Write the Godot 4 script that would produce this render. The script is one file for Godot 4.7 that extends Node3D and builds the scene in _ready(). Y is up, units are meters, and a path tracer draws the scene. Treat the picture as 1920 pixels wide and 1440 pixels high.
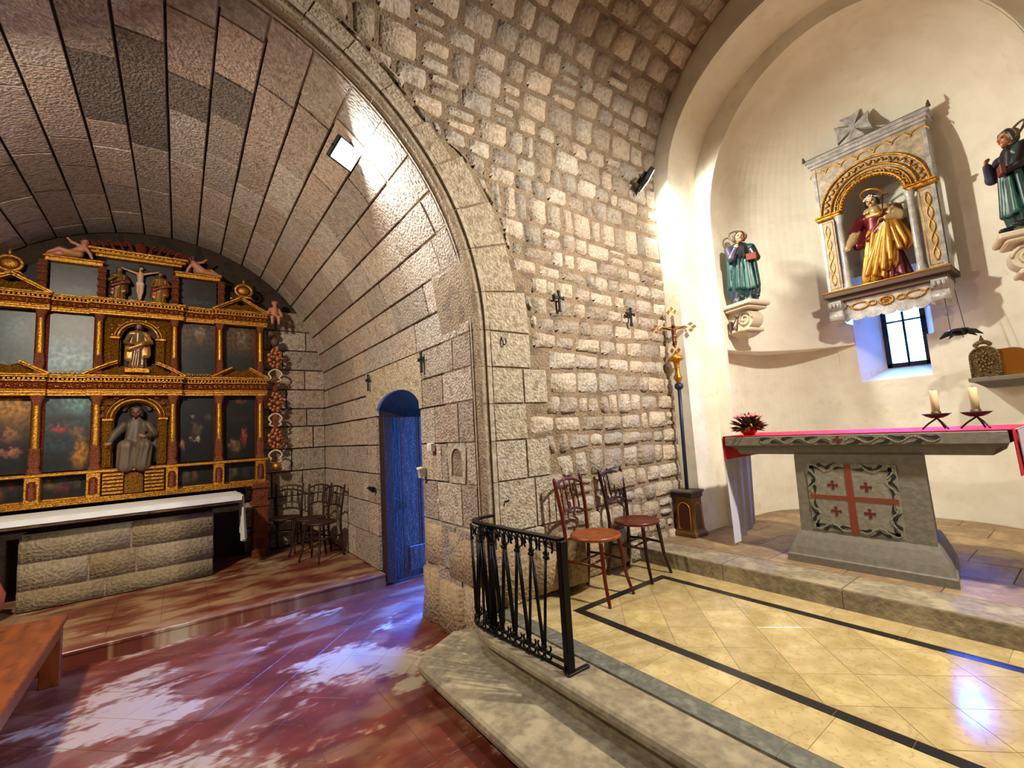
extends Node3D
# A small Romanesque church: nave wall with the arch of a side chapel on the left, the apse with its altar on the right.
# Axes: +X runs along the nave to the apse, -Z runs from the nave into the side chapel, y is up, metres.

const WZ := -2.87      # face of the nave wall
const CZ := -1.27      # axis of nave and apse
const NS := 4.25       # springing of the nave vault
const NR := 1.6        # its radius
const CX := -0.26      # axis of the chapel vault
const CS := 2.4        # its springing
const CR := 2.1        # its radius
const BZ := -7.4       # back wall of the chapel
const SX := 1.84       # right wall of the chapel
const PH := 0.13       # height of the chapel platform
const FH := 0.30       # height of the sanctuary floor
const AH := 0.435      # height of the altar platform

var M := {}
var taken := {}
var rng := RandomNumberGenerator.new()
var cam: Camera3D

func _ready() -> void:
	rng.seed = 20240611
	view_and_light()
	make_materials()
	build_nave()
	build_chapel()
	build_apse()
	build_floors()
	build_steps()
	build_door()
	build_lamps()
	build_retable()
	build_side_altar()
	build_main_altar()
	build_canopy()
	build_saints()
	build_tabernacle()
	build_cross()
	build_chairs()
	build_railing()
	build_bench()
	build_small_things()

func view_and_light() -> void:
	cam = Camera3D.new()
	cam.name = "camera"
	cam.position = Vector3(0, 1.6, 0)
	var y = deg_to_rad(-36.876)
	var p = deg_to_rad(6.008)
	var r = deg_to_rad(-3.389)
	cam.basis = Basis(Vector3.UP, y) * Basis(Vector3.RIGHT, p) * Basis(Vector3(0, 0, 1), r)
	cam.fov = rad_to_deg(2.0 * atan(720.0 / 837.6))
	cam.near = 0.05
	cam.far = 200.0
	cam.current = true
	add_child(cam)
	var env := Environment.new()
	env.background_mode = Environment.BG_SKY
	var sky := Sky.new()
	var sm := ProceduralSkyMaterial.new()
	sm.sky_top_color = Color(0.20, 0.44, 1.0)
	sm.sky_horizon_color = Color(0.32, 0.58, 1.0)
	sm.ground_bottom_color = Color(0.10, 0.14, 0.22)
	sm.ground_horizon_color = Color(0.14, 0.24, 0.42)
	sm.sky_energy_multiplier = SKY_E
	sm.ground_energy_multiplier = SKY_E
	sky.sky_material = sm
	env.sky = sky
	env.tonemap_mode = Environment.TONE_MAPPER_LINEAR
	env.tonemap_exposure = EXPO
	env.sdfgi_enabled = true
	env.ssao_enabled = true
	env.ssil_enabled = true
	var we := WorldEnvironment.new()
	we.name = "environment"
	we.environment = env
	add_child(we)

const SKY_E := 11.5
const EXPO := 1.0

# ------------------------------------------------------------------ mesh helpers
func sb(smooth := false) -> SurfaceTool:
	var st := SurfaceTool.new()
	st.begin(Mesh.PRIMITIVE_TRIANGLES)
	st.set_smooth_group(0 if smooth else -1)
	return st

func lin(r: float, g: float, b: float) -> Color:
	return Color(r, g, b).srgb_to_linear()

func tri(st: SurfaceTool, a: Vector3, b: Vector3, c: Vector3) -> void:
	st.add_vertex(a); st.add_vertex(c); st.add_vertex(b)

func quad(st: SurfaceTool, a: Vector3, b: Vector3, c: Vector3, d: Vector3) -> void:
	st.add_vertex(a); st.add_vertex(c); st.add_vertex(b)
	st.add_vertex(a); st.add_vertex(d); st.add_vertex(c)

func face(st: SurfaceTool, pts: Array, ref: Vector3) -> void:
	var n = (pts[1] - pts[0]).cross(pts[2] - pts[0])
	var flip = n.dot((pts[0] + pts[2]) * 0.5 - ref) < 0.0
	for i in range(1, pts.size() - 1):
		if flip:
			tri(st, pts[0], pts[i + 1], pts[i])
		else:
			tri(st, pts[0], pts[i], pts[i + 1])

func hexa(st: SurfaceTool, i: Array, o: Array) -> void:
	var c = Vector3.ZERO
	for k in 4:
		c += (i[k] + o[k]) / 8.0
	face(st, i, c)
	face(st, o, c)
	for k in 4:
		var j = (k + 1) % 4
		face(st, [i[k], i[j], o[j], o[k]], c)

func bx(st: SurfaceTool, c: Vector3, s: Vector3, ch := 0.0, B := Basis()) -> void:
	var h = s * 0.5
	if ch <= 0.0:
		var q = []
		for k in [[-1, -1], [1, -1], [1, 1], [-1, 1]]:
			q.append(k)
		var i = []
		var o = []
		for k in q:
			i.append(c + B * Vector3(k[0] * h.x, k[1] * h.y, -h.z))
			o.append(c + B * Vector3(k[0] * h.x, k[1] * h.y, h.z))
		hexa(st, i, o)
		return
	ch = minf(ch, minf(h.x, minf(h.y, h.z)) * 0.95)
	var P = func(ax: int, sx: float, sy: float, sz: float) -> Vector3:
		var v = Vector3(sx * (h.x - (0.0 if ax == 0 else ch)), sy * (h.y - (0.0 if ax == 1 else ch)), sz * (h.z - (0.0 if ax == 2 else ch)))
		return c + B * v
	for s1 in [-1.0, 1.0]:
		face(st, [P.call(0, s1, -1, -1), P.call(0, s1, 1, -1), P.call(0, s1, 1, 1), P.call(0, s1, -1, 1)], c)
		face(st, [P.call(1, -1, s1, -1), P.call(1, 1, s1, -1), P.call(1, 1, s1, 1), P.call(1, -1, s1, 1)], c)
		face(st, [P.call(2, -1, -1, s1), P.call(2, 1, -1, s1), P.call(2, 1, 1, s1), P.call(2, -1, 1, s1)], c)
		for s2 in [-1.0, 1.0]:
			face(st, [P.call(0, s1, s2, -1), P.call(0, s1, s2, 1), P.call(1, s1, s2, 1), P.call(1, s1, s2, -1)], c)
			face(st, [P.call(0, s1, -1, s2), P.call(0, s1, 1, s2), P.call(2, s1, 1, s2), P.call(2, s1, -1, s2)], c)
			face(st, [P.call(1, -1, s1, s2), P.call(1, 1, s1, s2), P.call(2, 1, s1, s2), P.call(2, -1, s1, s2)], c)
			for s3 in [-1.0, 1.0]:
				face(st, [P.call(0, s1, s2, s3), P.call(1, s1, s2, s3), P.call(2, s1, s2, s3)], c)

func tube(st: SurfaceTool, pts: Array, r, sides := 8, closed := false, flat := 1.0) -> void:
	var n = pts.size()
	var rings = []
	var up = Vector3.UP
	var t0 = (pts[1] - pts[0]).normalized()
	if absf(t0.dot(up)) > 0.9:
		up = Vector3.RIGHT
	var u = (up - t0 * up.dot(t0)).normalized()
	for i in n:
		var t: Vector3
		if closed:
			t = (pts[(i + 1) % n] - pts[(i + n - 1) % n]).normalized()
		else:
			t = (pts[mini(i + 1, n - 1)] - pts[maxi(i - 1, 0)]).normalized()
		u = (u - t * u.dot(t)).normalized()
		var w = t.cross(u)
		var rr = r[i] if r is Array else r
		var ring = []
		for k in sides:
			var a = TAU * k / sides
			ring.append(pts[i] + u * cos(a) * rr + w * sin(a) * rr * flat)
		rings.append(ring)
	for i in (n if closed else n - 1):
		var A = rings[i]
		var B = rings[(i + 1) % n]
		for k in sides:
			var j = (k + 1) % sides
			quad(st, A[k], A[j], B[j], B[k])
	if not closed:
		for e in [0, n - 1]:
			var ring = rings[e]
			for k in sides:
				var j = (k + 1) % sides
				if e == 0:
					tri(st, pts[0], ring[j], ring[k])
				else:
					tri(st, pts[n - 1], ring[k], ring[j])

func lathe(st: SurfaceTool, prof: Array, segs := 16, T := Transform3D(), a0 := 0.0, a1 := TAU, wob := 0, amp := 0.0) -> void:
	for i in prof.size() - 1:
		for k in segs:
			var q = []
			for e in [[i, k], [i, k + 1], [i + 1, k + 1], [i + 1, k]]:
				var a = a0 + (a1 - a0) * e[1] / segs
				var rr = prof[e[0]].x * (1.0 + amp * cos(a * wob))
				q.append(T * Vector3(cos(a) * rr, prof[e[0]].y, sin(a) * rr))
			if prof[i].x > 1e-5:
				tri(st, q[0], q[2], q[1])
			if prof[i + 1].x > 1e-5:
				tri(st, q[0], q[3], q[2])

func ball(st: SurfaceTool, c: Vector3, r, seg := 10, rings := 6) -> void:
	var rv: Vector3 = r if r is Vector3 else Vector3(r, r, r)
	for i in rings:
		for k in seg:
			var q = []
			for e in [[i, k], [i, k + 1], [i + 1, k + 1], [i + 1, k]]:
				var a = TAU * e[1] / seg
				var b = PI * e[0] / rings
				q.append(c + Vector3(sin(b) * cos(a) * rv.x, cos(b) * rv.y, sin(b) * sin(a) * rv.z))
			if i > 0:
				tri(st, q[0], q[1], q[2])
			if i < rings - 1:
				tri(st, q[0], q[2], q[3])

func ccw(p: PackedVector2Array) -> PackedVector2Array:
	if Geometry2D.is_polygon_clockwise(p):
		p = p.duplicate()
		p.reverse()
	return p

# polygon in local x,y extruded along local z from d0 to d1
func prism(st: SurfaceTool, poly: PackedVector2Array, d0: float, d1: float, T := Transform3D()) -> void:
	poly = ccw(poly)
	var ix = Geometry2D.triangulate_polygon(poly)
	for k in range(0, ix.size(), 3):
		var a = poly[ix[k]]
		var b = poly[ix[k + 1]]
		var c = poly[ix[k + 2]]
		if (b - a).cross(c - a) < 0.0:
			var sw = b
			b = c
			c = sw
		tri(st, T * Vector3(a.x, a.y, d1), T * Vector3(b.x, b.y, d1), T * Vector3(c.x, c.y, d1))
		tri(st, T * Vector3(a.x, a.y, d0), T * Vector3(c.x, c.y, d0), T * Vector3(b.x, b.y, d0))
	for k in poly.size():
		var a = poly[k]
		var b = poly[(k + 1) % poly.size()]
		quad(st, T * Vector3(a.x, a.y, d0), T * Vector3(b.x, b.y, d0), T * Vector3(b.x, b.y, d1), T * Vector3(a.x, a.y, d1))

func shift_poly(poly: PackedVector2Array, d: float) -> PackedVector2Array:
	var out := PackedVector2Array()
	var n = poly.size()
	for i in n:
		var a = (poly[i] - poly[(i + n - 1) % n]).normalized()
		var b = (poly[(i + 1) % n] - poly[i]).normalized()
		var na = Vector2(a.y, -a.x)
		var nb = Vector2(b.y, -b.x)
		var m = (na + nb).normalized()
		out.append(poly[i] + m * d / maxf(0.5, m.dot(na)))
	return out

# plan polygon (x,z) lofted through [offset, y] rings, closed below and above
func loft(st: SurfaceTool, plan: PackedVector2Array, rings: Array, uvs := Rect2()) -> void:
	plan = ccw(plan)
	var R = []
	for r in rings:
		var q = shift_poly(plan, r[0])
		var l = []
		for p in q:
			l.append(Vector3(p.x, r[1], p.y))
		R.append(l)
	var put = func(v: Vector3) -> void:
		if uvs.size.x > 0.0:
			st.set_uv(Vector2((v.x - uvs.position.x) / uvs.size.x, (v.z - uvs.position.y) / uvs.size.y))
		st.add_vertex(v)
	var n = plan.size()
	for i in R.size() - 1:
		for k in n:
			var j = (k + 1) % n
			var a = R[i][k]; var b = R[i][j]; var c = R[i + 1][j]; var d = R[i + 1][k]
			for v in [a, b, c, a, c, d]:
				put.call(v)
	var ix = Geometry2D.triangulate_polygon(plan)
	for k in range(0, ix.size(), 3):
		var p0 = plan[ix[k]]
		var s = (plan[ix[k + 1]] - p0).cross(plan[ix[k + 2]] - p0)
		var T = R[R.size() - 1]
		var o = [ix[k], ix[k + 1], ix[k + 2]] if s > 0 else [ix[k], ix[k + 2], ix[k + 1]]
		for e in [o[0], o[1], o[2]]:
			put.call(T[e])
		for e in [o[0], o[2], o[1]]:
			put.call(R[0][e])

func circle2(n: int, r: float, c := Vector2.ZERO, ry := -1.0) -> PackedVector2Array:
	var p := PackedVector2Array()
	for i in n:
		var a = TAU * i / n
		p.append(c + Vector2(cos(a) * r, sin(a) * (r if ry < 0 else ry)))
	return p

func smooth_path(pts: Array, n := 4) -> Array:
	var out = []
	for i in pts.size() - 1:
		var p0 = pts[maxi(i - 1, 0)]
		var p3 = pts[mini(i + 2, pts.size() - 1)]
		for k in n:
			out.append(pts[i].cubic_interpolate(pts[i + 1], p0, p3, float(k) / n))
	out.append(pts[pts.size() - 1])
	return out

# ------------------------------------------------------------------ node helpers
func numbered(called: String) -> String:
	taken[called] = taken.get(called, 0) + 1
	return called if taken[called] == 1 else "%s_%03d" % [called, taken[called] - 1]

func thing(called: String, label: String, category: String, at := Vector3.ZERO, turn := 0.0, group := "") -> Node3D:
	var o := Node3D.new()
	o.name = numbered(called)
	add_child(o)
	o.position = at
	o.rotation.y = turn
	tag(o, label, category, group)
	return o

func tag(o: Node, label: String, category: String, group := "") -> void:
	o.set_meta("label", label)
	o.set_meta("category", category)
	if group:
		o.set_meta("group", group)

func obj(called: String, st, mat: Material, parent: Node = self, label := "") -> MeshInstance3D:
	var mesh: Mesh
	if st is SurfaceTool:
		st.generate_normals()
		mesh = st.commit()
	else:
		mesh = st
	var o := MeshInstance3D.new()
	o.name = numbered(called) if parent == self else called
	o.mesh = mesh
	o.material_override = mat
	parent.add_child(o, true)
	if label:
		o.set_meta("label", label)
	return o

func single(called: String, st, mat: Material, label: String, category: String, group := "") -> MeshInstance3D:
	var o = obj(called, st, mat)
	tag(o, label, category, group)
	return o

func structure(called: String, label: String) -> Node3D:
	var o := Node3D.new()
	o.name = numbered(called)
	add_child(o)
	o.set_meta("kind", "structure")
	o.set_meta("label", label)
	o.set_meta("category", "structure")
	return o

# ------------------------------------------------------------------ materials
func noise_image(size: int, freq: float, oct: int, sd: int, kind := FastNoiseLite.TYPE_SIMPLEX_SMOOTH, ridged := false) -> Image:
	var n := FastNoiseLite.new()
	n.noise_type = kind
	n.seed = sd
	n.frequency = freq
	n.fractal_octaves = oct
	n.fractal_type = FastNoiseLite.FRACTAL_RIDGED if ridged else FastNoiseLite.FRACTAL_FBM
	return n.get_seamless_image(size, size)

# colour between c0 and c1 by the first noise, and towards c2 where the second passes a threshold
func blend_tex(size: int, A: Image, B: Image, c0: Color, c1: Color, c2: Color, thr := 0.62, soft := 0.1, most := 1.0) -> ImageTexture:
	A.convert(Image.FORMAT_L8)
	B.convert(Image.FORMAT_L8)
	var a = A.get_data()
	var b = B.get_data()
	var out := PackedByteArray()
	out.resize(size * size * 3)
	for i in size * size:
		var c = c0.lerp(c1, a[i] / 255.0)
		var t = clampf((b[i] / 255.0 - thr) / soft, 0.0, 1.0) * most
		if t > 0.0:
			c = c.lerp(c2, t)
		out[i * 3] = int(clampf(c.r, 0, 1) * 255.0)
		out[i * 3 + 1] = int(clampf(c.g, 0, 1) * 255.0)
		out[i * 3 + 2] = int(clampf(c.b, 0, 1) * 255.0)
	return ImageTexture.create_from_image(Image.create_from_data(size, size, false, Image.FORMAT_RGB8, out))

func mat(c: Color, rough := 0.8, metal := 0.0) -> StandardMaterial3D:
	var m := StandardMaterial3D.new()
	m.albedo_color = c
	m.roughness = rough
	m.metallic = metal
	return m

func textured(tex: Texture2D, scale: float, rough := 0.85, bump: Texture2D = null, depth := 0.0, vertex := false, metal := 0.0, c := Color.WHITE) -> StandardMaterial3D:
	var m := mat(c, rough, metal)
	m.albedo_texture = tex
	m.uv1_triplanar = true
	m.uv1_world_triplanar = true
	m.uv1_scale = Vector3(scale, scale, scale)
	if bump:
		m.heightmap_enabled = true
		m.heightmap_texture = bump
		m.heightmap_scale = depth
	m.vertex_color_use_as_albedo = vertex
	return m

func noise_tex(img: Image) -> ImageTexture:
	return ImageTexture.create_from_image(img)

func make_materials() -> void:
	var fine = noise_image(512, 0.035, 5, 3)
	var coarse = noise_image(512, 0.008, 4, 5)
	var mid = noise_image(512, 0.016, 4, 9)
	var peck = noise_image(512, 0.06, 3, 21)
	var b_fine = noise_tex(fine)
	var b_peck = noise_tex(peck)
	var b_mid = noise_tex(mid)
	var t_stone = blend_tex(512, fine.duplicate(), mid.duplicate(), Color(0.70, 0.68, 0.65), Color(1.0, 0.99, 0.96), Color(0.56, 0.52, 0.46), 0.60, 0.2, 0.5)
	var t_mort = blend_tex(512, peck.duplicate(), coarse.duplicate(), Color(0.48, 0.41, 0.33), Color(0.64, 0.56, 0.45), Color(0.40, 0.34, 0.28), 0.55, 0.2, 0.6)
	M.stone = textured(t_stone, 1.4, 0.92, b_fine, 1.6, true)
	M.ashlar = textured(t_stone, 1.1, 0.9, b_peck, 1.4, true)
	M.mortar = textured(t_mort, 1.2, 0.95, b_peck, 1.2)
	M.mortar_dark = textured(t_mort, 1.2, 0.95, b_peck, 1.0, false, 0.0, Color(0.42, 0.38, 0.36))
	var t_plaster = blend_tex(512, coarse.duplicate(), mid.duplicate(), Color(0.86, 0.83, 0.75), Color(0.93, 0.91, 0.845), Color(0.82, 0.77, 0.68), 0.66, 0.2, 0.4)
	M.plaster = textured(t_plaster, 0.6, 0.9, b_fine, 0.15)
	M.plain = textured(t_plaster, 0.5, 0.9, null, 0.0, false, 0.0, Color(0.62, 0.55, 0.47))
	var t_step = blend_tex(512, fine.duplicate(), coarse.duplicate(), Color(0.50, 0.46, 0.38), Color(0.70, 0.65, 0.54), Color(0.76, 0.71, 0.58), 0.5, 0.25, 0.7)
	M.step = textured(t_step, 0.9, 0.75, b_fine, 0.5, false, 0.0, Color(0.86, 0.85, 0.83))
	var t_dark = blend_tex(512, fine.duplicate(), mid.duplicate(), Color(0.30, 0.30, 0.27), Color(0.42, 0.42, 0.37), Color(0.5, 0.5, 0.44), 0.6, 0.2, 0.6)
	M.dark_strip = textured(t_dark, 1.2, 0.6, b_fine, 0.2)
	var flecks = noise_image(512, 0.014, 4, 77, FastNoiseLite.TYPE_SIMPLEX_SMOOTH, true)
	var t_yel = blend_tex(512, coarse.duplicate(), flecks, Color(0.66, 0.58, 0.39), Color(0.79, 0.72, 0.53), Color(0.57, 0.46, 0.29), 0.70, 0.3, 0.55)
	M.yellow = textured(t_yel, 1.3, 0.14, null, 0.0, true)
	M.yellow.metallic_specular = 0.5
	M.grout = mat(Color(0.55, 0.47, 0.33), 0.9)
	var veins = noise_image(512, 0.02, 4, 31, FastNoiseLite.TYPE_SIMPLEX_SMOOTH, true)
	var t_black = blend_tex(512, fine.duplicate(), veins, Color(0.07, 0.07, 0.08), Color(0.12, 0.12, 0.13), Color(0.62, 0.60, 0.55), 0.88, 0.08, 0.8)
	M.black_marble = textured(t_black, 2.4, 0.3)
	var t_slab = blend_tex(512, fine.duplicate(), coarse.duplicate(), Color(0.47, 0.38, 0.28), Color(0.62, 0.52, 0.38), Color(0.70, 0.60, 0.42), 0.5, 0.25, 0.6)
	M.slab = textured(t_slab, 0.9, 0.55, b_fine, 0.2, true)
	var t_altar = blend_tex(512, fine.duplicate(), mid.duplicate(), Color(0.39, 0.375, 0.33), Color(0.49, 0.47, 0.42), Color(0.44, 0.40, 0.34), 0.55, 0.25, 0.6)
	M.altar_stone = textured(t_altar, 1.0, 0.7, b_fine, 0.2)
	M.altar_panel = textured(t_altar, 1.0, 0.75, b_fine, 0.2, false, 0.0, Color(1.12, 1.14, 1.12))
	# wood
	var grain = FastNoiseLite.new()
	grain.seed = 12
	grain.frequency = 0.02
	grain.fractal_octaves = 4
	var gi = grain.get_seamless_image(512, 512)
	gi.resize(512, 2048)
	gi = gi.get_region(Rect2i(0, 0, 512, 512))
	var t_orange = blend_tex(512, gi.duplicate(), mid.duplicate(), Color(0.45, 0.21, 0.07), Color(0.62, 0.33, 0.12), Color(0.32, 0.14, 0.05), 0.66, 0.15, 0.6)
	M.bench_wood = textured(t_orange, 1.2, 0.38, null, 0.0, false, 0.0, Color(0.82, 0.8, 0.78))
	var t_door = blend_tex(512, gi.duplicate(), fine.duplicate(), Color(0.15, 0.10, 0.10), Color(0.26, 0.18, 0.18), Color(0.52, 0.46, 0.45), 0.66, 0.10, 0.65)
	M.door_wood = textured(t_door, 1.8, 0.5, noise_tex(gi), 0.5)
	M.door_edge = textured(t_door, 1.8, 0.7, null, 0.0, false, 0.0, Color(0.8, 0.62, 0.5))
	M.chair_red = textured(t_orange, 2.0, 0.32, null, 0.0, false, 0.0, Color(0.62, 0.36, 0.30))
	M.chair_seat = textured(t_orange, 2.2, 0.34, null, 0.0, false, 0.0, Color(0.98, 0.98, 0.95))
	M.chair_dark = textured(t_orange, 2.0, 0.32, null, 0.0, false, 0.0, Color(0.34, 0.20, 0.22))
	M.chair_dark_seat = textured(t_orange, 2.2, 0.36, null, 0.0, false, 0.0, Color(0.66, 0.46, 0.42))
	M.chair_old = textured(t_orange, 2.0, 0.5, null, 0.0, false, 0.0, Color(0.36, 0.27, 0.25))
	M.iron = mat(Color(0.035, 0.035, 0.04), 0.38, 0.6)
	M.iron_grey = mat(Color(0.16, 0.15, 0.15), 0.45, 0.7)
	M.black = mat(Color(0.03, 0.03, 0.03), 0.5)
	M.white = mat(Color(0.85, 0.84, 0.80), 0.5)
	M.white_cloth = mat(Color(0.83, 0.83, 0.82), 0.9)
	M.lace = mat(Color(0.80, 0.79, 0.86), 0.95)
	M.red_cloth = mat(Color(0.82, 0.05, 0.18), 0.8)
	# gilding
	var carve = noise_image(512, 0.03, 3, 44)
	var b_carve = noise_tex(carve)
	var t_gold = blend_tex(512, fine.duplicate(), mid.duplicate(), Color(0.66, 0.45, 0.13), Color(0.93, 0.70, 0.26), Color(0.30, 0.14, 0.07), 0.52, 0.2, 0.6)
	M.gold = textured(t_gold, 5.0, 0.36, b_carve, 0.3, false, 0.82)
	M.gold_carved = textured(t_gold, 5.0, 0.36, b_carve, 2.2, false, 0.8)
	var t_pink = blend_tex(512, carve.duplicate(), mid.duplicate(), Color(0.40, 0.13, 0.10), Color(0.78, 0.50, 0.26), Color(0.85, 0.58, 0.5), 0.6, 0.1, 0.6)
	M.gold_pink = textured(t_pink, 6.0, 0.42, b_carve, 2.0, false, 0.45)
	M.gold_red = textured(t_pink, 5.0, 0.45, b_carve, 1.5, false, 0.25, Color(0.75, 0.5, 0.42))
	M.retable_dark = mat(Color(0.10, 0.065, 0.045), 0.7)
	M.flesh = mat(Color(0.76, 0.52, 0.42), 0.5)
	M.statue_dark = mat(Color(0.33, 0.25, 0.19), 0.6)
	M.fruit = mat(Color(0.70, 0.42, 0.26), 0.45, 0.2)
	M.ribbon = mat(Color(0.80, 0.70, 0.58), 0.5)
	M.vcol = mat(Color.WHITE, 0.55)
	M.vcol.vertex_color_use_as_albedo = true
	M.vgloss = mat(Color.WHITE, 0.38)
	M.vgloss.vertex_color_use_as_albedo = true
	M.vgold = mat(Color.WHITE, 0.34, 0.35)
	M.vgold.vertex_color_use_as_albedo = true
	M.red_wall = mat(Color(0.42, 0.10, 0.07), 0.6)
	var t_marb = blend_tex(512, coarse.duplicate(), veins.duplicate(), Color(0.54, 0.53, 0.52), Color(0.80, 0.79, 0.77), Color(0.28, 0.25, 0.23), 0.78, 0.12, 0.8)
	M.marbled = textured(t_marb, 2.2, 0.3)
	M.marbled_warm = textured(t_marb, 2.2, 0.5, null, 0.0, false, 0.0, Color(1.0, 0.93, 0.82))
	M.gold_line = mat(Color(0.86, 0.62, 0.20), 0.35, 0.7)
	M.bracket = mat(Color(0.74, 0.70, 0.60), 0.7)
	M.brass = textured(t_stone, 3.0, 0.34, b_carve, 2.5, false, 0.75, Color(0.62, 0.53, 0.36))
	M.blue_pole = mat(Color(0.10, 0.13, 0.24), 0.45)
	M.candle = mat(Color(0.86, 0.79, 0.62), 0.6)
	M.candle.subsurf_scatter_enabled = true
	M.candle.subsurf_scatter_strength = 0.3
	M.clay = mat(Color(0.62, 0.32, 0.26), 0.6)
	M.glass = mat(Color(0.8, 0.9, 1.0, 0.12), 0.03)
	M.glass.transparency = BaseMaterial3D.TRANSPARENCY_ALPHA
	M.lead = mat(Color(0.05, 0.06, 0.08), 0.5, 0.4)
	M.red_paint = mat(Color(0.48, 0.19, 0.11), 0.7)
	M.dark_red = mat(Color(0.36, 0.05, 0.07), 0.7)
	M.dark_green = mat(Color(0.06, 0.08, 0.07), 0.7)
	M.trim = textured(t_stone, 1.1, 0.88, b_peck, 0.4, false, 0.0, Color(0.80, 0.76, 0.69))
	M.floor_bed = mat(Color(0.42, 0.30, 0.22), 0.9)
	M.slab_dark = textured(t_slab, 0.9, 0.8, b_fine, 0.3, false, 0.0, Color(0.85, 0.8, 0.75))
	M.bracket_dull = mat(Color(0.56, 0.54, 0.45), 0.7)
	M.gold_plain = mat(Color(0.62, 0.40, 0.10), 0.38, 0.7)
	M.street = textured(t_mort, 0.8, 0.9, null, 0.0, false, 0.0, Color(0.7, 0.7, 0.7))
	M.outside = mat(Color(0.30, 0.28, 0.25), 0.9)
	M.red_floor = floor_material()

# painted cement: oxide red, scuffed down to pale mortar where feet pass
func floor_material() -> StandardMaterial3D:
	var w = 1024
	var h = 1536
	var x0 = -2.6
	var z0 = -7.5
	var sx = 4.8
	var sz = 7.2
	var mk = func(f: float, o: int, s: int) -> PackedByteArray:
		var n := FastNoiseLite.new()
		n.seed = s
		n.frequency = f
		n.fractal_octaves = o
		var im = n.get_image(w / 2, h)
		im.resize(w, h, Image.INTERPOLATE_CUBIC)
		im.convert(Image.FORMAT_L8)
		return im.get_data()
	var wear = mk.call(0.006, 5, 4)
	var tone = mk.call(0.02, 4, 8)
	var spot = mk.call(0.09, 3, 15)
	var dust = mk.call(0.014, 5, 33)
	# where the photograph shows the paint gone: x, z, reach, how much
	var worn = [[-0.1, -3.75, 0.42, 0.20], [-0.25, -4.3, 0.35, 0.18], [0.85, -3.55, 0.35, 0.14], [1.2, -3.3, 0.45, 0.2], [0.45, -3.3, 0.3, 0.12], [0.3, -2.9, 0.35, 0.12], [-0.3, -3.2, 0.35, 0.2], [0.3, -4.75, 0.5, 0.08], [1.1, -2.75, 0.3, 0.10], [0.75, -4.2, 0.3, 0.04]]
	var extra := PackedFloat32Array()
	var gw = 96
	var gh = 144
	extra.resize(gw * gh)
	for j in gh:
		for i in gw:
			var x = x0 + sx * i / gw
			var z = z0 + sz * j / gh
			var e = -0.11
			for p in worn:
				var d = Vector2(x - p[0], (z - p[1])).length() / p[2]
				e += p[3] * exp(-d * d)
			if z < -4.96:
				e += 0.02
			extra[j * gw + i] = e
	var red0 = Color(0.29, 0.115, 0.07)
	var red1 = Color(0.45, 0.205, 0.13)
	var pale = Color(0.66, 0.62, 0.50)
	var ochre = Color(0.53, 0.38, 0.25)
	var out := PackedByteArray()
	out.resize(w * h * 3)
	for j in h:
		var z = z0 + sz * j / h
		var up = z < -4.96
		var gj = j * gh / h
		for i in w:
			var k = j * w + i
			var c = red0.lerp(red1, tone[k] / 255.0)
			if up:
				c = c.lerp(ochre, clampf(dust[k] / 255.0 * 2.2 - 0.55, 0.0, 0.85))
			var v = wear[k] / 255.0 * 0.55 + tone[k] / 255.0 * 0.25 + spot[k] / 255.0 * 0.20 + extra[gj * gw + i * gw / w]
			var t = clampf((v - 0.545) / 0.10, 0.0, 1.0) * 0.85
			t = maxf(t, clampf((spot[k] / 255.0 - 0.77) / 0.05, 0.0, 1.0) * 0.35)
			t = maxf(t, clampf(dust[k] / 255.0 * 1.3 - 0.55, 0.0, 0.32))
			c = c.lerp(pale, t)
			out[k * 3] = int(c.r * 255.0)
			out[k * 3 + 1] = int(c.g * 255.0)
			out[k * 3 + 2] = int(c.b * 255.0)
	var m := mat(Color.WHITE, 0.36)
	m.albedo_texture = ImageTexture.create_from_image(Image.create_from_data(w, h, false, Image.FORMAT_RGB8, out))
	m.texture_repeat = false
	return m

const FLOOR_UV := Rect2(-2.6, -7.5, 4.8, 7.2)

# ------------------------------------------------------------------ masonry
# surfaces: u along, v up the wall and over the vault, h out into the room
func nave_map(u: float, v: float, h: float) -> Vector3:
	if v <= NS:
		return Vector3(u, v, WZ + h)
	var a = (v - NS) / NR
	if a > PI:
		return Vector3(u, NS - (a - PI) * NR, CZ + NR - h)
	return Vector3(u, NS + (NR - h) * sin(a), CZ - (NR - h) * cos(a))

func chapel_map(u: float, v: float, h: float) -> Vector3:
	if v <= CS:
		return Vector3(SX - h, v, u)
	var a = (v - CS) / CR
	if a > PI:
		return Vector3(CX - CR + h, CS - (a - PI) * CR, u)
	return Vector3(CX + (CR - h) * cos(a), CS + (CR - h) * sin(a), u)

func back_map(u: float, v: float, h: float) -> Vector3:
	return Vector3(u, v, BZ + h)

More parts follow.
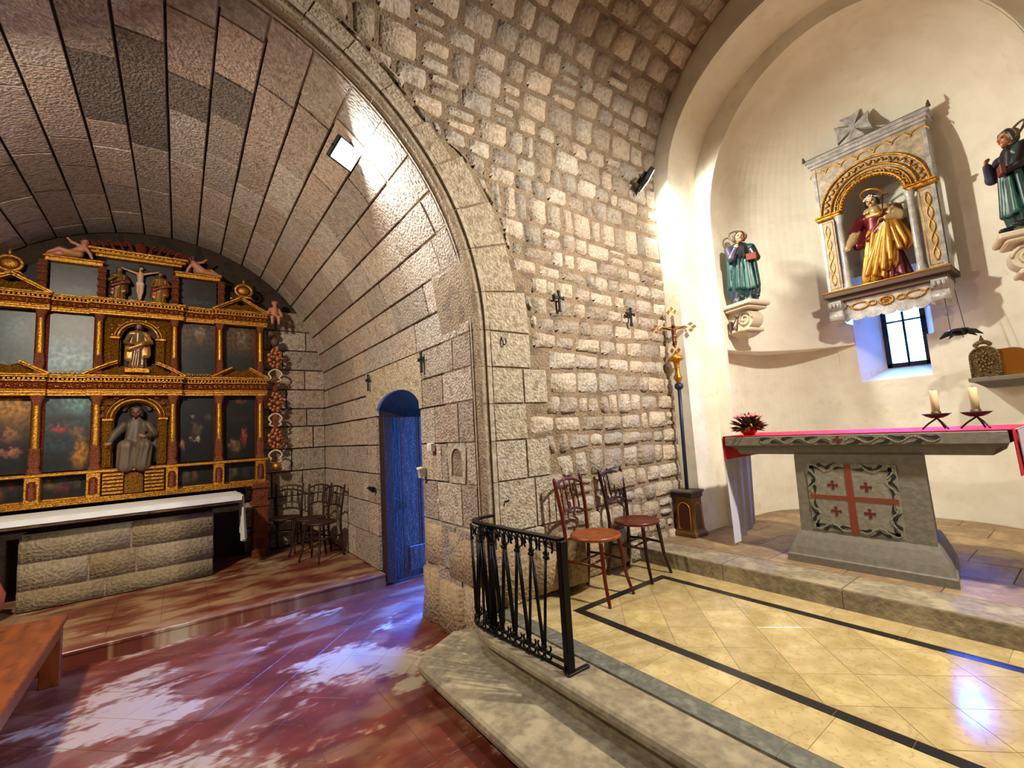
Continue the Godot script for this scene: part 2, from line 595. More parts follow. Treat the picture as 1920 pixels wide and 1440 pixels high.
# one stone: four corners in (u, v), rounded outline, pillowed face
func stone(map: Callable, q: Array, gap: float, bev: float, proud: float, uneven: float, tone: Color, round_c := 0.3, crisp := false) -> SurfaceTool:
	var st := sb(true)
	st.set_color(tone)
	var c = (q[0] + q[1] + q[2] + q[3]) * 0.25
	var wu = maxf(0.03, (q[1] - q[0]).length())
	var wv = maxf(0.03, (q[3] - q[0]).length())
	var eu = minf(bev / wu, 0.3)
	var ev = minf(bev / wv, 0.3)
	var su = [0.0, eu, 0.5, 1.0 - eu, 1.0]
	var sv = [0.0, ev, 0.5, 1.0 - ev, 1.0]
	var gu = gap / wu
	var gv = gap / wv
	var P = []
	var tilt = Vector2(rng.randf_range(-1, 1), rng.randf_range(-1, 1)) * uneven * 0.6
	for j in 5:
		var row = []
		for i in 5:
			var s = clampf(gu + (1.0 - 2.0 * gu) * su[i], 0.0, 1.0)
			var t = clampf(gv + (1.0 - 2.0 * gv) * sv[j], 0.0, 1.0)
			var p: Vector2 = q[0].lerp(q[1], s).lerp(q[3].lerp(q[2], s), t)
			var edge = i == 0 or i == 4 or j == 0 or j == 4
			var corner = (i == 0 or i == 4) and (j == 0 or j == 4)
			if corner:
				p = p + (c - p).normalized() * minf(bev, 0.03) * round_c * 3.0
			elif edge:
				p += Vector2(rng.randf_range(-1, 1), rng.randf_range(-1, 1)) * uneven * 0.45
			var h = -0.026 if edge else proud + rng.randf_range(-1, 1) * uneven * 0.5 + tilt.x * (s - 0.5) + tilt.y * (t - 0.5)
			row.append(map.call(p.x, p.y, h))
		P.append(row)
	var mid = map.call(c.x, c.y, -1.0)
	for j in 4:
		for i in 4:
			var a = P[j][i]; var b = P[j][i + 1]; var d = P[j + 1][i + 1]; var e = P[j + 1][i]
			if crisp:
				st.set_smooth_group(0 if i in [1, 2] and j in [1, 2] else -1)
			face(st, [a, b, d, e], mid)
	return st

var stone_count := {}
func lay(parent: Node, called: String, st: SurfaceTool, mtl: Material, limit := 300) -> void:
	var k = str(parent.get_instance_id())
	stone_count[k] = stone_count.get(k, 0) + 1
	if stone_count[k] <= limit:
		obj(called, st, mtl, parent)
		return
	if not parent.has_meta("rest"):
		parent.set_meta("rest", [])
	st.generate_normals()
	parent.get_meta("rest").append(st.commit())

func finish_rest(parent: Node, called: String, mtl: Material) -> void:
	if parent.has_meta("rest"):
		var all := SurfaceTool.new()
		all.begin(Mesh.PRIMITIVE_TRIANGLES)
		for m in parent.get_meta("rest"):
			all.append_from(m, 0, Transform3D())
		parent.remove_meta("rest")
		var o := MeshInstance3D.new()
		o.name = called
		o.mesh = all.commit()
		o.material_override = mtl
		parent.add_child(o, true)
		o.set_meta("kind", "stuff")

# thick shell: columns between the given u, each from v0(u) to v1(u)
func shell(st: SurfaceTool, map: Callable, us: Array, v0: Callable, v1: Callable, thick: float, step := 0.35, back := 0.0) -> void:
	for i in us.size() - 1:
		var um = (us[i] + us[i + 1]) * 0.5
		var e = 1e-4
		var a0 = v0.call(us[i] + e); var b0 = v0.call(us[i + 1] - e)
		var a1 = v1.call(us[i] + e); var b1 = v1.call(us[i + 1] - e)
		var n = maxi(1, int(ceil(maxf(a1 - a0, b1 - b0) / step)))
		for k in n:
			var f = float(k) / n
			var g = float(k + 1) / n
			var inn = [map.call(us[i], lerpf(a0, a1, f), -back), map.call(us[i + 1], lerpf(b0, b1, f), -back), map.call(us[i + 1], lerpf(b0, b1, g), -back), map.call(us[i], lerpf(a0, a1, g), -back)]
			var out = [map.call(us[i], lerpf(a0, a1, f), -thick), map.call(us[i + 1], lerpf(b0, b1, f), -thick), map.call(us[i + 1], lerpf(b0, b1, g), -thick), map.call(us[i], lerpf(a0, a1, g), -thick)]
			hexa(st, inn, out)

func spread(a: float, b: float, n: int) -> Array:
	var l = []
	for i in n + 1:
		l.append(lerpf(a, b, float(i) / n))
	return l

# ring of voussoirs on the nave face: end angle and depth of each
var vous := []
var quoins := []
func arch_reach(u: float, v: float) -> float:
	if v < CS:
		for q in quoins:
			if v >= q[0] and v < q[1]:
				return q[2]
		return 2.4
	var a = atan2(v - CS, u - CX)
	for w in vous:
		if a >= w[0] and a < w[1]:
			return w[2]
	return CR + 0.3

func push_out(p: Vector2) -> Vector2:
	if p.y < CS:
		return Vector2(maxf(p.x, arch_reach(p.x, p.y) + 0.015), p.y)
	var d = p - Vector2(CX, CS)
	var r = arch_reach(p.x, p.y) + 0.015
	if d.length() < r:
		return Vector2(CX, CS) + d.normalized() * r
	return p

func arch_v0(u: float) -> float:
	var d = absf(u - CX)
	return CS + sqrt(CR * CR - d * d) if d < CR else 0.0

func warm_tone(v: float) -> Color:
	var g = rng.randf_range(0.74, 0.98)
	var w = rng.randf()
	# grey-beige blocks mixed with browner, ferrous ones
	return lin(g * 0.97, g * lerpf(0.90, 0.94, w), g * lerpf(0.82, 0.90, w))

func build_nave() -> void:
	var total = 2.0 * NS + PI * NR
	var w = structure("wall_left", "rubble stone nave wall curving up into the barrel vault, pierced by the chapel arch")
	var us = spread(-5.0, CX - CR, 3) + spread(CX - CR, CX + CR, 44).slice(1) + spread(CX + CR, 4.37, 4).slice(1)
	var st := sb()
	shell(st, nave_map, us, arch_v0, func(u): return total * 0.5 + 0.0, 0.55, 0.2, 0.004)
	obj("mortar_bed", st, M.mortar, w)
	var o = structure("wall_right", "plain stone wall and vault behind the viewer")
	st = sb()
	shell(st, nave_map, us, func(u): return total * 0.5, func(u): return total - arch_v0(u), 0.55)
	obj("mortar_bed", st, M.mortar, o)
	st = sb()
	bx(st, Vector3(-5.2, 3, CZ), Vector3(0.4, 7, 4.6))
	bx(st, Vector3(-2.66, 2.5, 2.8), Vector3(0.6, 5.4, 4.0))
	bx(st, Vector3(2.14, 2.5, 2.8), Vector3(0.6, 5.4, 4.0))
	bx(st, Vector3(CX, 2.5, 4.7), Vector3(5.4, 5.4, 0.4))
	bx(st, Vector3(CX, 5.1, 2.7), Vector3(5.4, 0.4, 4.4))
	obj("plastered_wall", st, M.plain, o)
	# dressed blocks round the arch
	var heights = [[0.0, 0.30, 2.45], [0.30, 0.83, 2.40], [0.83, 1.22, 2.62], [1.22, 1.53, 2.50], [1.53, 1.82, 2.28], [1.82, 2.11, 2.52], [2.11, 2.40, 2.36]]
	quoins = heights
	for q in heights:
		if q[0] < 0.1:
			continue
		var cuts = [SX + 0.115, q[2]] if q[2] < 2.45 else [SX + 0.115, lerpf(SX + 0.1, q[2], 0.56), q[2]]
		for k in cuts.size() - 1:
			var pr = 0.012 if q[0] > 0.8 else 0.03
			lay(w, "stone", stone(nave_map, [Vector2(cuts[k], q[0]), Vector2(cuts[k + 1], q[0]), Vector2(cuts[k + 1], q[1]), Vector2(cuts[k], q[1])], 0.002, 0.007, pr, 0.003, lin(0.84, 0.80, 0.73).lightened(rng.randf_range(-0.06, 0.05)), 0.15, true), M.ashlar)
	var a = 0.0
	var i = 0
	while a < PI * 0.62:
		var b = a + rng.randf_range(0.125, 0.165)
		var dep = CR + lerpf(0.50, 0.25, clampf(a / 0.7, 0, 1)) + rng.randf_range(-0.03, 0.05)
		vous.append([a, b, dep])
		var P = func(r: float, t: float) -> Vector2: return Vector2(CX + r * cos(t), CS + r * sin(t))
		lay(w, "voussoir", stone(nave_map, [P.call(CR + 0.115, a), P.call(dep, a), P.call(dep, b), P.call(CR + 0.115, b)], 0.002, 0.007, 0.010, 0.003, lin(0.82, 0.77, 0.69).lightened(rng.randf_range(-0.05, 0.05)), 0.12, true), M.ashlar)
		a = b
		i += 1
	# rubble courses
	var list = []
	var v = FH
	var wob = func(u: float, k: int) -> float: return 0.014 * sin(u * 3.1 + k * 1.7) + 0.009 * sin(u * 7.3 + k * 2.9)
	var k = 0
	while v < 6.75:
		var h = rng.randf_range(0.145, 0.225)
		if v > 3.1 and v < 3.9 and k % 3 == 0:
			h = 0.27
		if v > 4.3:
			h = rng.randf_range(0.19, 0.25)
		var u = 0.25 + rng.randf_range(0, 0.2)
		while u < 4.37:
			var wd = rng.randf_range(0.12, 0.34) if v < 4.2 else rng.randf_range(0.18, 0.34)
			if h > 0.26:
				wd = rng.randf_range(0.12, 0.24)
			if 4.37 - (u + wd) < 0.1:
				wd = 4.37 - u
			var va = v + wob.call(u, k); var vb = v + wob.call(u + wd, k)
			var vc = v + h + wob.call(u + wd, k + 1); var vd = v + h + wob.call(u, k + 1)
			var sl = rng.randf_range(-0.02, 0.02)
			var q = [Vector2(u, va), Vector2(u + wd, vb), Vector2(minf(u + wd + sl, 4.37), vc), Vector2(u + sl, vd)]
			var quads = [q]
			if wd > 0.2 and h > 0.17 and rng.randf() < 0.13:
				var f = rng.randf_range(0.4, 0.6)
				quads = [[q[0], q[1], q[1].lerp(q[2], f), q[0].lerp(q[3], f)], [q[0].lerp(q[3], f), q[1].lerp(q[2], f), q[2], q[3]]]
			for z in quads:
				var cc = (z[0] + z[1] + z[2] + z[3]) * 0.25
				var cp = push_out(cc)
				var zz = []
				for e in z:
					zz.append(push_out(e))
				var size = (zz[1] - zz[0]).length() * (zz[3] - zz[0]).length()
				var ok = (zz[1] - zz[0]).length() > 0.06 and (zz[2] - zz[3]).length() > 0.04 and (zz[3] - zz[0]).length() > 0.05 and (zz[2] - zz[1]).length() > 0.04
				if ok and (cp - cc).length() < 0.12:
					var wp = nave_map(cc.x, cc.y, 0)
					var local = cam.global_transform.affine_inverse() * wp
					var sc = 0.0
					if local.z < 0:
						var px = Vector2(local.x, local.y) * 837.6 / -local.z
						sc = size / (local.z * local.z) * (1.0 if absf(px.x) < 980 and absf(px.y) < 740 else 0.05)
					list.append([sc, zz, cc.y])
			u += wd
		v += h
		k += 1
	list.sort_custom(func(x, y): return x[0] > y[0])
	for e in list:
		lay(w, "stone", stone(nave_map, e[1], rng.randf_range(0.008, 0.015), rng.randf_range(0.02, 0.034), rng.randf_range(0.012, 0.032), 0.014, warm_tone(e[2]), 0.45), M.stone, 296)
	finish_rest(w, "upper_stones", M.stone)
	# footing boulders behind the chairs
	for e in [[1.87, 0.29, 0.40, 0.50, 0.06], [2.20, 0.29, 0.30, 0.40, 0.13], [2.44, 0.29, 0.30, 0.46, 0.17], [2.72, 0.29, 0.38, 0.36, 0.06], [3.1, 0.29, 0.34, 0.27, 0.04]]:
		obj("footing_stone", stone(nave_map, [Vector2(e[0], e[1]), Vector2(e[0] + e[2], e[1]), Vector2(e[0] + e[2] - 0.03, e[1] + e[3]), Vector2(e[0] + 0.03, e[1] + e[3])], 0.004, 0.06, e[4], 0.045, lin(0.76, 0.67, 0.55).lightened(rng.randf_range(-0.05, 0.05)), 0.7), M.stone, w)
	# moulded arris of the arch, block by block
	var tr = structure("trim_1", "moulded stone edge running up the pier and round the chapel arch")
	var prof = [Vector2(0.004, -0.30), Vector2(0.004, -0.075), Vector2(-0.012, -0.07), Vector2(-0.012, -0.058), Vector2(0.006, -0.052)]
	for s in 6:
		var t = lerpf(PI, PI * 0.5, s / 5.0)
		prof.append(Vector2(0.048 + 0.042 * cos(t), -0.046 + 0.05 * sin(t)))
	prof += [Vector2(0.062, -0.012), Vector2(0.074, -0.012), Vector2(0.076, 0.016), Vector2(0.114, 0.014), Vector2(0.114, -0.05)]
	var spans = []
	for q in heights:
		spans.append([-(CS - q[0]), -(CS - q[1])])
	for e in vous:
		spans.append([e[0] * CR, e[1] * CR])
	for e in spans:
		var s0 = e[0] + 0.003
		var s1 = e[1] - 0.003
		var m := sb()
		var rows = []
		for n in 5:
			var s = lerpf(s0, s1, n / 4.0)
			var row = []
			for p in prof:
				if s < 0:
					row.append(Vector3(SX + p.x, CS + s, WZ + p.y))
				else:
					var t = s / CR
					var vv = Vector2(CX + (CR + p.x) * cos(t), CS + (CR + p.x) * sin(t))
					row.append(Vector3(vv.x, vv.y, WZ + p.y + (nave_map(vv.x, vv.y, 0).z - WZ)))
			rows.append(row)
		for n in 4:
			for j in prof.size() - 1:
				quad(m, rows[n][j + 1], rows[n][j], rows[n + 1][j], rows[n + 1][j + 1])
		var mo = obj("moulding_block", m, M.trim, tr)

func lay_courses(parent: Node, map: Callable, edges: Array, u0: float, u1: float, wmin: float, wmax: float, keep: Callable, tone: Callable, mtl: Material, limit := 300) -> void:
	for k in edges.size() - 1:
		var u = u0 - rng.randf_range(0.0, wmin)
		while u < u1:
			var w = rng.randf_range(wmin, wmax)
			var a = maxf(u, u0)
			var b = minf(u + w, u1)
			if u1 - b < wmin * 0.4:
				b = u1
				w = u1 - u + 0.01
			if b - a > 0.05 and keep.call((a + b) * 0.5, (edges[k] + edges[k + 1]) * 0.5, b - a):
				lay(parent, "stone", stone(map, [Vector2(a, edges[k]), Vector2(b, edges[k]), Vector2(b, edges[k + 1]), Vector2(a, edges[k + 1])], rng.randf_range(0.003, 0.007), 0.007, rng.randf_range(0.004, 0.010), 0.003, tone.call((a + b) * 0.5, (edges[k] + edges[k + 1]) * 0.5), 0.2, true), mtl, limit)
			u += w

func door_top(z: float) -> float:
	# segmental head of the doorway in the chapel wall
	if z < -5.08 or z > -3.93:
		return 0.0
	var t = (z + 4.505) / 0.575
	return 1.86 + 0.24 * sqrt(maxf(0.0, 1.0 - t * t * 0.92))

func build_chapel() -> void:
	var total = 2.0 * CS + PI * CR
	var w = structure("ceiling", "barrel vault of the side chapel in large dressed blocks with its right wall")
	var st := sb()
	var us = [BZ - 0.5, -7.0, -6.0, -5.08] + spread(-5.08, -3.93, 14).slice(1) + [-3.4, WZ - 0.30, WZ - 0.05]
	shell(st, chapel_map, us, door_top, func(u): return total, 0.75, 0.15, 0.022)
	obj("mortar_bed", st, M.mortar_dark, w)
	var edges = [PH, 0.50, 0.86, 1.20, 1.53, 1.86, 2.13, CS]
	var n = 23
	var list = edges.duplicate()
	for i in range(1, n + 1):
		list.append(CS + PI * CR * i / n)
	var tone = func(u: float, v: float) -> Color:
		var g = rng.randf_range(0.70, 0.86)
		var r = rng.randf()
		# soot under the crown, as the photograph shows round the old lamp hook
		var d = Vector2(u + 4.6, (v - (CS + CR * 1.45)) * 1.2).length()
		var q = 0.66 if d < 0.75 and rng.randf() < 0.8 else 1.0
		return lin(g * q, g * lerpf(0.89, 0.95, r) * q, g * lerpf(0.80, 0.89, r) * q)
	var keep = func(u: float, v: float, wd: float) -> bool:
		return v < CS + CR * PI * 0.86
	lay_courses(w, chapel_map, edges, BZ, -5.425, 0.42, 0.9, keep, tone, M.ashlar, 300)
	lay_courses(w, chapel_map, list.slice(edges.size() - 1), BZ, WZ - 0.085, 0.42, 0.95, keep, tone, M.ashlar, 300)
	# wall pieces beside and over the doorway
	for k in edges.size() - 1:
		if edges[k] < 1.8:
			for s in [[-5.42, -5.10], [-3.92, -3.62 + 0.1 * (k % 2)]]:
				lay(w, "stone", stone(chapel_map, [Vector2(s[0], edges[k]), Vector2(s[1], edges[k]), Vector2(s[1], edges[k + 1]), Vector2(s[0], edges[k + 1])], 0.002, 0.007, 0.008, 0.003, tone.call(0.0, 1.0), 0.15, true), M.ashlar)
			var a = -3.62 + 0.1 * (k % 2)
			var cuts = [a, -3.2 - 0.08 * (k % 2), WZ - 0.085]
			if k == 3:
				cuts = [a, -3.412, -3.098, WZ - 0.085]
			for j in cuts.size() - 1:
				if k == 3 and j == 1:
					continue
				lay(w, "stone", stone(chapel_map, [Vector2(cuts[j], edges[k]), Vector2(cuts[j + 1], edges[k]), Vector2(cuts[j + 1], edges[k + 1]), Vector2(cuts[j], edges[k + 1])], 0.002, 0.008, 0.009 if k > 1 else 0.04, 0.004, tone.call(0.0, 1.0), 0.2, true), M.ashlar)
	var rect = PackedVector2Array([Vector2(-5.42, 1.865), Vector2(-3.86, 1.865), Vector2(-3.86, 2.395), Vector2(-5.42, 2.395)])
	var hole := PackedVector2Array([Vector2(-3.93, 1.5), Vector2(-5.08, 1.5)])
	for z in spread(-5.075, -3.935, 16):
		hole.append(Vector2(z, door_top(z)))
	for p in Geometry2D.clip_polygons(rect, hole):
		var lt := sb()
		lt.set_color(lin(0.82, 0.75, 0.65))
		prism(lt, p, -0.02, 0.012, Transform3D(Basis(Vector3(0, 0, 1), Vector3(0, 1, 0), Vector3(-1, 0, 0)), Vector3(SX, 0, 0)))
		obj("lintel_block", lt, M.ashlar, w)
	for p in [[-3.86, -3.45, 1.86, 2.13], [-3.45, WZ - 0.085, 1.86, 2.13], [-3.86, -3.25, 2.13, CS], [-3.25, WZ - 0.085, 2.13, CS]]:
		lay(w, "stone", stone(chapel_map, [Vector2(p[0], p[2]), Vector2(p[1], p[2]), Vector2(p[1], p[3]), Vector2(p[0], p[3])], 0.002, 0.007, 0.008, 0.003, tone.call(0.0, 1.0), 0.2, true), M.ashlar)
	finish_rest(w, "far_stones", M.ashlar)
	# rough base of the pier
	for e in [[-3.93, -0.03, 0.36, 0.50, 0.05], [-3.58, -0.03, 0.42, 0.46, 0.075], [-3.17, -0.03, 0.30, 0.50, 0.06], [-3.90, 0.46, 0.48, 0.38, 0.035], [-3.43, 0.42, 0.48, 0.42, 0.05]]:
		obj("footing_stone", stone(chapel_map, [Vector2(e[0], e[1]), Vector2(e[0] + e[2], e[1]), Vector2(e[0] + e[2] - 0.02, e[1] + e[3]), Vector2(e[0] + 0.02, e[1] + e[3])], 0.002, 0.035, e[4], 0.03, lin(0.78, 0.68, 0.55).lightened(rng.randf_range(-0.05, 0.05)), 0.3), M.stone, w)
	# back wall
	var b = structure("wall_back", "dressed stone end wall of the chapel behind the gilded retable")
	st = sb()
	bx(st, Vector3(CX, 2.4, BZ - 0.27), Vector3(5.4, 5.4, 0.5))
	obj("mortar_bed", st, M.mortar_dark, b)
	var inside = func(u: float, v: float, wd: float) -> bool:
		return v < CS or Vector2(u + wd * 0.5 - CX, v - CS).length() < CR + 0.15
	lay_courses(b, back_map, [PH, 0.47, 0.84, 1.20, 1.53, 1.86, 2.13, 2.42, 2.72, 3.02, 3.32, 3.62], 0.75, SX, 0.30, 0.62, inside, tone, M.ashlar)

# ------------------------------------------------------------------ apse
func profile(b: float, c: float, h: float, n := 14) -> Array:
	var l = [Vector2(CZ - b, 0.25), Vector2(CZ - b, c * 0.5)]
	for i in n + 1:
		var a = PI * i / n
		l.append(Vector2(CZ - b * cos(a), c + h * sin(a)))
	l += [Vector2(CZ + b, c * 0.5), Vector2(CZ + b, 0.25)]
	return l

func ring_solid(st: SurfaceTool, inner: Array, outer: Array, x0: float, x1: float) -> void:
	for i in inner.size() - 1:
		var P = func(p: Vector2, x: float) -> Vector3: return Vector3(x, p.y, p.x)
		hexa(st, [P.call(inner[i], x0), P.call(inner[i + 1], x0), P.call(inner[i + 1], x1), P.call(inner[i], x1)], [P.call(outer[i], x0), P.call(outer[i + 1], x0), P.call(outer[i + 1], x1), P.call(outer[i], x1)])

const AX := 4.97
func apse_plan(t: float, low: bool) -> Vector2:
	var c = cos(t)
	var s = sin(t)
	if low and s < 0.12:
		return Vector2(AX + 1.42 * pow(absf(c), 0.5), CZ + 1.43 * signf(s) * pow(absf(s), 0.5))
	if low:
		return Vector2(AX + 1.45 * c, CZ + 1.26 * s)
	return Vector2(AX + 1.45 * c, CZ + 1.26 * s)

const WIN := [-1.72, -1.04, 1.93, 3.15]
func build_apse() -> void:
	var w = structure("wall_apse", "cream plastered apse with a stepped arch, an overhanging upper wall and a half dome")
	var st := sb(false)
	ring_solid(st, profile(1.414, 4.25, 1.26, 40), profile(2.3, 4.25, 2.3, 40), 4.37, 4.91)
	obj("outer_arch_order", st, M.plaster, w)
	st = sb(false)
	ring_solid(st, profile(1.262, 3.85, 1.50, 40), profile(2.3, 4.25, 2.3, 40), 4.91, 4.975)
	obj("inner_arch_order", st, M.plaster, w)
	# walls: t runs from the left jamb (-90) round the back to the right
	for low in [true, false]:
		st = sb(false)
		var ts = []
		for i in 49:
			ts.append(-PI / 2 + PI * i / 48)
		var cuts = []
		for zc in [WIN[0], WIN[1]]:
			# angle at which the plan reaches this z
			var lo = -PI / 2
			var hi = PI / 2
			for n in 40:
				var m = (lo + hi) * 0.5
				if apse_plan(m, low).y < zc:
					lo = m
				else:
					hi = m
			cuts.append(lo)
		ts += cuts
		ts.sort()
		for i in ts.size() - 1:
			var a = apse_plan(ts[i], low)
			var b = apse_plan(ts[i + 1], low)
			if (a - b).length() < 1e-4:
				continue
			var da = (a - Vector2(AX, CZ)).normalized() * 0.9
			var db = (b - Vector2(AX, CZ)).normalized() * 0.9
			var mz = (ts[i] + ts[i + 1]) * 0.5
			var win = mz > cuts[0] and mz < cuts[1]
			var ranges = []
			if low:
				ranges = [[0.25, WIN[2]]] if win else [[0.25, 2.37]]
			else:
				ranges = [[WIN[3], 3.85]] if win else [[2.37, 3.85]]
			for r in ranges:
				hexa(st, [Vector3(a.x, r[0], a.y), Vector3(b.x, r[0], b.y), Vector3(b.x, r[1], b.y), Vector3(a.x, r[1], a.y)], [Vector3(a.x + da.x, r[0], a.y + da.y), Vector3(b.x + db.x, r[0], b.y + db.y), Vector3(b.x + db.x, r[1], b.y + db.y), Vector3(a.x + da.x, r[1], a.y + da.y)])
			if not low:
				for k in 16:
					var e0 = PI / 2 * k / 16
					var e1 = PI / 2 * (k + 1) / 16
					var P = func(p: Vector2, e: float, o: float) -> Vector3:
						var q = Vector2(AX, CZ) + (p - Vector2(AX, CZ)) * cos(e) * (1.0 + o)
						return Vector3(q.x, 3.85 + (1.50 + o) * sin(e), q.y)
					quad(st, P.call(a, e0, 0), P.call(b, e0, 0), P.call(b, e1, 0), P.call(a, e1, 0))
					quad(st, P.call(b, e0, 0.4), P.call(a, e0, 0.4), P.call(a, e1, 0.4), P.call(b, e1, 0.4))
		obj("lower_wall" if low else "upper_wall_and_dome", st, M.plaster, w)
	# embrasure of the window
	st = sb()
	var o = [Vector3(6.386, WIN[2], WIN[0]), Vector3(6.392, WIN[2], WIN[1]), Vector3(6.392, WIN[3], WIN[1]), Vector3(6.326, WIN[3], WIN[0])]
	var i = [Vector3(6.80, 2.08, -1.55), Vector3(6.80, 2.08, -1.16), Vector3(6.80, 3.05, -1.16), Vector3(6.80, 3.05, -1.55)]
	var e = [Vector3(7.25, 2.08, -1.55), Vector3(7.25, 2.08, -1.16), Vector3(7.25, 3.05, -1.16), Vector3(7.25, 3.05, -1.55)]
	for k in 4:
		var j = (k + 1) % 4
		var cen = Vector3(6.7, 2.5, -1.36)
		for pr in [[o, i], [i, e]]:
			var a0 = pr[0][k]; var a1 = pr[0][j]; var b1 = pr[1][j]; var b0 = pr[1][k]
			var push = func(p: Vector3) -> Vector3: return p + (Vector3(0, p.y - cen.y, p.z - cen.z)).normalized() * 0.35
			hexa(st, [a0, a1, b1, b0], [push.call(a0), push.call(a1), push.call(b1), push.call(b0)])
	obj("window_splay", st, M.plaster, w)
	var win = structure("window_1", "small barred apse window bright with blue daylight below the canopy")
	st = sb()
	var zc = -1.355
	for s in [[-0.175, 0.05], [0.175, 0.05], [0.0, 0.024]]:
		bx(st, Vector3(6.80, 2.565, zc + s[0]), Vector3(0.04, 0.97, s[1]), 0.004)
	for y in [2.105, 3.03, 2.62]:
		bx(st, Vector3(6.80, y, zc), Vector3(0.04, 0.05 if y != 2.62 else 0.02, 0.4), 0.004)
	obj("window_frame", st, M.lead, win)
	for s in [-1, 1]:
		st = sb()
		bx(st, Vector3(6.815, 2.56, zc + s * 0.085), Vector3(0.006, 0.9, 0.155))
		obj("pane", st, M.glass, win)
	# outer closing walls so that daylight enters only by the openings
	st = sb()
	bx(st, Vector3(5.7, 3.0, CZ - 2.6), Vector3(3.4, 6.6, 0.5))
	bx(st, Vector3(5.7, 3.0, CZ + 2.6), Vector3(3.4, 6.6, 0.5))
	bx(st, Vector3(5.0, 6.5, CZ), Vector3(3.8, 0.3, 5.4))
	obj("outer_wall", st, M.plain, w)

# ------------------------------------------------------------------ floors
func grid_cells(diag: bool, pitch: float, off: Vector2, r: Rect2) -> Array:
	var out = []
	var n = 40
	for i in range(-n, n):
		for j in range(-n, n):
			var c: PackedVector2Array
			if diag:
				var s0 = off.x + i * pitch
				var d0 = off.y + j * pitch
				c = PackedVector2Array()
				for e in [[0, 0], [1, 0], [1, 1], [0, 1]]:
					var s = s0 + e[0] * pitch
					var d = d0 + e[1] * pitch
					c.append(Vector2((s + d) * 0.5, (s - d) * 0.5))
			else:
				var x = off.x + i * pitch
				var z = off.y + j * pitch
				c = PackedVector2Array([Vector2(x, z), Vector2(x + pitch, z), Vector2(x + pitch, z + pitch), Vector2(x, z + pitch)])
			var m = (c[0] + c[2]) * 0.5
			if r.grow(pitch).has_point(m):
				out.append(c)
	return out

func pave(parent: Node, called: String, region: PackedVector2Array, cells: Array, y: float, mtl: Material, gap := 0.002, uv := Rect2(), tones := false) -> void:
	for c in cells:
		for p in Geometry2D.intersect_polygons(region, c):
			if p.size() < 3:
				continue
			var area = 0.0
			for i in p.size():
				area += p[i].cross(p[(i + 1) % p.size()]) * 0.5
			if absf(area) < 0.0012:
				continue
			var q = Geometry2D.offset_polygon(p, -gap)
			if q.is_empty():
				continue
			var st := sb()
			if tones:
				var g = rng.randf_range(0.84, 1.0)
				st.set_color(Color(g, g * rng.randf_range(0.96, 1.0), g * rng.randf_range(0.90, 1.0)))
			var dy = rng.randf_range(-0.0002, 0.0002)
			loft(st, q[0], [[0.0, y - 0.012], [0.0, y - 0.0005 + dy], [-0.0006, y + dy]], uv)
			obj(called, st, mtl, parent)

func rect(x0: float, z0: float, x1: float, z1: float) -> PackedVector2Array:
	return PackedVector2Array([Vector2(x0, z0), Vector2(x1, z0), Vector2(x1, z1), Vector2(x0, z1)])

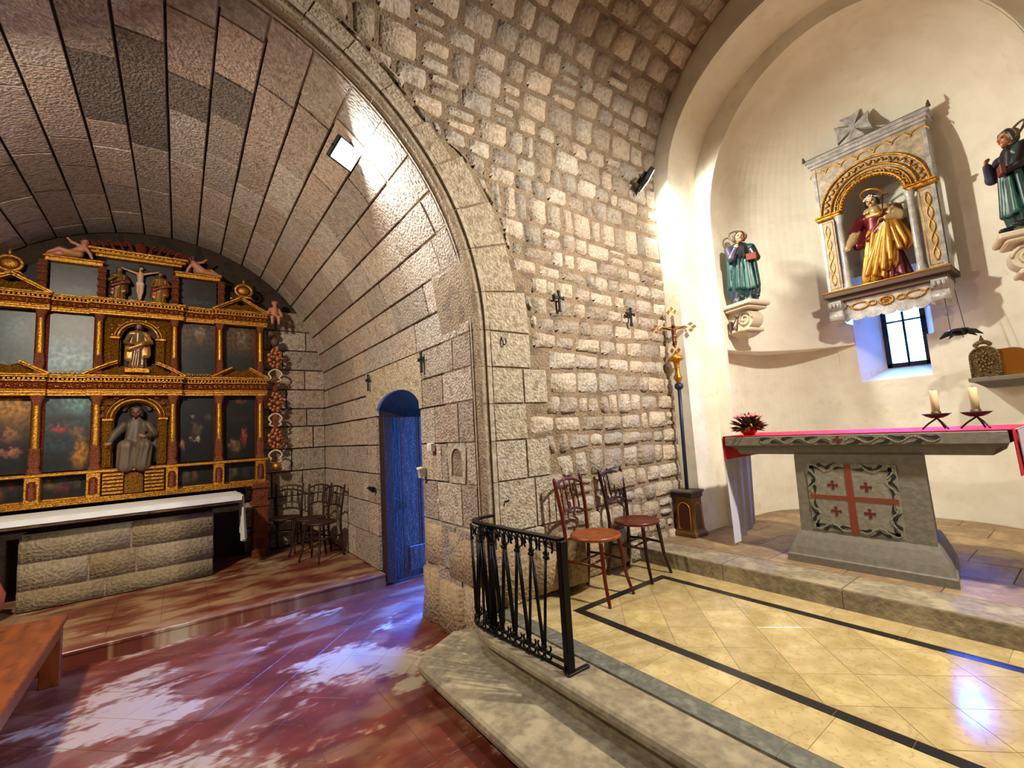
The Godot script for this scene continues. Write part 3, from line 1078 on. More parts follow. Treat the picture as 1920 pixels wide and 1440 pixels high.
func build_floors() -> void:
	var f = structure("floor", "worn red painted floor of nave and chapel scored into diagonal squares")
	var st := sb()
	bx(st, Vector3(0.5, -0.1525, -1.8), Vector3(13.0, 0.3, 13.2))
	obj("bed", st, M.floor_bed, f)
	var out := rect(-5.0, -1.6, 1.7, 4.5)
	st = sb()
	loft(st, out, [[0, -0.012], [0, 0.0]], FLOOR_UV)
	loft(st, rect(-2.36, -4.96, -1.75, -1.6), [[0, -0.012], [0, 0.0]], FLOOR_UV)
	loft(st, rect(-5.0, -2.87, -2.36, -1.6), [[0, -0.012], [0, 0.0]], FLOOR_UV)
	obj("nave_floor", st, M.red_floor, f)
	pave(f, "tile", rect(-1.75, -4.96, 0.62, -1.6), grid_cells(true, 0.373, Vector2(0.04, 3.57), Rect2(-1.75, -4.96, 2.4, 3.4)), 0.0, M.red_floor, 0.0012, FLOOR_UV)
	pave(f, "tile", rect(0.62, -4.96, 2.75, -3.06), grid_cells(true, 0.373, Vector2(0.04, 3.57), Rect2(0.62, -4.96, 2.2, 1.9)), 0.0, M.red_floor, 0.0012, FLOOR_UV)
	pave(f, "tile", rect(0.62, -3.06, 1.7, -1.6), grid_cells(false, 0.43, Vector2(0.62, -3.06), Rect2(0.62, -3.06, 1.0, 1.5)), 0.0, M.red_floor, 0.0012, FLOOR_UV)
	# raised platform of the chapel
	var p = structure("chapel_platform", "raised red and ochre floor in front of the gilded retable")
	st = sb()
	loft(st, rect(-2.4, BZ - 0.05, SX + 0.02, -4.985), [[0, 0.0], [0, PH - 0.014]])
	obj("bed", st, M.floor_bed, p)
	st = sb()
	loft(st, rect(-2.36, -5.12, SX, -4.96), [[0.0, 0.0], [0.0, PH - 0.03], [0.006, PH - 0.024], [0.006, PH - 0.006], [0.0, PH]], FLOOR_UV)
	obj("step_edge", st, M.red_floor, p)
	pave(p, "tile", rect(-1.9, BZ, SX, -5.12), grid_cells(false, 0.36, Vector2(-1.9, -5.12 - 0.36 * 8), Rect2(-1.9, -7.4, 3.75, 2.3)), PH, M.red_floor, 0.001, FLOOR_UV)
	st = sb()
	loft(st, rect(-2.36, BZ, -1.9, -5.12), [[0, PH - 0.014], [0, PH]], FLOOR_UV)
	obj("platform_edge", st, M.red_floor, p)
	# sanctuary
	var s = structure("sanctuary_floor", "polished yellow marble floor laid diagonally inside a black border")
	st = sb()
	loft(st, rect(1.86, WZ - 0.2, 3.6, 0.34), [[0, 0.0], [0, FH - 0.0025]])
	loft(st, rect(1.74, -2.78, 1.88, 0.34), [[0, 0.0], [0, FH - 0.012]])
	obj("bed", st, M.grout, s)
	var z1 = 2.0 * CZ + 2.45
	pave(s, "tile", rect(2.345, -2.415, 3.275, z1 - 0.035), grid_cells(true, 0.373, Vector2(1.04, 3.64), Rect2(2.3, -2.5, 1.0, 2.6)), FH, M.yellow, 0.0012, Rect2(), true)
	var bands = [rect(1.98, WZ, 2.28, 0.33), rect(3.34, WZ, 3.55, 0.33), rect(2.28, WZ, 3.34, -2.48), rect(2.28, z1 + 0.03, 3.34, 0.33)]
	for b in bands:
		var r = Rect2(b[0], b[2] - b[0])
		pave(s, "tile", b, grid_cells(false, 0.40, Vector2(1.98, -2.87), r), FH, M.yellow, 0.0012, Rect2(), true)
	for b in [[rect(2.28, -2.48, 2.345, z1 + 0.03), 1], [rect(3.275, -2.48, 3.34, z1 + 0.03), 1], [rect(2.345, -2.48, 3.275, -2.415), 0], [rect(2.345, z1 - 0.035, 3.275, z1 + 0.03), 0]]:
		var cells = []
		for k in 12:
			if b[1]:
				cells.append(rect(2.0, -2.48 + k * 0.266, 3.6, -2.48 + (k + 1) * 0.266))
			else:
				cells.append(rect(2.345 + k * 0.266, -3.0, 2.345 + (k + 1) * 0.266, 0.5))
		pave(s, "border_strip", b[0], cells, FH, M.black_marble, 0.0012)
	for k in 5:
		st = sb()
		loft(st, rect(1.857, WZ + 0.02 + k * 0.64, 1.978, WZ + 0.02 + (k + 1) * 0.64 - 0.003), [[0, FH - 0.02], [0, FH - 0.001], [-0.002, FH + 0.0005]])
		obj("dark_stone_strip", st, M.dark_strip, s)
	# altar platform
	var a = structure("altar_platform", "low stone platform with a pale kerb under the main altar")
	st = sb()
	loft(st, rect(3.56, -2.80, 6.9, 0.4), [[0, 0.0], [0, AH - 0.012]])
	obj("bed", st, M.mortar, a)
	for k in 4:
		st = sb()
		var z = WZ + 0.01 + k * 0.82
		loft(st, rect(3.545, z, 3.865, z + 0.816), [[-0.004, FH - 0.02], [0.0, FH], [0.0, AH - 0.012], [-0.003, AH - 0.003], [-0.012, AH]])
		obj("kerb_stone", st, M.step, a)
	var x = 3.868
	var n = 0
	while x < 6.7:
		var wd = 0.44
		var z = WZ + (0.0 if n % 2 == 0 else -0.25)
		while z < 0.35:
			st = sb()
			var g = rng.randf_range(0.85, 1.0)
			st.set_color(Color(g, g, g * 0.97))
			loft(st, rect(x, maxf(z, WZ + 0.0), x + wd - 0.004, z + 0.516), [[0, AH - 0.03], [0, AH - 0.003], [-0.003, AH + rng.randf_range(-0.001, 0.001)]])
			obj("slab", st, M.slab, a)
			z += 0.52
		x += wd
		n += 1

func build_steps() -> void:
	var s = structure("stone_steps", "two worn grey stone steps with rounded noses leading up to the sanctuary")
	var plan = PackedVector2Array([Vector2(1.66, -3.14), Vector2(1.42, -3.02), Vector2(1.30, -2.94), Vector2(1.262, -2.88), Vector2(1.25, -2.78), Vector2(1.245, -1.9), Vector2(1.245, 0.33), Vector2(1.72, 0.33), Vector2(1.9, -3.05)])
	var st := sb(false)
	loft(st, plan, [[-0.085, 0.0], [-0.08, 0.075], [-0.02, 0.082], [-0.004, 0.095], [0.0, 0.115], [-0.006, 0.136], [-0.022, 0.148], [-0.05, 0.151]])
	obj("step", st, M.step, s)
	var p2 = PackedVector2Array([Vector2(1.86, -2.90), Vector2(1.73, -2.85), Vector2(1.655, -2.78), Vector2(1.615, -2.68), Vector2(1.60, -2.55), Vector2(1.60, -1.9), Vector2(1.605, 0.33), Vector2(1.858, 0.33)])
	st = sb(false)
	loft(st, p2, [[-0.06, 0.148], [-0.055, 0.225], [-0.015, 0.232], [-0.002, 0.245], [0.0, 0.265], [-0.006, 0.285], [-0.02, 0.297], [-0.05, 0.30]])
	obj("step", st, M.step, s)

# ------------------------------------------------------------------ door
func build_door() -> void:
	var d = structure("door_1", "weathered dark violet plank door standing open into the chapel doorway")
	d.position = Vector3(SX + 0.03, 0.03, -5.0)
	var st := sb()
	# leaf lies along +X, its face looks to +Z
	for k in 4:
		st = sb()
		bx(st, Vector3(0.10 + 0.2 * k, 0.905, 0.0), Vector3(0.198, 1.81, 0.045), 0.004)
		obj("plank", st, M.door_wood, d)
	st = sb()
	bx(st, Vector3(0.035, 0.905, 0.012), Vector3(0.10, 1.81, 0.11), 0.006)
	obj("edge_stile", st, M.door_edge, d)
	st = sb()
	bx(st, Vector3(0.44, 0.905, 0.03), Vector3(0.02, 1.8, 0.02), 0.003)
	obj("bead", st, M.door_wood, d)
	st = sb()
	bx(st, Vector3(0.36, 0.20, 0.034), Vector3(0.20, 0.27, 0.03), 0.006)
	obj("patch_board", st, M.door_wood, d)
	st = sb(true)
	var ring = []
	for k in 14:
		var t = TAU * k / 14
		ring.append(Vector3(0.19 + 0.045 * cos(t), 0.80 + 0.032 * sin(t), 0.05))
	tube(st, ring, 0.006, 6, true)
	obj("ring_handle", st, M.iron_grey, d, "iron ring handle")
	st = sb()
	for p in [[0.14, 0.86], [0.25, 0.87], [0.19, 0.84], [0.30, 0.5], [0.36, 0.51], [0.35, 0.95], [0.38, 0.90]]:
		bx(st, Vector3(p[0], p[1], 0.026), Vector3(0.014, 0.014, 0.01), 0.003)
	obj("nail_heads", st, M.iron_grey, d)
	# threshold and the ground outside
	var t = structure("floor", "stone threshold and paving outside the open door")
	st = sb()
	loft(st, rect(2.75, -9.0, 9.0, -2.95), [[0, -0.2], [0, -0.02]])
	obj("paving", st, M.outside, t)
	var o = structure("wall_outside", "stone wall across the lane outside the open door")
	st = sb()
	bx(st, Vector3(6.2, 1.7, -6.4), Vector3(0.5, 3.6, 6.0), 0.02)
	obj("masonry", st, M.street, o)

# ------------------------------------------------------------------ lamps
func aim(n: Vector3) -> Basis:
	return Basis.looking_at(n, Vector3.UP)

func floodlight(at: Vector3, dir: Vector3, size: Vector2, energy: float, col: Color, label: String, mount: Vector3, glow := 6.0, roll := 0.0, cone := 0.0) -> void:
	var l = thing("floodlight", label, "floodlight", at)
	var B = aim(dir) * Basis(Vector3(0, 0, 1), roll)
	var st := sb()
	bx(st, B * Vector3(0, 0, 0.035), Vector3(size.x + 0.03, size.y + 0.03, 0.05), 0.008, B)
	bx(st, B * Vector3(0, 0, 0.065), Vector3(size.x * 0.6, size.y * 0.6, 0.03), 0.006, B)
	for k in 5:
		bx(st, B * Vector3((k - 2) * size.x * 0.13, 0, 0.085), Vector3(0.008, size.y * 0.55, 0.02), 0.0, B)
	obj("housing", st, M.black, l)
	st = sb()
	bx(st, B * Vector3(0, 0, 0.006), Vector3(size.x, size.y, 0.008), 0.002, B)
	var em := mat(Color(0.9, 0.9, 0.9), 0.4)
	em.emission_enabled = true
	em.emission = col
	em.emission_energy_multiplier = glow
	obj("lit_glass", st, em, l, "glowing front glass")
	st = sb(true)
	for s in [-1, 1]:
		var side = B * Vector3(s * (size.x * 0.5 + 0.022), 0, 0.04)
		tube(st, [side, side.lerp(mount, 0.55) + B * Vector3(s * 0.02, 0, 0.02), mount], 0.007, 6)
	obj("yoke", st, M.black, l)
	var a: Light3D
	if cone > 0.0:
		var sp := SpotLight3D.new()
		sp.spot_angle = cone
		sp.spot_angle_attenuation = 0.9
		sp.spot_range = 30.0
		sp.spot_attenuation = 2.0
		sp.light_size = 0.07
		a = sp
	else:
		var ar := AreaLight3D.new()
		ar.area_size = size
		ar.area_range = 30.0
		ar.area_attenuation = 2.0
		a = ar
	a.name = "light"
	a.basis = B
	a.position = dir.normalized() * (0.012 if cone <= 0.0 else 0.09)
	a.light_energy = energy
	a.light_color = col
	a.shadow_enabled = true
	l.add_child(a)

func build_lamps() -> void:
	floodlight(Vector3(4.0, 4.18, -2.69), Vector3(0.74, -0.52, 0.42), Vector2(0.20, 0.15), E_LEFT, Color(1.0, 0.98, 0.92), "black floodlight on the stone wall beside the apse arch", Vector3(-0.06, -0.12, -0.12), 5.0, 0.0, 66.0)
	floodlight(Vector3(3.35, 4.10, 0.20), Vector3(-0.20, -0.74, -0.64), Vector2(0.20, 0.15), E_RIGHT, Color(1.0, 0.96, 0.90), "floodlight on the opposite nave wall, out of view", Vector3(0.0, -0.05, 0.12), 5.0, 0.0, 78.0)
	floodlight(Vector3(1.06, 3.90, -3.46), Vector3(0.35, -0.60, 0.55), Vector2(0.22, 0.16), E_CHAPEL, Color(0.96, 0.98, 1.0), "lit floodlight glaring white under the chapel vault", Vector3(0.06, 0.14, -0.06), 40.0)
	floodlight(Vector3(-1.55, 3.88, -3.5), Vector3(0.35, -0.75, -0.35), Vector2(0.22, 0.16), E_FAR, Color(1.0, 0.94, 0.85), "floodlight on the far side of the chapel vault, out of view", Vector3(-0.06, 0.14, 0.0), 20.0)

const E_LEFT := 7.2
const E_RIGHT := 22.0
const E_CHAPEL := 4.5
const E_FAR := 19.0

# ------------------------------------------------------------------ carved figures: rounded bones joined by a smooth minimum, meshed as surface nets
# bone: [a, b, radius at a, radius at b, colour, squash in z, folds, fold depth]
func bone(a: Vector3, b: Vector3, ra: float, rb: float, c: Color, squash := 1.0, folds := 0, depth := 0.0) -> Array:
	return [a, b, ra, rb, c, squash, folds, depth]

func carve(bones: Array, cell: float, blend: float, arrays: Array) -> void:
	var lo = Vector3(1e9, 1e9, 1e9)
	var hi = -lo
	for b in bones:
		var r = maxf(b[2], b[3]) * (1.0 + b[7] * 3.0) + cell * 3.0 + blend
		var rv = Vector3(r, r, r)
		lo = lo.min(b[0] - rv).min(b[1] - rv)
		hi = hi.max(b[0] + rv).max(b[1] + rv)
	var nx = int((hi.x - lo.x) / cell) + 2
	var ny = int((hi.y - lo.y) / cell) + 2
	var nz = int((hi.z - lo.z) / cell) + 2
	var F := PackedFloat32Array()
	F.resize(nx * ny * nz)
	F.fill(1.0)
	var best := PackedFloat32Array()
	best.resize(nx * ny * nz)
	best.fill(1.0)
	var who := PackedInt32Array()
	who.resize(nx * ny * nz)
	for bi in bones.size():
		var b = bones[bi]
		var A: Vector3 = b[0]
		var ab: Vector3 = b[1] - A
		var ra: float = b[2]
		var rb: float = b[3]
		var sq: float = b[5]
		var folds: int = b[6]
		var depth: float = b[7]
		var l2 = maxf(ab.length_squared(), 1e-9)
		var r = maxf(ra, rb) * (1.0 + depth * 2.0) + cell * 2.5 + blend
		var mn = (A.min(b[1]) - Vector3(r, r, r) - lo) / cell
		var mx = (A.max(b[1]) + Vector3(r, r, r) - lo) / cell
		for k in range(maxi(0, int(mn.z)), mini(nz, int(mx.z) + 2)):
			for j in range(maxi(0, int(mn.y)), mini(ny, int(mx.y) + 2)):
				var row = (k * ny + j) * nx
				for i in range(maxi(0, int(mn.x)), mini(nx, int(mx.x) + 2)):
					var p = lo + Vector3(i, j, k) * cell
					var ap = p - A
					var t = clampf(ap.dot(ab) / l2, 0.0, 1.0)
					var q = ap - ab * t
					q.z /= sq
					var d = q.length() - lerpf(ra, rb, t)
					if folds > 0:
						d -= depth * sin(atan2(q.z, q.x) * folds + p.y * 9.0 + bi) * ra * (1.0 - t * 0.6)
					d *= minf(1.0, sq)
					var n = row + i
					var f = F[n]
					var h = maxf(blend - absf(f - d), 0.0) / blend
					F[n] = minf(f, d) - h * h * blend * 0.25
					if d < best[n]:
						best[n] = d
						who[n] = bi
	var V: PackedVector3Array = arrays[0]
	var C: PackedColorArray = arrays[1]
	var I: PackedInt32Array = arrays[2]
	var at := PackedInt32Array()
	at.resize(nx * ny * nz)
	at.fill(-1)
	var off = [0, 1, nx, nx + 1, nx * ny, nx * ny + 1, nx * ny + nx, nx * ny + nx + 1]
	var pos = [Vector3(0, 0, 0), Vector3(1, 0, 0), Vector3(0, 1, 0), Vector3(1, 1, 0), Vector3(0, 0, 1), Vector3(1, 0, 1), Vector3(0, 1, 1), Vector3(1, 1, 1)]
	var eds = [[0, 1], [2, 3], [4, 5], [6, 7], [0, 2], [1, 3], [4, 6], [5, 7], [0, 4], [1, 5], [2, 6], [3, 7]]
	var lim = cell * 2.0
	for k in nz - 1:
		for j in ny - 1:
			for i in nx - 1:
				var n = (k * ny + j) * nx + i
				if absf(F[n]) > lim:
					continue
				var mask = 0
				for c in 8:
					if F[n + off[c]] < 0.0:
						mask |= 1 << c
				if mask == 0 or mask == 255:
					continue
				var s = Vector3.ZERO
				var cnt = 0
				for e in eds:
					var fa = F[n + off[e[0]]]
					var fb = F[n + off[e[1]]]
					if (fa < 0.0) != (fb < 0.0):
						s += pos[e[0]].lerp(pos[e[1]], fa / (fa - fb))
						cnt += 1
				at[n] = V.size()
				V.append(lo + (Vector3(i, j, k) + s / cnt) * cell)
				C.append(bones[who[n]][4])
	for k in range(1, nz - 1):
		for j in range(1, ny - 1):
			for i in range(1, nx - 1):
				var n = (k * ny + j) * nx + i
				var f = F[n]
				if absf(f) > lim:
					continue
				for ax in 3:
					var st = [1, nx, nx * ny][ax]
					var g = F[n + st]
					if (f < 0.0) == (g < 0.0):
						continue
					var u = [nx, nx * ny, 1][ax]
					var w = [nx * ny, 1, nx][ax]
					var a = at[n - u - w]
					var b = at[n - w]
					var c = at[n]
					var d = at[n - u]
					if a < 0 or b < 0 or c < 0 or d < 0:
						continue
					if f < 0.0:
						I.append_array(PackedInt32Array([a, c, b, a, d, c]))
					else:
						I.append_array(PackedInt32Array([a, b, c, a, c, d]))
	arrays[0] = V
	arrays[1] = C
	arrays[2] = I

func figure_mesh(groups: Array) -> ArrayMesh:
	var arr = [PackedVector3Array(), PackedColorArray(), PackedInt32Array()]
	for g in groups:
		carve(g[0], g[1], g[2], arr)
	var V = arr[0]
	var I = arr[2]
	var N := PackedVector3Array()
	N.resize(V.size())
	for t in range(0, I.size(), 3):
		var n = (V[I[t + 2]] - V[I[t]]).cross(V[I[t + 1]] - V[I[t]])
		for e in 3:
			N[I[t + e]] += n
	for i in N.size():
		N[i] = N[i].normalized()
	var m := ArrayMesh.new()
	var a = []
	a.resize(Mesh.ARRAY_MAX)
	a[Mesh.ARRAY_VERTEX] = V
	a[Mesh.ARRAY_NORMAL] = N
	a[Mesh.ARRAY_COLOR] = arr[1]
	a[Mesh.ARRAY_INDEX] = I
	m.add_surface_from_arrays(Mesh.PRIMITIVE_TRIANGLES, a)
	return m

# head bones round a centre, looking along dir
func head_bones(c: Vector3, r: float, look: Vector3, skin: Color, hair: Color, beard := false, long_hair := true) -> Array:
	var z = look.normalized()
	var x = Vector3.UP.cross(z).normalized()
	var y = z.cross(x)
	var P = func(a: float, b: float, d: float) -> Vector3: return c + (x * a + y * b + z * d) * r
	var dark = lin(0.12, 0.08, 0.06)
	var lip = lin(0.55, 0.2, 0.18)
	var l = [
		bone(P.call(0, 0.28, -0.05), P.call(0, -0.35, 0.18), r * 0.82, r * 0.62, skin),
		bone(P.call(0, 0.10, 0.72), P.call(0, -0.20, 0.98), r * 0.10, r * 0.15, skin),
		bone(P.call(-0.14, -0.22, 0.86), P.call(0.14, -0.22, 0.86), r * 0.08, r * 0.08, skin),
		bone(P.call(0, -0.78, 0.55), P.call(0, -0.80, 0.55), r * 0.26, r * 0.24, skin),
		bone(P.call(-0.34, 0.20, 0.70), P.call(0.34, 0.20, 0.70), r * 0.13, r * 0.13, skin),
		bone(P.call(-0.17, -0.48, 0.76), P.call(0.17, -0.48, 0.76), r * 0.085, r * 0.085, lip),
		bone(P.call(-0.38, -0.28, 0.52), P.call(-0.38, -0.30, 0.52), r * 0.24, r * 0.24, skin),
		bone(P.call(0.38, -0.28, 0.52), P.call(0.38, -0.30, 0.52), r * 0.24, r * 0.24, skin),
		bone(P.call(-0.30, 0.03, 0.72), P.call(-0.29, 0.03, 0.72), r * 0.13, r * 0.13, dark),
		bone(P.call(0.30, 0.03, 0.72), P.call(0.29, 0.03, 0.72), r * 0.13, r * 0.13, dark),
		bone(P.call(-0.82, -0.1, 0.0), P.call(-0.80, 0.15, 0.0), r * 0.13, r * 0.15, skin),
		bone(P.call(0.82, -0.1, 0.0), P.call(0.80, 0.15, 0.0), r * 0.13, r * 0.15, skin),
		bone(P.call(-0.45, 0.62, 0.25), P.call(0.45, 0.62, 0.25), r * 0.42, r * 0.42, hair),
		bone(P.call(0, 0.45, -0.45), P.call(0, -0.2, -0.5), r * 0.72, r * 0.62, hair),
	]
	if long_hair:
		for s in [-1, 1]:
			l.append(bone(P.call(s * 0.74, 0.35, 0.12), P.call(s * 0.82, -0.65, -0.05), r * 0.30, r * 0.24, hair))
	if beard:
		l.append(bone(P.call(0, -0.85, 0.5), P.call(0, -1.25, 0.45), r * 0.34, r * 0.16, hair))
	return l

# hand: palm from wrist along dir, thumb to the side, fingers curling towards bend
func hand_bones(w: Vector3, dir: Vector3, bend: Vector3, size: float, skin: Color, curl := 0.6) -> Array:
	var f = dir.normalized()
	var b = (bend - f * bend.dot(f)).normalized()
	var s = f.cross(b)
	var l = [bone(w, w + f * size * 0.42, size * 0.16, size * 0.17, skin), bone(w + s * size * 0.12 + f * size * 0.2, w + s * size * 0.12 + f * size * 0.45, size * 0.10, size * 0.09, skin), bone(w - s * size * 0.12 + f * size * 0.2, w - s * size * 0.12 + f * size * 0.45, size * 0.10, size * 0.09, skin)]
	var len = [0.30, 0.40, 0.44, 0.38]
	for k in 4:
		var base = w + f * size * 0.48 + s * size * (0.24 - 0.16 * k)
		var d1 = (f + b * curl * 0.6).normalized()
		var d2 = (f + b * curl * 2.0).normalized()
		var k1 = base + d1 * size * len[k] * 0.55
		l.append(bone(base, k1, size * 0.075, size * 0.068, skin))
		l.append(bone(k1, k1 + d2 * size * len[k] * 0.5, size * 0.068, size * 0.055, skin))
	var tb = w + f * size * 0.12 - s * size * 0.18
	var tk = tb + (f * 0.7 - s * 0.6 + b * 0.3).normalized() * size * 0.25
	l.append(bone(tb, tk, size * 0.085, size * 0.075, skin))
	l.append(bone(tk, tk + (f * 0.9 - s * 0.1 + b * 0.5).normalized() * size * 0.2, size * 0.07, size * 0.06, skin))
	return l

func putto(scale: float, pose := 0) -> ArrayMesh:
	var sk = lin(0.72, 0.47, 0.38)
	var hr = lin(0.30, 0.17, 0.10)
	var s = scale
	var l = []
	if pose == 0:
		# seated, arms down
		l = [bone(Vector3(0, 0.30, 0) * s, Vector3(0, 0.55, 0.02) * s, 0.12 * s, 0.11 * s, sk), bone(Vector3(0, 0.62, 0.02) * s, Vector3(0, 0.66, 0.02) * s, 0.05 * s, 0.05 * s, sk)]
		for e in [-1, 1]:
			l.append(bone(Vector3(e * 0.13, 0.57, 0) * s, Vector3(e * 0.20, 0.38, 0.06) * s, 0.05 * s, 0.045 * s, sk))
			l.append(bone(Vector3(e * 0.20, 0.38, 0.06) * s, Vector3(e * 0.22, 0.24, 0.10) * s, 0.045 * s, 0.035 * s, sk))
			l.append(bone(Vector3(e * 0.07, 0.27, 0.02) * s, Vector3(e * 0.10, 0.24, 0.22) * s, 0.08 * s, 0.065 * s, sk))
			l.append(bone(Vector3(e * 0.10, 0.24, 0.22) * s, Vector3(e * 0.10, 0.02, 0.22) * s, 0.06 * s, 0.035 * s, sk))
			l.append(bone(Vector3(e * 0.10, 0.01, 0.22) * s, Vector3(e * 0.10, 0.0, 0.29) * s, 0.035 * s, 0.03 * s, sk))
		l += head_bones(Vector3(0, 0.76, 0.03) * s, 0.115 * s, Vector3(0.3, -0.1, 1), sk, hr, false, false)
	else:
		# reclining towards -x, one arm raised
		l = [bone(Vector3(-0.05, 0.14, 0) * s, Vector3(0.18, 0.34, 0.02) * s, 0.12 * s, 0.11 * s, sk),
			bone(Vector3(-0.05, 0.13, 0.04) * s, Vector3(-0.34, 0.20, 0.08) * s, 0.09 * s, 0.065 * s, sk),
			bone(Vector3(-0.34, 0.20, 0.08) * s, Vector3(-0.58, 0.06, 0.08) * s, 0.06 * s, 0.035 * s, sk),
			bone(Vector3(-0.05, 0.10, -0.02) * s, Vector3(-0.36, 0.08, 0.0) * s, 0.08 * s, 0.06 * s, sk),
			bone(Vector3(-0.36, 0.08, 0) * s, Vector3(-0.62, 0.03, 0) * s, 0.055 * s, 0.035 * s, sk),
			bone(Vector3(0.24, 0.36, 0.04) * s, Vector3(0.34, 0.18, 0.06) * s, 0.05 * s, 0.045 * s, sk),
			bone(Vector3(0.34, 0.18, 0.06) * s, Vector3(0.40, 0.03, 0.08) * s, 0.042 * s, 0.035 * s, sk),
			bone(Vector3(0.12, 0.40, 0.04) * s, Vector3(-0.08, 0.48, 0.06) * s, 0.05 * s, 0.04 * s, sk),
			bone(Vector3(-0.08, 0.48, 0.06) * s, Vector3(-0.18, 0.60, 0.06) * s, 0.04 * s, 0.03 * s, sk),
			bone(Vector3(-0.2, 0.12, 0.02) * s, Vector3(0.1, 0.12, 0.06) * s, 0.10 * s, 0.11 * s, lin(0.6, 0.42, 0.2), 1.0, 5, 0.1)]
		l += head_bones(Vector3(0.22, 0.52, 0.04) * s, 0.115 * s, Vector3(0.1, -0.2, 1), sk, hr, false, false)
	return figure_mesh([[l, 0.022 * s, 0.03 * s]])

# standing robed figure for the small niches
func robed(h: float, robe: Color, mantle: Color, skin: Color, hair: Color, variant: int, cell: float) -> ArrayMesh:
	var s = h
	var l = [
		bone(Vector3(0, 0.03, 0) * s, Vector3(0, 0.5, 0) * s, 0.15 * s, 0.11 * s, robe, 0.75, 9, 0.12),
		bone(Vector3(0, 0.5, 0) * s, Vector3(0, 0.76, 0) * s, 0.115 * s, 0.10 * s, robe, 0.75, 6, 0.05),
		bone(Vector3(-0.11, 0.77, 0) * s, Vector3(0.11, 0.77, 0) * s, 0.055 * s, 0.055 * s, mantle),
		bone(Vector3(-0.13, 0.74, -0.03) * s, Vector3(-0.15, 0.22, -0.02) * s, 0.065 * s, 0.09 * s, mantle, 0.8, 7, 0.1),
		bone(Vector3(0.13, 0.74, -0.03) * s, Vector3(0.14, 0.30, 0.02) * s, 0.06 * s, 0.085 * s, mantle, 0.8, 7, 0.1),
		bone(Vector3(-0.15, 0.42, 0.07) * s, Vector3(0.13, 0.56, 0.09) * s, 0.06 * s, 0.05 * s, mantle, 0.8, 5, 0.1),
		bone(Vector3(0, 0.78, 0) * s, Vector3(0, 0.86, 0.01) * s, 0.045 * s, 0.04 * s, skin)]
	var reach = [[Vector3(-0.20, 0.58, 0.08), Vector3(-0.08, 0.66, 0.15)], [Vector3(-0.21, 0.56, 0.05), Vector3(-0.13, 0.50, 0.16)]][variant % 2]
	l.append(bone(Vector3(-0.14, 0.75, 0) * s, reach[0] * s, 0.05 * s, 0.045 * s, robe))
	l.append(bone(reach[0] * s, reach[1] * s, 0.045 * s, 0.03 * s, robe))
	l.append(bone(Vector3(0.14, 0.75, 0) * s, Vector3(0.22, 0.57, 0.07) * s, 0.05 * s, 0.045 * s, mantle))
	l.append(bone(Vector3(0.22, 0.57, 0.07) * s, Vector3(0.12, 0.52, 0.15) * s, 0.045 * s, 0.032 * s, robe))
	l += hand_bones(reach[1] * s, Vector3(0.5, 0.3, 0.4), Vector3(0, -0.5, 0.5), 0.085 * s, skin)
	l += hand_bones(Vector3(0.12, 0.52, 0.15) * s, Vector3(-0.8, 0.1, 0.4), Vector3(0, 0.3, 0.5), 0.085 * s, skin)
	l += [bone(Vector3(-0.06, 0.02, 0.08) * s, Vector3(-0.07, 0.01, 0.14) * s, 0.03 * s, 0.025 * s, skin), bone(Vector3(0.06, 0.02, 0.08) * s, Vector3(0.08, 0.01, 0.14) * s, 0.03 * s, 0.025 * s, skin)]
	var hd = head_bones(Vector3(0, 0.925, 0.02) * s, 0.072 * s, Vector3(0.2 if variant % 2 else -0.25, -0.05, 1), skin, hair, variant % 2 == 1)
	return figure_mesh([[l, cell, 0.02 * s], [hd, cell * 0.6, 0.012 * s]])

# ------------------------------------------------------------------ gilded retable
# soft brush blobs over a dark ground: [x, y, rx, ry, colour, strength]
func canvas(w: int, h: int, sky: Color, ground: Color, blobs: Array, sd: int) -> StandardMaterial3D:
	var n := FastNoiseLite.new()
	n.seed = sd
	n.frequency = 0.06
	n.fractal_octaves = 4
	var im = n.get_image(w, h)
	im.convert(Image.FORMAT_L8)
	var a = im.get_data()
	n.seed = sd + 50
	n.frequency = 0.03
	var im2 = n.get_image(w, h)
	im2.convert(Image.FORMAT_L8)
	var b = im2.get_data()
	var out := PackedByteArray()
	out.resize(w * h * 3)
	for j in h:
		for i in w:
			var k = j * w + i
			var x = float(i) / w + (b[k] / 255.0 - 0.5) * 0.14
			var y = float(j) / h + (a[k] / 255.0 - 0.5) * 0.10
			var c = sky.lerp(ground, smoothstep(0.25, 0.75, y))
			for e in blobs:
				var d = Vector2((x - e[0]) / e[2], (y - e[1]) / e[3]).length_squared()
				if d < 4.0:
					c = c.lerp(e[4], clampf(exp(-d * d * 0.8) * e[5], 0.0, 1.0))
			var g = 0.65 + a[k] / 255.0 * 0.95
			out[k * 3] = int(clampf(c.r * g, 0, 1) * 255.0)
			out[k * 3 + 1] = int(clampf(c.g * g, 0, 1) * 255.0)
			out[k * 3 + 2] = int(clampf(c.b * g, 0, 1) * 255.0)
	var m := mat(Color.WHITE, 0.4)
	m.albedo_texture = ImageTexture.create_from_image(Image.create_from_data(w, h, false, Image.FORMAT_RGB8, out))
	m.texture_repeat = false
	return m

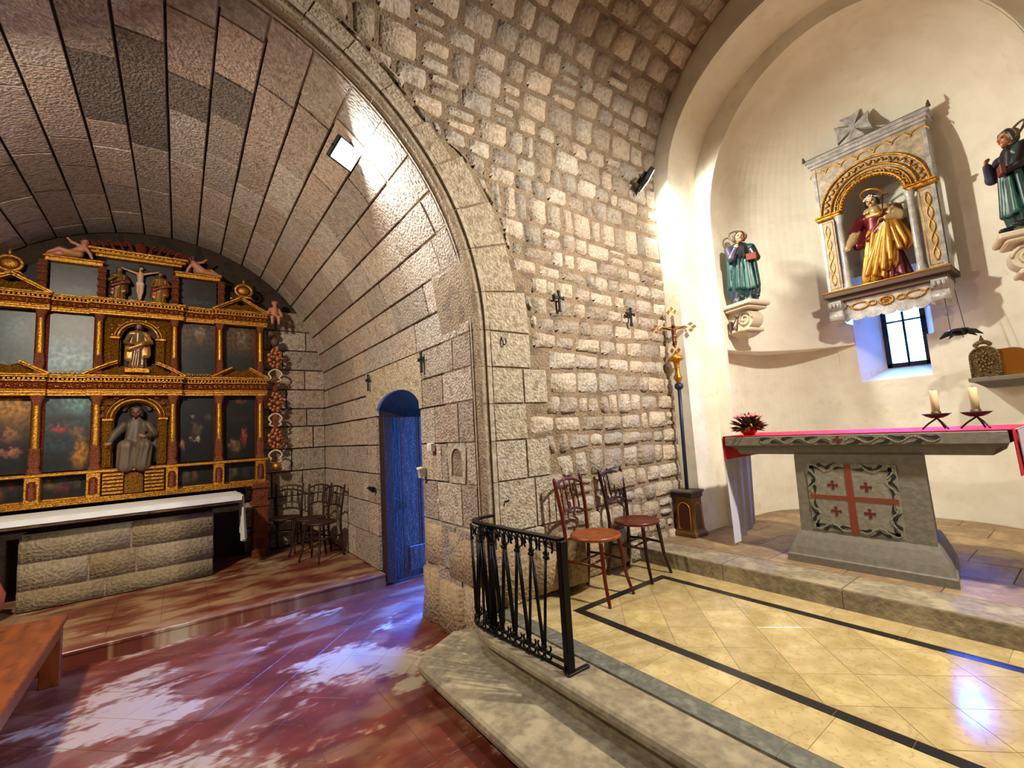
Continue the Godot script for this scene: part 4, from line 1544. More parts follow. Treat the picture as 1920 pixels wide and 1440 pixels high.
func panel_mesh(x0: float, x1: float, y0: float, y1: float, z: float) -> SurfaceTool:
	var st := sb()
	var pts = [Vector3(x0, y0, z), Vector3(x1, y0, z), Vector3(x1, y1, z), Vector3(x0, y1, z)]
	var uv = [Vector2(0, 1), Vector2(1, 1), Vector2(1, 0), Vector2(0, 0)]
	for e in [0, 2, 1, 0, 3, 2]:
		st.set_uv(uv[e])
		st.add_vertex(pts[e])
	st.set_uv(Vector2(0.5, 0.02))
	for s in [[0, 1], [1, 2], [2, 3], [3, 0]]:
		var b = Vector3(0, 0, -0.015)
		var A = pts[s[0]]; var B = pts[s[1]]
		for v in [A, B, B + b, A, B + b, A + b]:
			st.add_vertex(v)
	return st

func col_mesh(h: float, r: float) -> Array:
	var base := sb(true)
	lathe(base, [Vector2(0, 0), Vector2(r * 1.5, 0), Vector2(r * 1.5, 0.02), Vector2(r * 1.2, 0.03), Vector2(r * 1.35, 0.045), Vector2(r * 1.05, 0.055), Vector2(r * 1.0, 0.07), Vector2(r * 1.25, 0.10), Vector2(r * 1.3, h * 0.20), Vector2(r * 1.1, h * 0.29), Vector2(r * 1.25, h * 0.31), Vector2(r * 1.0, h * 0.325)], 14, Transform3D(), 0, TAU, 7, 0.06)
	var shaft := sb(true)
	lathe(shaft, [Vector2(r * 0.98, h * 0.32), Vector2(r * 1.0, h * 0.5), Vector2(r * 0.85, h * 0.88)], 24, Transform3D(), 0, TAU, 12, 0.05)
	var cap := sb(true)
	lathe(cap, [Vector2(r * 0.95, h * 0.875), Vector2(r * 1.05, h * 0.885), Vector2(r * 0.9, h * 0.895), Vector2(r * 1.1, h * 0.93), Vector2(r * 1.5, h * 0.975), Vector2(r * 1.55, h), Vector2(0, h)], 16, Transform3D(), 0, TAU, 8, 0.07)
	return [base, shaft, cap]

# a stretch of entablature: architrave, carved frieze with raised leaves, cornice with dentils
func entablature(parent: Node, x0: float, x1: float, y0: float, y1: float, z: float, seed_n: int) -> void:
	var h = y1 - y0
	var zc = -0.1
	var st := sb()
	var xm = (x0 + x1) * 0.5
	var w = x1 - x0
	for s in [[0.0, 0.12, 0.0], [0.12, 0.24, 0.008], [0.24, 0.30, 0.02], [0.66, 0.74, 0.02], [0.84, 0.92, 0.055], [0.92, 1.0, 0.07]]:
		bx(st, Vector3(xm, y0 + h * (s[0] + s[1]) * 0.5, (z + s[2] + zc) * 0.5), Vector3(w + s[2] * 0.6, h * (s[1] - s[0]), z + s[2] - zc), 0.003)
	var n = maxi(3, int(w / 0.035))
	for k in n:
		bx(st, Vector3(x0 + w * (k + 0.5) / n, y0 + h * 0.79, z + 0.02), Vector3(w / n * 0.55, h * 0.10, 0.03), 0.0)
	var e = obj("entablature", st, M.gold, parent)
	st = sb()
	bx(st, Vector3(xm, y0 + h * 0.48, (z + zc) * 0.5), Vector3(w, h * 0.36, z - zc))
	obj("frieze", st, M.gold_red, e)
	st = sb(true)
	n = maxi(3, int(w / 0.05))
	for k in n:
		var c = Vector3(x0 + w * (k + 0.5) / n, y0 + h * 0.48, z)
		var f = 1.0 if (k + seed_n) % 2 else -1.0
		tube(st, [c + Vector3(-0.022, -f * h * 0.10, 0.002), c + Vector3(-0.008, f * h * 0.06, 0.01), c + Vector3(0.008, f * h * 0.02, 0.012), c + Vector3(0.02, f * h * 0.11, 0.004)], [0.003, 0.008, 0.009, 0.004], 5)
		ball(st, c + Vector3(0.0, -f * h * 0.07, 0.004), Vector3(0.009, 0.009, 0.008), 6, 4)
	obj("carved_leaves", st, M.gold, e)

func pediment(parent: Node, xc: float, hw: float, y: float, rise: float, z: float, broken: float, curved := false) -> void:
	for s in [-1.0, 1.0]:
		var st := sb()
		var pts = []
		var n = 6 if curved else 1
		for k in n + 1:
			var t = float(k) / n * (1.0 - broken)
			var yy = y + (rise * sin(t * PI * 0.5) if curved else rise * t)
			pts.append(Vector2(xc + s * hw * (1.0 - t), yy))
		for k in pts.size() - 1:
			var a = pts[k]
			var b = pts[k + 1]
			var d = (b - a)
			var ang = atan2(d.y, d.x)
			var B = Basis(Vector3(0, 0, 1), ang)
			var m = (a + b) * 0.5
			bx(st, Vector3(m.x, m.y, z - 0.03), Vector3(d.length() + 0.012, 0.022, 0.13), 0.003, B)
			bx(st, Vector3(m.x, m.y, z - 0.045) + B * Vector3(0, -0.018 if s < 0 else 0.018, 0), Vector3(d.length(), 0.016, 0.11), 0.002, B)
		obj("pediment_arm", st, M.gold, parent)
	if not curved or broken > 0.3:
		var t := sb()
		prism(t, PackedVector2Array([Vector2(xc - hw * 0.9, y), Vector2(xc + hw * 0.9, y), Vector2(xc + hw * 0.25, y + rise * 0.6), Vector2(xc, y + rise * 0.45), Vector2(xc - hw * 0.25, y + rise * 0.6)]), z - 0.09, z - 0.04)
		obj("tympanum", t, M.gold_carved, parent)

func build_retable() -> void:
	var R = thing("retable", "tall gilded and painted wooden retable filling the end wall of the chapel", "altarpiece", Vector3(-0.42, PH, -7.1))
	var Y = func(y: float) -> float: return y - PH
	var st := sb()
	# back boarding, stepped to follow the vault
	var outline = PackedVector2Array([Vector2(-1.38, Y.call(1.05)), Vector2(1.38, Y.call(1.05)), Vector2(1.38, Y.call(3.50)), Vector2(1.0, Y.call(3.80)), Vector2(0.55, Y.call(4.14)), Vector2(0.0, Y.call(4.28)), Vector2(-0.45, Y.call(4.2)), Vector2(-0.9, Y.call(3.9)), Vector2(-1.38, Y.call(3.50))])
	prism(st, outline, -0.26, -0.15)
	obj("back_boards", st, M.retable_dark, R)
	# foot: pedestals down to the floor at both ends
	for s in [-1.0, 1.0]:
		st = sb()
		for e in [[0.0, 0.10, 0.20], [0.10, 0.24, 0.17], [0.24, 0.30, 0.21], [0.30, 0.66, 0.17], [0.66, 0.72, 0.21], [0.72, 0.90, 0.17], [0.90, 0.97, 0.21]]:
			bx(st, Vector3(s * 1.33, (e[0] + e[1]) * 0.5, -0.06), Vector3(e[2], e[1] - e[0], e[2] + 0.06), 0.006)
		var pd = obj("end_pedestal", st, M.gold_pink, R)
		for e in [[0.17, 0.05], [0.48, 0.055], [0.81, 0.05]]:
			var m := sb(true)
			ball(m, Vector3(s * 1.33, e[0], 0.055), Vector3(0.045, e[1], 0.02), 10, 6)
			obj("carved_boss", m, M.gold_red if e[0] < 0.2 else M.gold_pink, pd)
	# predella
	st = sb()
	bx(st, Vector3(0, Y.call(1.09), -0.07), Vector3(2.86, 0.05, 0.20), 0.006)
	bx(st, Vector3(0, Y.call(1.12), -0.05), Vector3(2.84, 0.02, 0.18), 0.004)
	bx(st, Vector3(0, Y.call(1.42), -0.06), Vector3(2.86, 0.035, 0.21), 0.006)
	bx(st, Vector3(0, Y.call(1.27), -0.12), Vector3(2.76, 0.28, 0.08), 0.0)
	var pr = obj("predella", st, M.gold, R)
	st = sb(true)
	for k in 90:
		ball(st, Vector3(-1.40 + 2.8 * (k + 0.5) / 90, Y.call(1.095), 0.035), Vector3(0.011, 0.008, 0.008), 5, 4)
	obj("bead_moulding", st, M.gold, pr)
	var dk = Color(0.05, 0.045, 0.04)
	var blank = [Color(0.07, 0.075, 0.07), Color(0.04, 0.04, 0.035)]
	var pale = Color(0.45, 0.38, 0.30)
	for e in [[-1.10, 3], [-0.60, 4], [0.60, 5], [1.10, 6]]:
		var x = e[0]
		var bl = []
		for k in 6:
			bl.append([rng.randf_range(0.15, 0.85), rng.randf_range(0.3, 0.7), rng.randf_range(0.05, 0.12), rng.randf_range(0.12, 0.3), Color(rng.randf_range(0.1, 0.35), rng.randf_range(0.08, 0.25), rng.randf_range(0.06, 0.18)), 0.7])
		obj("predella_painting", panel_mesh(x - 0.20, x + 0.20, Y.call(1.15), Y.call(1.395), -0.072), canvas(96, 56, blank[0], blank[1], bl, e[1]), R)
	for x in [-1.33, -0.85, -0.36, 0.36, 0.85, 1.33]:
		st = sb()
		bx(st, Vector3(x, Y.call(1.265), -0.03), Vector3(0.125, 0.28, 0.13), 0.006)
		var pd = obj("column_pedestal", st, M.gold, R)
		st = sb()
		var arch := PackedVector2Array([Vector2(-0.04, -0.10), Vector2(0.04, -0.10)])
		for k in 9:
			arch.append(Vector2(0.04 * cos(PI * k / 8), 0.05 + 0.045 * sin(PI * k / 8)))
		prism(st, arch, 0.0, 0.004, Transform3D(Basis(), Vector3(x, Y.call(1.265), 0.035)))
		obj("niche_ground", st, M.gold_red, pd)
		st = sb(true)
		lathe(st, [Vector2(0, -0.095), Vector2(0.026, -0.095), Vector2(0.02, -0.03), Vector2(0.026, 0.02), Vector2(0.01, 0.035), Vector2(0.016, 0.05), Vector2(0.012, 0.068), Vector2(0, 0.072)], 8, Transform3D(Basis(), Vector3(x, Y.call(1.265), 0.042)))
		obj("relief_figure", st, M.gold_pink, pd)
	for s in [-1, 1]:
		st = sb()
		bx(st, Vector3(s * 0.19, Y.call(1.27), -0.05), Vector3(0.19, 0.26, 0.08), 0.0)
		var rp = obj("ribbed_panel", st, M.gold, R)
		for k in 6:
			st = sb()
			bx(st, Vector3(s * 0.19, Y.call(1.16) + 0.042 * k, -0.02), Vector3(0.19, 0.030, 0.14), 0.005)
			obj("rib", st, M.gold, rp)
	st = sb()
	var door := PackedVector2Array([Vector2(-0.085, 0.0), Vector2(0.085, 0.0)])
	for k in 11:
		door.append(Vector2(0.085 * cos(PI * k / 10), 0.17 + 0.07 * sin(PI * k / 10)))
	prism(st, door, -0.06, 0.06, Transform3D(Basis(), Vector3(0, Y.call(1.14), 0)))
	obj("tabernacle_door", st, M.gold_carved, R)
	# tiers of columns, paintings and entablatures
	for tier in 2:
		var y0 = [1.44, 2.545][tier]
		var y1 = [2.30, 3.28][tier]
		var r = [0.036, 0.031][tier]
		for x in [-1.33, -0.85, -0.36, 0.36, 0.85, 1.33]:
			var c = Node3D.new()
			c.name = "column"
			c.position = Vector3(x, Y.call(y0), 0.0)
			R.add_child(c, true)
			var m = col_mesh(y1 - y0, r)
			obj("shaft", m[1], M.gold, c)
			obj("carved_drum", m[0], M.gold_pink, c)
			obj("capital", m[2], M.gold_pink, c)
			# stiles behind the columns
			st = sb()
			bx(st, Vector3(x, Y.call((y0 + y1) * 0.5), -0.10), Vector3(0.11, y1 - y0, 0.07), 0.004)
			obj("stile", st, M.gold_red, R)
		var e0 = [2.30, 3.28][tier]
		var e1 = [2.54, 3.47][tier]
		entablature(R, -1.41, -0.78, Y.call(e0), Y.call(e1), 0.03, tier)
		entablature(R, -0.78, -0.45, Y.call(e0), Y.call(e1), -0.02, tier + 1)
		entablature(R, -0.45, 0.45, Y.call(e0), Y.call(e1), 0.035, tier)
		entablature(R, 0.45, 0.78, Y.call(e0), Y.call(e1), -0.02, tier + 1)
		entablature(R, 0.78, 1.41, Y.call(e0), Y.call(e1), 0.03, tier)
	# pediments
	for s in [-1, 1]:
		pediment(R, s * 1.09, 0.33, Y.call(2.55), 0.19, 0.03, 0.32)
		pediment(R, s * 1.09, 0.33, Y.call(3.48), 0.19, 0.03, 0.0)
		st = sb(true)
		for k in 8:
			var ring = []
			for q in 10:
				ring.append(Vector3(s * 0.60 - 0.14 + 0.04 * k + 0.014 * cos(TAU * q / 10), Y.call(2.575) + 0.018 * sin(TAU * q / 10), -0.03))
			tube(st, ring, 0.004, 5, true)
		obj("ring_fretwork", st, M.gold, R)
	pediment(R, 0.0, 0.48, Y.call(2.55), 0.20, 0.04, 0.38, true)
	# central niches
	for tier in 2:
		var y0 = [1.44, 2.55][tier]
		var sp = [2.02, 3.02][tier]
		var hw = [0.205, 0.165][tier]
		var wall := PackedVector2Array([Vector2(-0.32, y0), Vector2(0.32, y0), Vector2(0.32, [2.30, 3.28][tier]), Vector2(-0.32, [2.30, 3.28][tier])])
		var hole := PackedVector2Array([Vector2(hw, y0 - 0.1), Vector2(hw, sp)])
		for k in range(1, 12):
			hole.append(Vector2(hw * cos(PI * k / 12), sp + hw * sin(PI * k / 12)))
		hole.append(Vector2(-hw, sp))
		hole.append(Vector2(-hw, y0 - 0.1))
		st = sb()
		for p in Geometry2D.clip_polygons(wall, hole):
			prism(st, p, -0.10, -0.055, Transform3D(Basis(), Vector3(0, -PH, 0)))
		obj("niche_front", st, M.gold_carved, R)
		st = sb(true)
		var curve = []
		for k in 17:
			curve.append(Vector3((hw + 0.03) * cos(PI * k / 16), Y.call(sp) + (hw + 0.03) * sin(PI * k / 16), -0.045))
		tube(st, curve, 0.018, 6)
		for k in curve.size():
			curve[k] = Vector3(curve[k].x * 1.17, Y.call(sp) + (curve[k].y - Y.call(sp)) * 1.17, -0.05)
		tube(st, curve, 0.009, 6)
		obj("niche_arch", st, M.gold, R)
		for s in [-1, 1]:
			st = sb()
			bx(st, Vector3(s * (hw + 0.055), Y.call((y0 + sp) * 0.5), -0.04), Vector3(0.075, sp - y0 - 0.04, 0.04), 0.004)
			var pl = obj("niche_pilaster", st, M.gold_carved, R)
			st = sb()
			bx(st, Vector3(s * (hw + 0.055), Y.call(sp) - 0.005, -0.035), Vector3(0.10, 0.03, 0.06), 0.004)
			obj("impost", st, M.gold, pl)
		st = sb(true)
		for k in 11:
			var a = PI * (k + 0.5) / 11
			var rr = hw + 0.085 + 0.025 * (k % 2)
			if tier == 0:
				ball(st, Vector3(rr * cos(a) * 1.1, Y.call(sp) + rr * sin(a), -0.04), Vector3(0.03, 0.026, 0.025), 7, 5)
				ball(st, Vector3((rr + 0.03) * cos(a) * 1.1, Y.call(sp) + (rr - 0.01) * sin(a), -0.03), Vector3(0.016, 0.02, 0.02), 6, 4)
			else:
				ball(st, Vector3(rr * cos(a), Y.call(sp) + rr * sin(a) * 0.96, -0.045), Vector3(0.016, 0.016, 0.012), 6, 4)
		obj("arch_carving", st, M.gold_pink if tier == 0 else M.gold, R)
	# paintings
	var teal = Color(0.22, 0.32, 0.34)
	var night = Color(0.055, 0.06, 0.06)
	var specs = [
		[-1.09, 0, Color(0.34, 0.24, 0.09), night, [[0.5, 0.12, 0.6, 0.16, Color(0.50, 0.34, 0.10), 0.9], [0.55, 0.5, 0.2, 0.08, Color(0.45, 0.28, 0.20), 0.8], [0.6, 0.72, 0.22, 0.06, Color(0.55, 0.33, 0.26), 0.8], [0.3, 0.42, 0.2, 0.1, Color(0.2, 0.1, 0.08), 0.8]]],
		[-0.605, 0, Color(0.14, 0.20, 0.21), Color(0.07, 0.09, 0.10), [[0.7, 0.10, 0.35, 0.14, Color(0.28, 0.40, 0.38), 0.8], [0.28, 0.43, 0.20, 0.05, Color(0.55, 0.14, 0.13), 0.9], [0.66, 0.46, 0.16, 0.06, Color(0.42, 0.24, 0.16), 0.8], [0.76, 0.76, 0.16, 0.22, Color(0.55, 0.36, 0.10), 0.9], [0.3, 0.66, 0.3, 0.08, Color(0.14, 0.20, 0.24), 0.7], [0.4, 0.30, 0.4, 0.05, Color(0.10, 0.10, 0.10), 0.8]]],
		[0.605, 0, night, Color(0.045, 0.045, 0.045), [[0.50, 0.50, 0.14, 0.10, Color(0.33, 0.25, 0.20), 0.8], [0.38, 0.30, 0.05, 0.04, Color(0.50, 0.40, 0.33), 0.8], [0.15, 0.72, 0.06, 0.08, Color(0.50, 0.36, 0.28), 0.8], [0.48, 0.66, 0.12, 0.04, Color(0.62, 0.55, 0.45), 0.8], [0.8, 0.32, 0.07, 0.05, Color(0.30, 0.22, 0.18), 0.7]]],
		[1.09, 0, night, Color(0.045, 0.042, 0.04), [[0.5, 0.06, 0.16, 0.05, Color(0.42, 0.20, 0.10), 0.8], [0.62, 0.66, 0.06, 0.14, Color(0.60, 0.20, 0.17), 0.8], [0.36, 0.80, 0.17, 0.10, Color(0.42, 0.33, 0.22), 0.8], [0.45, 0.36, 0.4, 0.04, Color(0.12, 0.11, 0.11), 0.8]]],
		[-1.09, 1, Color(0.12, 0.16, 0.17), Color(0.10, 0.15, 0.15), [[0.6, 0.3, 0.2, 0.2, Color(0.22, 0.30, 0.30), 0.6], [0.4, 0.9, 0.5, 0.1, Color(0.16, 0.25, 0.22), 0.8]]],
		[-0.605, 1, Color(0.17, 0.18, 0.17), Color(0.26, 0.36, 0.38), [[0.4, 0.5, 0.5, 0.12, Color(0.20, 0.30, 0.34), 0.8], [0.5, 0.75, 0.4, 0.14, Color(0.36, 0.45, 0.46), 0.8], [0.3, 0.3, 0.5, 0.06, Color(0.12, 0.13, 0.13), 0.7]]],
		[0.605, 1, Color(0.22, 0.16, 0.12), Color(0.06, 0.075, 0.075), [[0.55, 0.16, 0.14, 0.10, Color(0.44, 0.38, 0.32), 0.8], [0.55, 0.32, 0.10, 0.08, Color(0.34, 0.22, 0.14), 0.8], [0.5, 0.7, 0.6, 0.25, Color(0.06, 0.08, 0.08), 0.9]]],
		[1.09, 1, Color(0.26, 0.19, 0.10), Color(0.08, 0.085, 0.08), [[0.55, 0.20, 0.13, 0.14, Color(0.38, 0.34, 0.30), 0.8], [0.55, 0.40, 0.3, 0.05, Color(0.32, 0.22, 0.14), 0.7], [0.5, 0.55, 0.4, 0.04, Color(0.18, 0.17, 0.15), 0.7]]]]
	var k = 0
	for e in specs:
		var y0 = [1.45, 2.56][e[1]]
		var y1 = [2.295, 3.275][e[1]]
		obj("painting", panel_mesh(e[0] - 0.205, e[0] + 0.205, Y.call(y0), Y.call(y1), -0.09), canvas(112, 176, e[2], e[3], e[4], 100 + k * 7), R)
		k += 1
	# attic: crucifixion box between two painted panels
	for s in [-1, 1]:
		obj("attic_painting", panel_mesh(s * 0.60 - 0.21, s * 0.60 + 0.21, Y.call(3.48), Y.call(3.88), -0.09), canvas(96, 90, Color(0.13, 0.10, 0.08) if s > 0 else Color(0.12, 0.11, 0.10), Color(0.07, 0.085, 0.09), [[0.45, 0.4, 0.2, 0.3, Color(0.06, 0.06, 0.06), 0.8], [0.6, 0.75, 0.3, 0.1, Color(0.16, 0.19, 0.2), 0.7]], 300 + s), R)
		st = sb()
		bx(st, Vector3(s * 0.60, Y.call(3.90), -0.06), Vector3(0.50, 0.05, 0.10), 0.006)
		bx(st, Vector3(s * 0.60, Y.call(3.93), -0.05), Vector3(0.53, 0.02, 0.13), 0.004)
		obj("attic_cornice", st, M.gold, R)
		for x in [0.355, 0.86]:
			st = sb()
			bx(st, Vector3(s * x, Y.call(3.68), -0.04), Vector3(0.07, 0.40, 0.08), 0.004)
			for q in 4:
				bx(st, Vector3(s * x, Y.call(3.54) + 0.09 * q, -0.02), Vector3(0.085, 0.022, 0.09), 0.004)
			obj("attic_pilaster", st, M.gold_pink, R)
		st = sb(true)
		var ring = []
		for q in 20:
			ring.append(Vector3(s * 1.13 + 0.10 * cos(TAU * q / 20), Y.call(3.80) + 0.085 * sin(TAU * q / 20), -0.06))
		tube(st, ring, 0.022, 6, true)
		ball(st, Vector3(s * 1.13, Y.call(3.80), -0.07), Vector3(0.075, 0.06, 0.03), 12, 6)
		ball(st, Vector3(s * 1.13, Y.call(3.93), -0.06), Vector3(0.02, 0.04, 0.02), 6, 5)
		for q in 4:
			tube(st, [Vector3(s * 1.13 - 0.12 + 0.02 * q, Y.call(3.70), -0.05), Vector3(s * 1.13 - 0.16 + 0.08 * q, Y.call(3.67) + 0.01 * q, -0.03), Vector3(s * 1.13 - 0.10 + 0.08 * q, Y.call(3.655), -0.04)], [0.012, 0.018, 0.006], 6)
		obj("oval_medallion", st, M.gold, R)
	st = sb()
	bx(st, Vector3(0, Y.call(4.05), -0.05), Vector3(0.92, 0.03, 0.16), 0.004)
	bx(st, Vector3(0, Y.call(4.085), -0.04), Vector3(0.98, 0.03, 0.19), 0.006)
	bx(st, Vector3(0, Y.call(4.02), -0.07), Vector3(0.84, 0.03, 0.12), 0.003)
	for q in 18:
		bx(st, Vector3(-0.42 + 0.84 * (q + 0.5) / 18, Y.call(4.062), 0.02), Vector3(0.026, 0.02, 0.04))
	obj("top_cornice", st, M.gold, R)
	st = sb()
	bx(st, Vector3(0, Y.call(3.76), -0.125), Vector3(0.66, 0.56, 0.04))
	obj("crucifixion_ground", st, M.black, R)
	# crest of scrolls above the cornice
	st = sb(true)
	for s in [-1, 1]:
		for q in 5:
			var bb = Vector3(s * (0.08 + 0.085 * q), Y.call(4.12), -0.06)
			var hgt = 0.15 - 0.018 * q
			tube(st, [bb, bb + Vector3(s * 0.03, hgt * 0.6, 0.02), bb + Vector3(s * 0.07, hgt * 0.9, 0.02), bb + Vector3(s * 0.085, hgt * 0.55, 0.03), bb + Vector3(s * 0.055, hgt * 0.42, 0.03)], [0.022, 0.02, 0.018, 0.014, 0.01], 6)
	ball(st, Vector3(0, Y.call(4.19), -0.05), Vector3(0.06, 0.08, 0.035), 10, 6)
	obj("scroll_crest", st, M.gold_red, R)
	# garland of fruit hanging at the right edge
	var g = Node3D.new()
	g.name = "fruit_garland"
	g.position = Vector3(1.53, 0, -0.12)
	R.add_child(g, true)
	var cy = [2.86, 2.22, 1.70]
	for q in cy.size():
		st = sb(true)
		for b in 26:
			var t = b / 26.0
			var a = b * 2.399
			var rr = 0.085 * sin(PI * (0.12 + 0.8 * t))
			ball(st, Vector3(cos(a) * rr, Y.call(cy[q]) - 0.13 + 0.26 * t, 0.03 + sin(a) * rr * 0.6), 0.026 + 0.006 * sin(b * 3.0), 7, 5)
		obj("fruit_cluster", st, M.fruit, g)
		st = sb(true)
		for s in [-1, 1]:
			var yb = Y.call(cy[q]) - 0.17
			tube(st, smooth_path([Vector3(0.0, yb, 0.04), Vector3(s * 0.05, yb - 0.02, 0.05), Vector3(s * 0.085, yb - 0.07, 0.05), Vector3(s * 0.055, yb - 0.12, 0.05), Vector3(s * 0.075, yb - 0.16, 0.05), Vector3(s * 0.02, yb - 0.18, 0.05)], 3), 0.013, 6)
		obj("ribbon_scroll", st, M.ribbon, g)
	for q in [2.54, 1.98]:
		st = sb(true)
		lathe(st, [Vector2(0, -0.11), Vector2(0.03, -0.10), Vector2(0.045, -0.04), Vector2(0.035, 0.02), Vector2(0.05, 0.06), Vector2(0.02, 0.11), Vector2(0, 0.115)], 9, Transform3D(Basis(), Vector3(0, Y.call(q) - 0.06, 0.03)))
		obj("tassel", st, M.gold_pink, g)
	st = sb(true)
	ball(st, Vector3(0.01, Y.call(1.30), 0.05), 0.065, 12, 8)
	obj("gilt_ball", st, M.gold, g)
	st = sb(true)
	ball(st, Vector3(0.0, Y.call(3.10), 0.02), Vector3(0.06, 0.07, 0.05), 9, 6)
	ball(st, Vector3(-0.05, Y.call(3.22), 0.0), Vector3(0.06, 0.05, 0.05), 9, 6)
	obj("volute", st, M.statue_dark, g)
	# figures standing in the retable
	var gold = lin(0.62, 0.44, 0.17)
	var skin = lin(0.62, 0.45, 0.34)
	var brown = lin(0.20, 0.13, 0.08)
	var o = obj("saint_figure", robed(0.56, lin(0.42, 0.33, 0.22), gold, skin, brown, 1, 0.0075), M.vgold)
	tag(o, "carved saint standing in the upper niche of the retable", "statue")
	o.position = Vector3(-0.42, 2.645, -7.125)
	st = sb()
	bx(st, Vector3(0, Y.call(2.61), -0.02), Vector3(0.24, 0.06, 0.14), 0.006)
	obj("niche_sill", st, M.gold, R)
	# seated figure below
	var gr = lin(0.36, 0.31, 0.24)
	var d2 = lin(0.28, 0.23, 0.17)
	var s = 0.70
	var l = [
		bone(Vector3(0, 0.36, 0) * s, Vector3(0, 0.72, -0.02) * s, 0.16 * s, 0.13 * s, gr, 0.8, 7, 0.06),
		bone(Vector3(-0.10, 0.36, 0.0) * s, Vector3(-0.12, 0.36, 0.17) * s, 0.12 * s, 0.11 * s, gr, 1.0, 5, 0.08),
		bone(Vector3(0.10, 0.36, 0.0) * s, Vector3(0.12, 0.36, 0.17) * s, 0.12 * s, 0.11 * s, gr, 1.0, 5, 0.08),
		bone(Vector3(-0.12, 0.34, 0.17) * s, Vector3(-0.12, 0.04, 0.15) * s, 0.11 * s, 0.12 * s, gr, 1.0, 8, 0.12),
		bone(Vector3(0.12, 0.34, 0.17) * s, Vector3(0.10, 0.04, 0.15) * s, 0.11 * s, 0.12 * s, gr, 1.0, 8, 0.12),
		bone(Vector3(-0.16, 0.72, 0) * s, Vector3(-0.28, 0.56, 0.06) * s, 0.075 * s, 0.065 * s, d2),
		bone(Vector3(-0.28, 0.56, 0.06) * s, Vector3(-0.34, 0.42, 0.15) * s, 0.06 * s, 0.04 * s, d2),
		bone(Vector3(0.16, 0.72, 0) * s, Vector3(0.25, 0.56, 0.05) * s, 0.075 * s, 0.065 * s, d2),
		bone(Vector3(0.25, 0.56, 0.05) * s, Vector3(0.13, 0.50, 0.17) * s, 0.06 * s, 0.04 * s, d2),
		bone(Vector3(0.26, 0.62, -0.02) * s, Vector3(0.28, 0.12, 0.0) * s, 0.06 * s, 0.07 * s, d2, 0.8, 6, 0.1),
		bone(Vector3(0, 0.78, 0) * s, Vector3(0, 0.86, 0) * s, 0.06 * s, 0.05 * s, skin)]
	l += hand_bones(Vector3(-0.34, 0.42, 0.15) * s, Vector3(-0.2, -0.3, 0.8), Vector3(0, 1, 0), 0.11 * s, skin)
	l += hand_bones(Vector3(0.13, 0.50, 0.17) * s, Vector3(-0.7, 0.2, 0.5), Vector3(0, 1, 0), 0.11 * s, skin)
	o = obj("seated_figure", figure_mesh([[l, 0.0085, 0.02], [head_bones(Vector3(0, 0.95, 0.03) * s, 0.095 * s, Vector3(-0.15, -0.1, 1), lin(0.40, 0.29, 0.21), brown, true), 0.005, 0.01]]), M.vcol)
	tag(o, "dark carved seated figure in the lower arched niche of the retable", "statue")
	o.position = Vector3(-0.42, 1.44, -7.18)
	st = sb(true)
	var halo = []
	for q in 15:
		var a = PI * q / 14
		halo.append(Vector3(0.125 * cos(a), 0.68 + 0.10 * sin(a), -0.06))
	tube(st, halo, 0.03, 6)
	obj("carved_hood", st, M.statue_dark, o)
	# crucifixion group
	var c = thing("crucifix", "small carved crucifix in the top box of the retable", "crucifix", Vector3(-0.42, 3.48, -7.15))
	st = sb()
	bx(st, Vector3(0, 0.25, -0.02), Vector3(0.03, 0.50, 0.02), 0.003)
	bx(st, Vector3(0, 0.42, -0.02), Vector3(0.36, 0.03, 0.02), 0.003)
	obj("cross", st, M.retable_dark, c)
	obj("corpus", christ(0.42), M.vcol, c).position = Vector3(0, 0.04, 0.0)
	for e in [[-0.20, lin(0.45, 0.33, 0.14), lin(0.34, 0.16, 0.10), "left"], [0.20, lin(0.5, 0.36, 0.14), lin(0.48, 0.22, 0.13), "right"]]:
		o = obj("mourner_figure", robed(0.42, e[1], e[2], skin, brown, 0 if e[3] == "left" else 1, 0.008), M.vgold)
		tag(o, "small carved mourner to the %s of the retable crucifix" % e[3], "statue")
		o.position = Vector3(-0.42 + e[0], 3.48, -7.13)
	# putti
	var p0 = putto(0.42, 0)
	o = obj("putto", p0, M.vcol)
	tag(o, "small naked putto seated above the fruit garland", "statue")
	o.position = Vector3(1.10, 3.34, -7.16)
	var p1 = putto(0.38, 1)
	for e in [[-1.02, 0.0, "left"], [0.22, PI, "right"]]:
		o = obj("putto", p1, M.vcol)
		tag(o, "reclining putto on the %s cornice of the retable attic" % e[2], "statue")
		o.position = Vector3(e[0] if e[2] == "left" else 0.2, 3.945, -7.12)
		o.rotation.y = e[1]

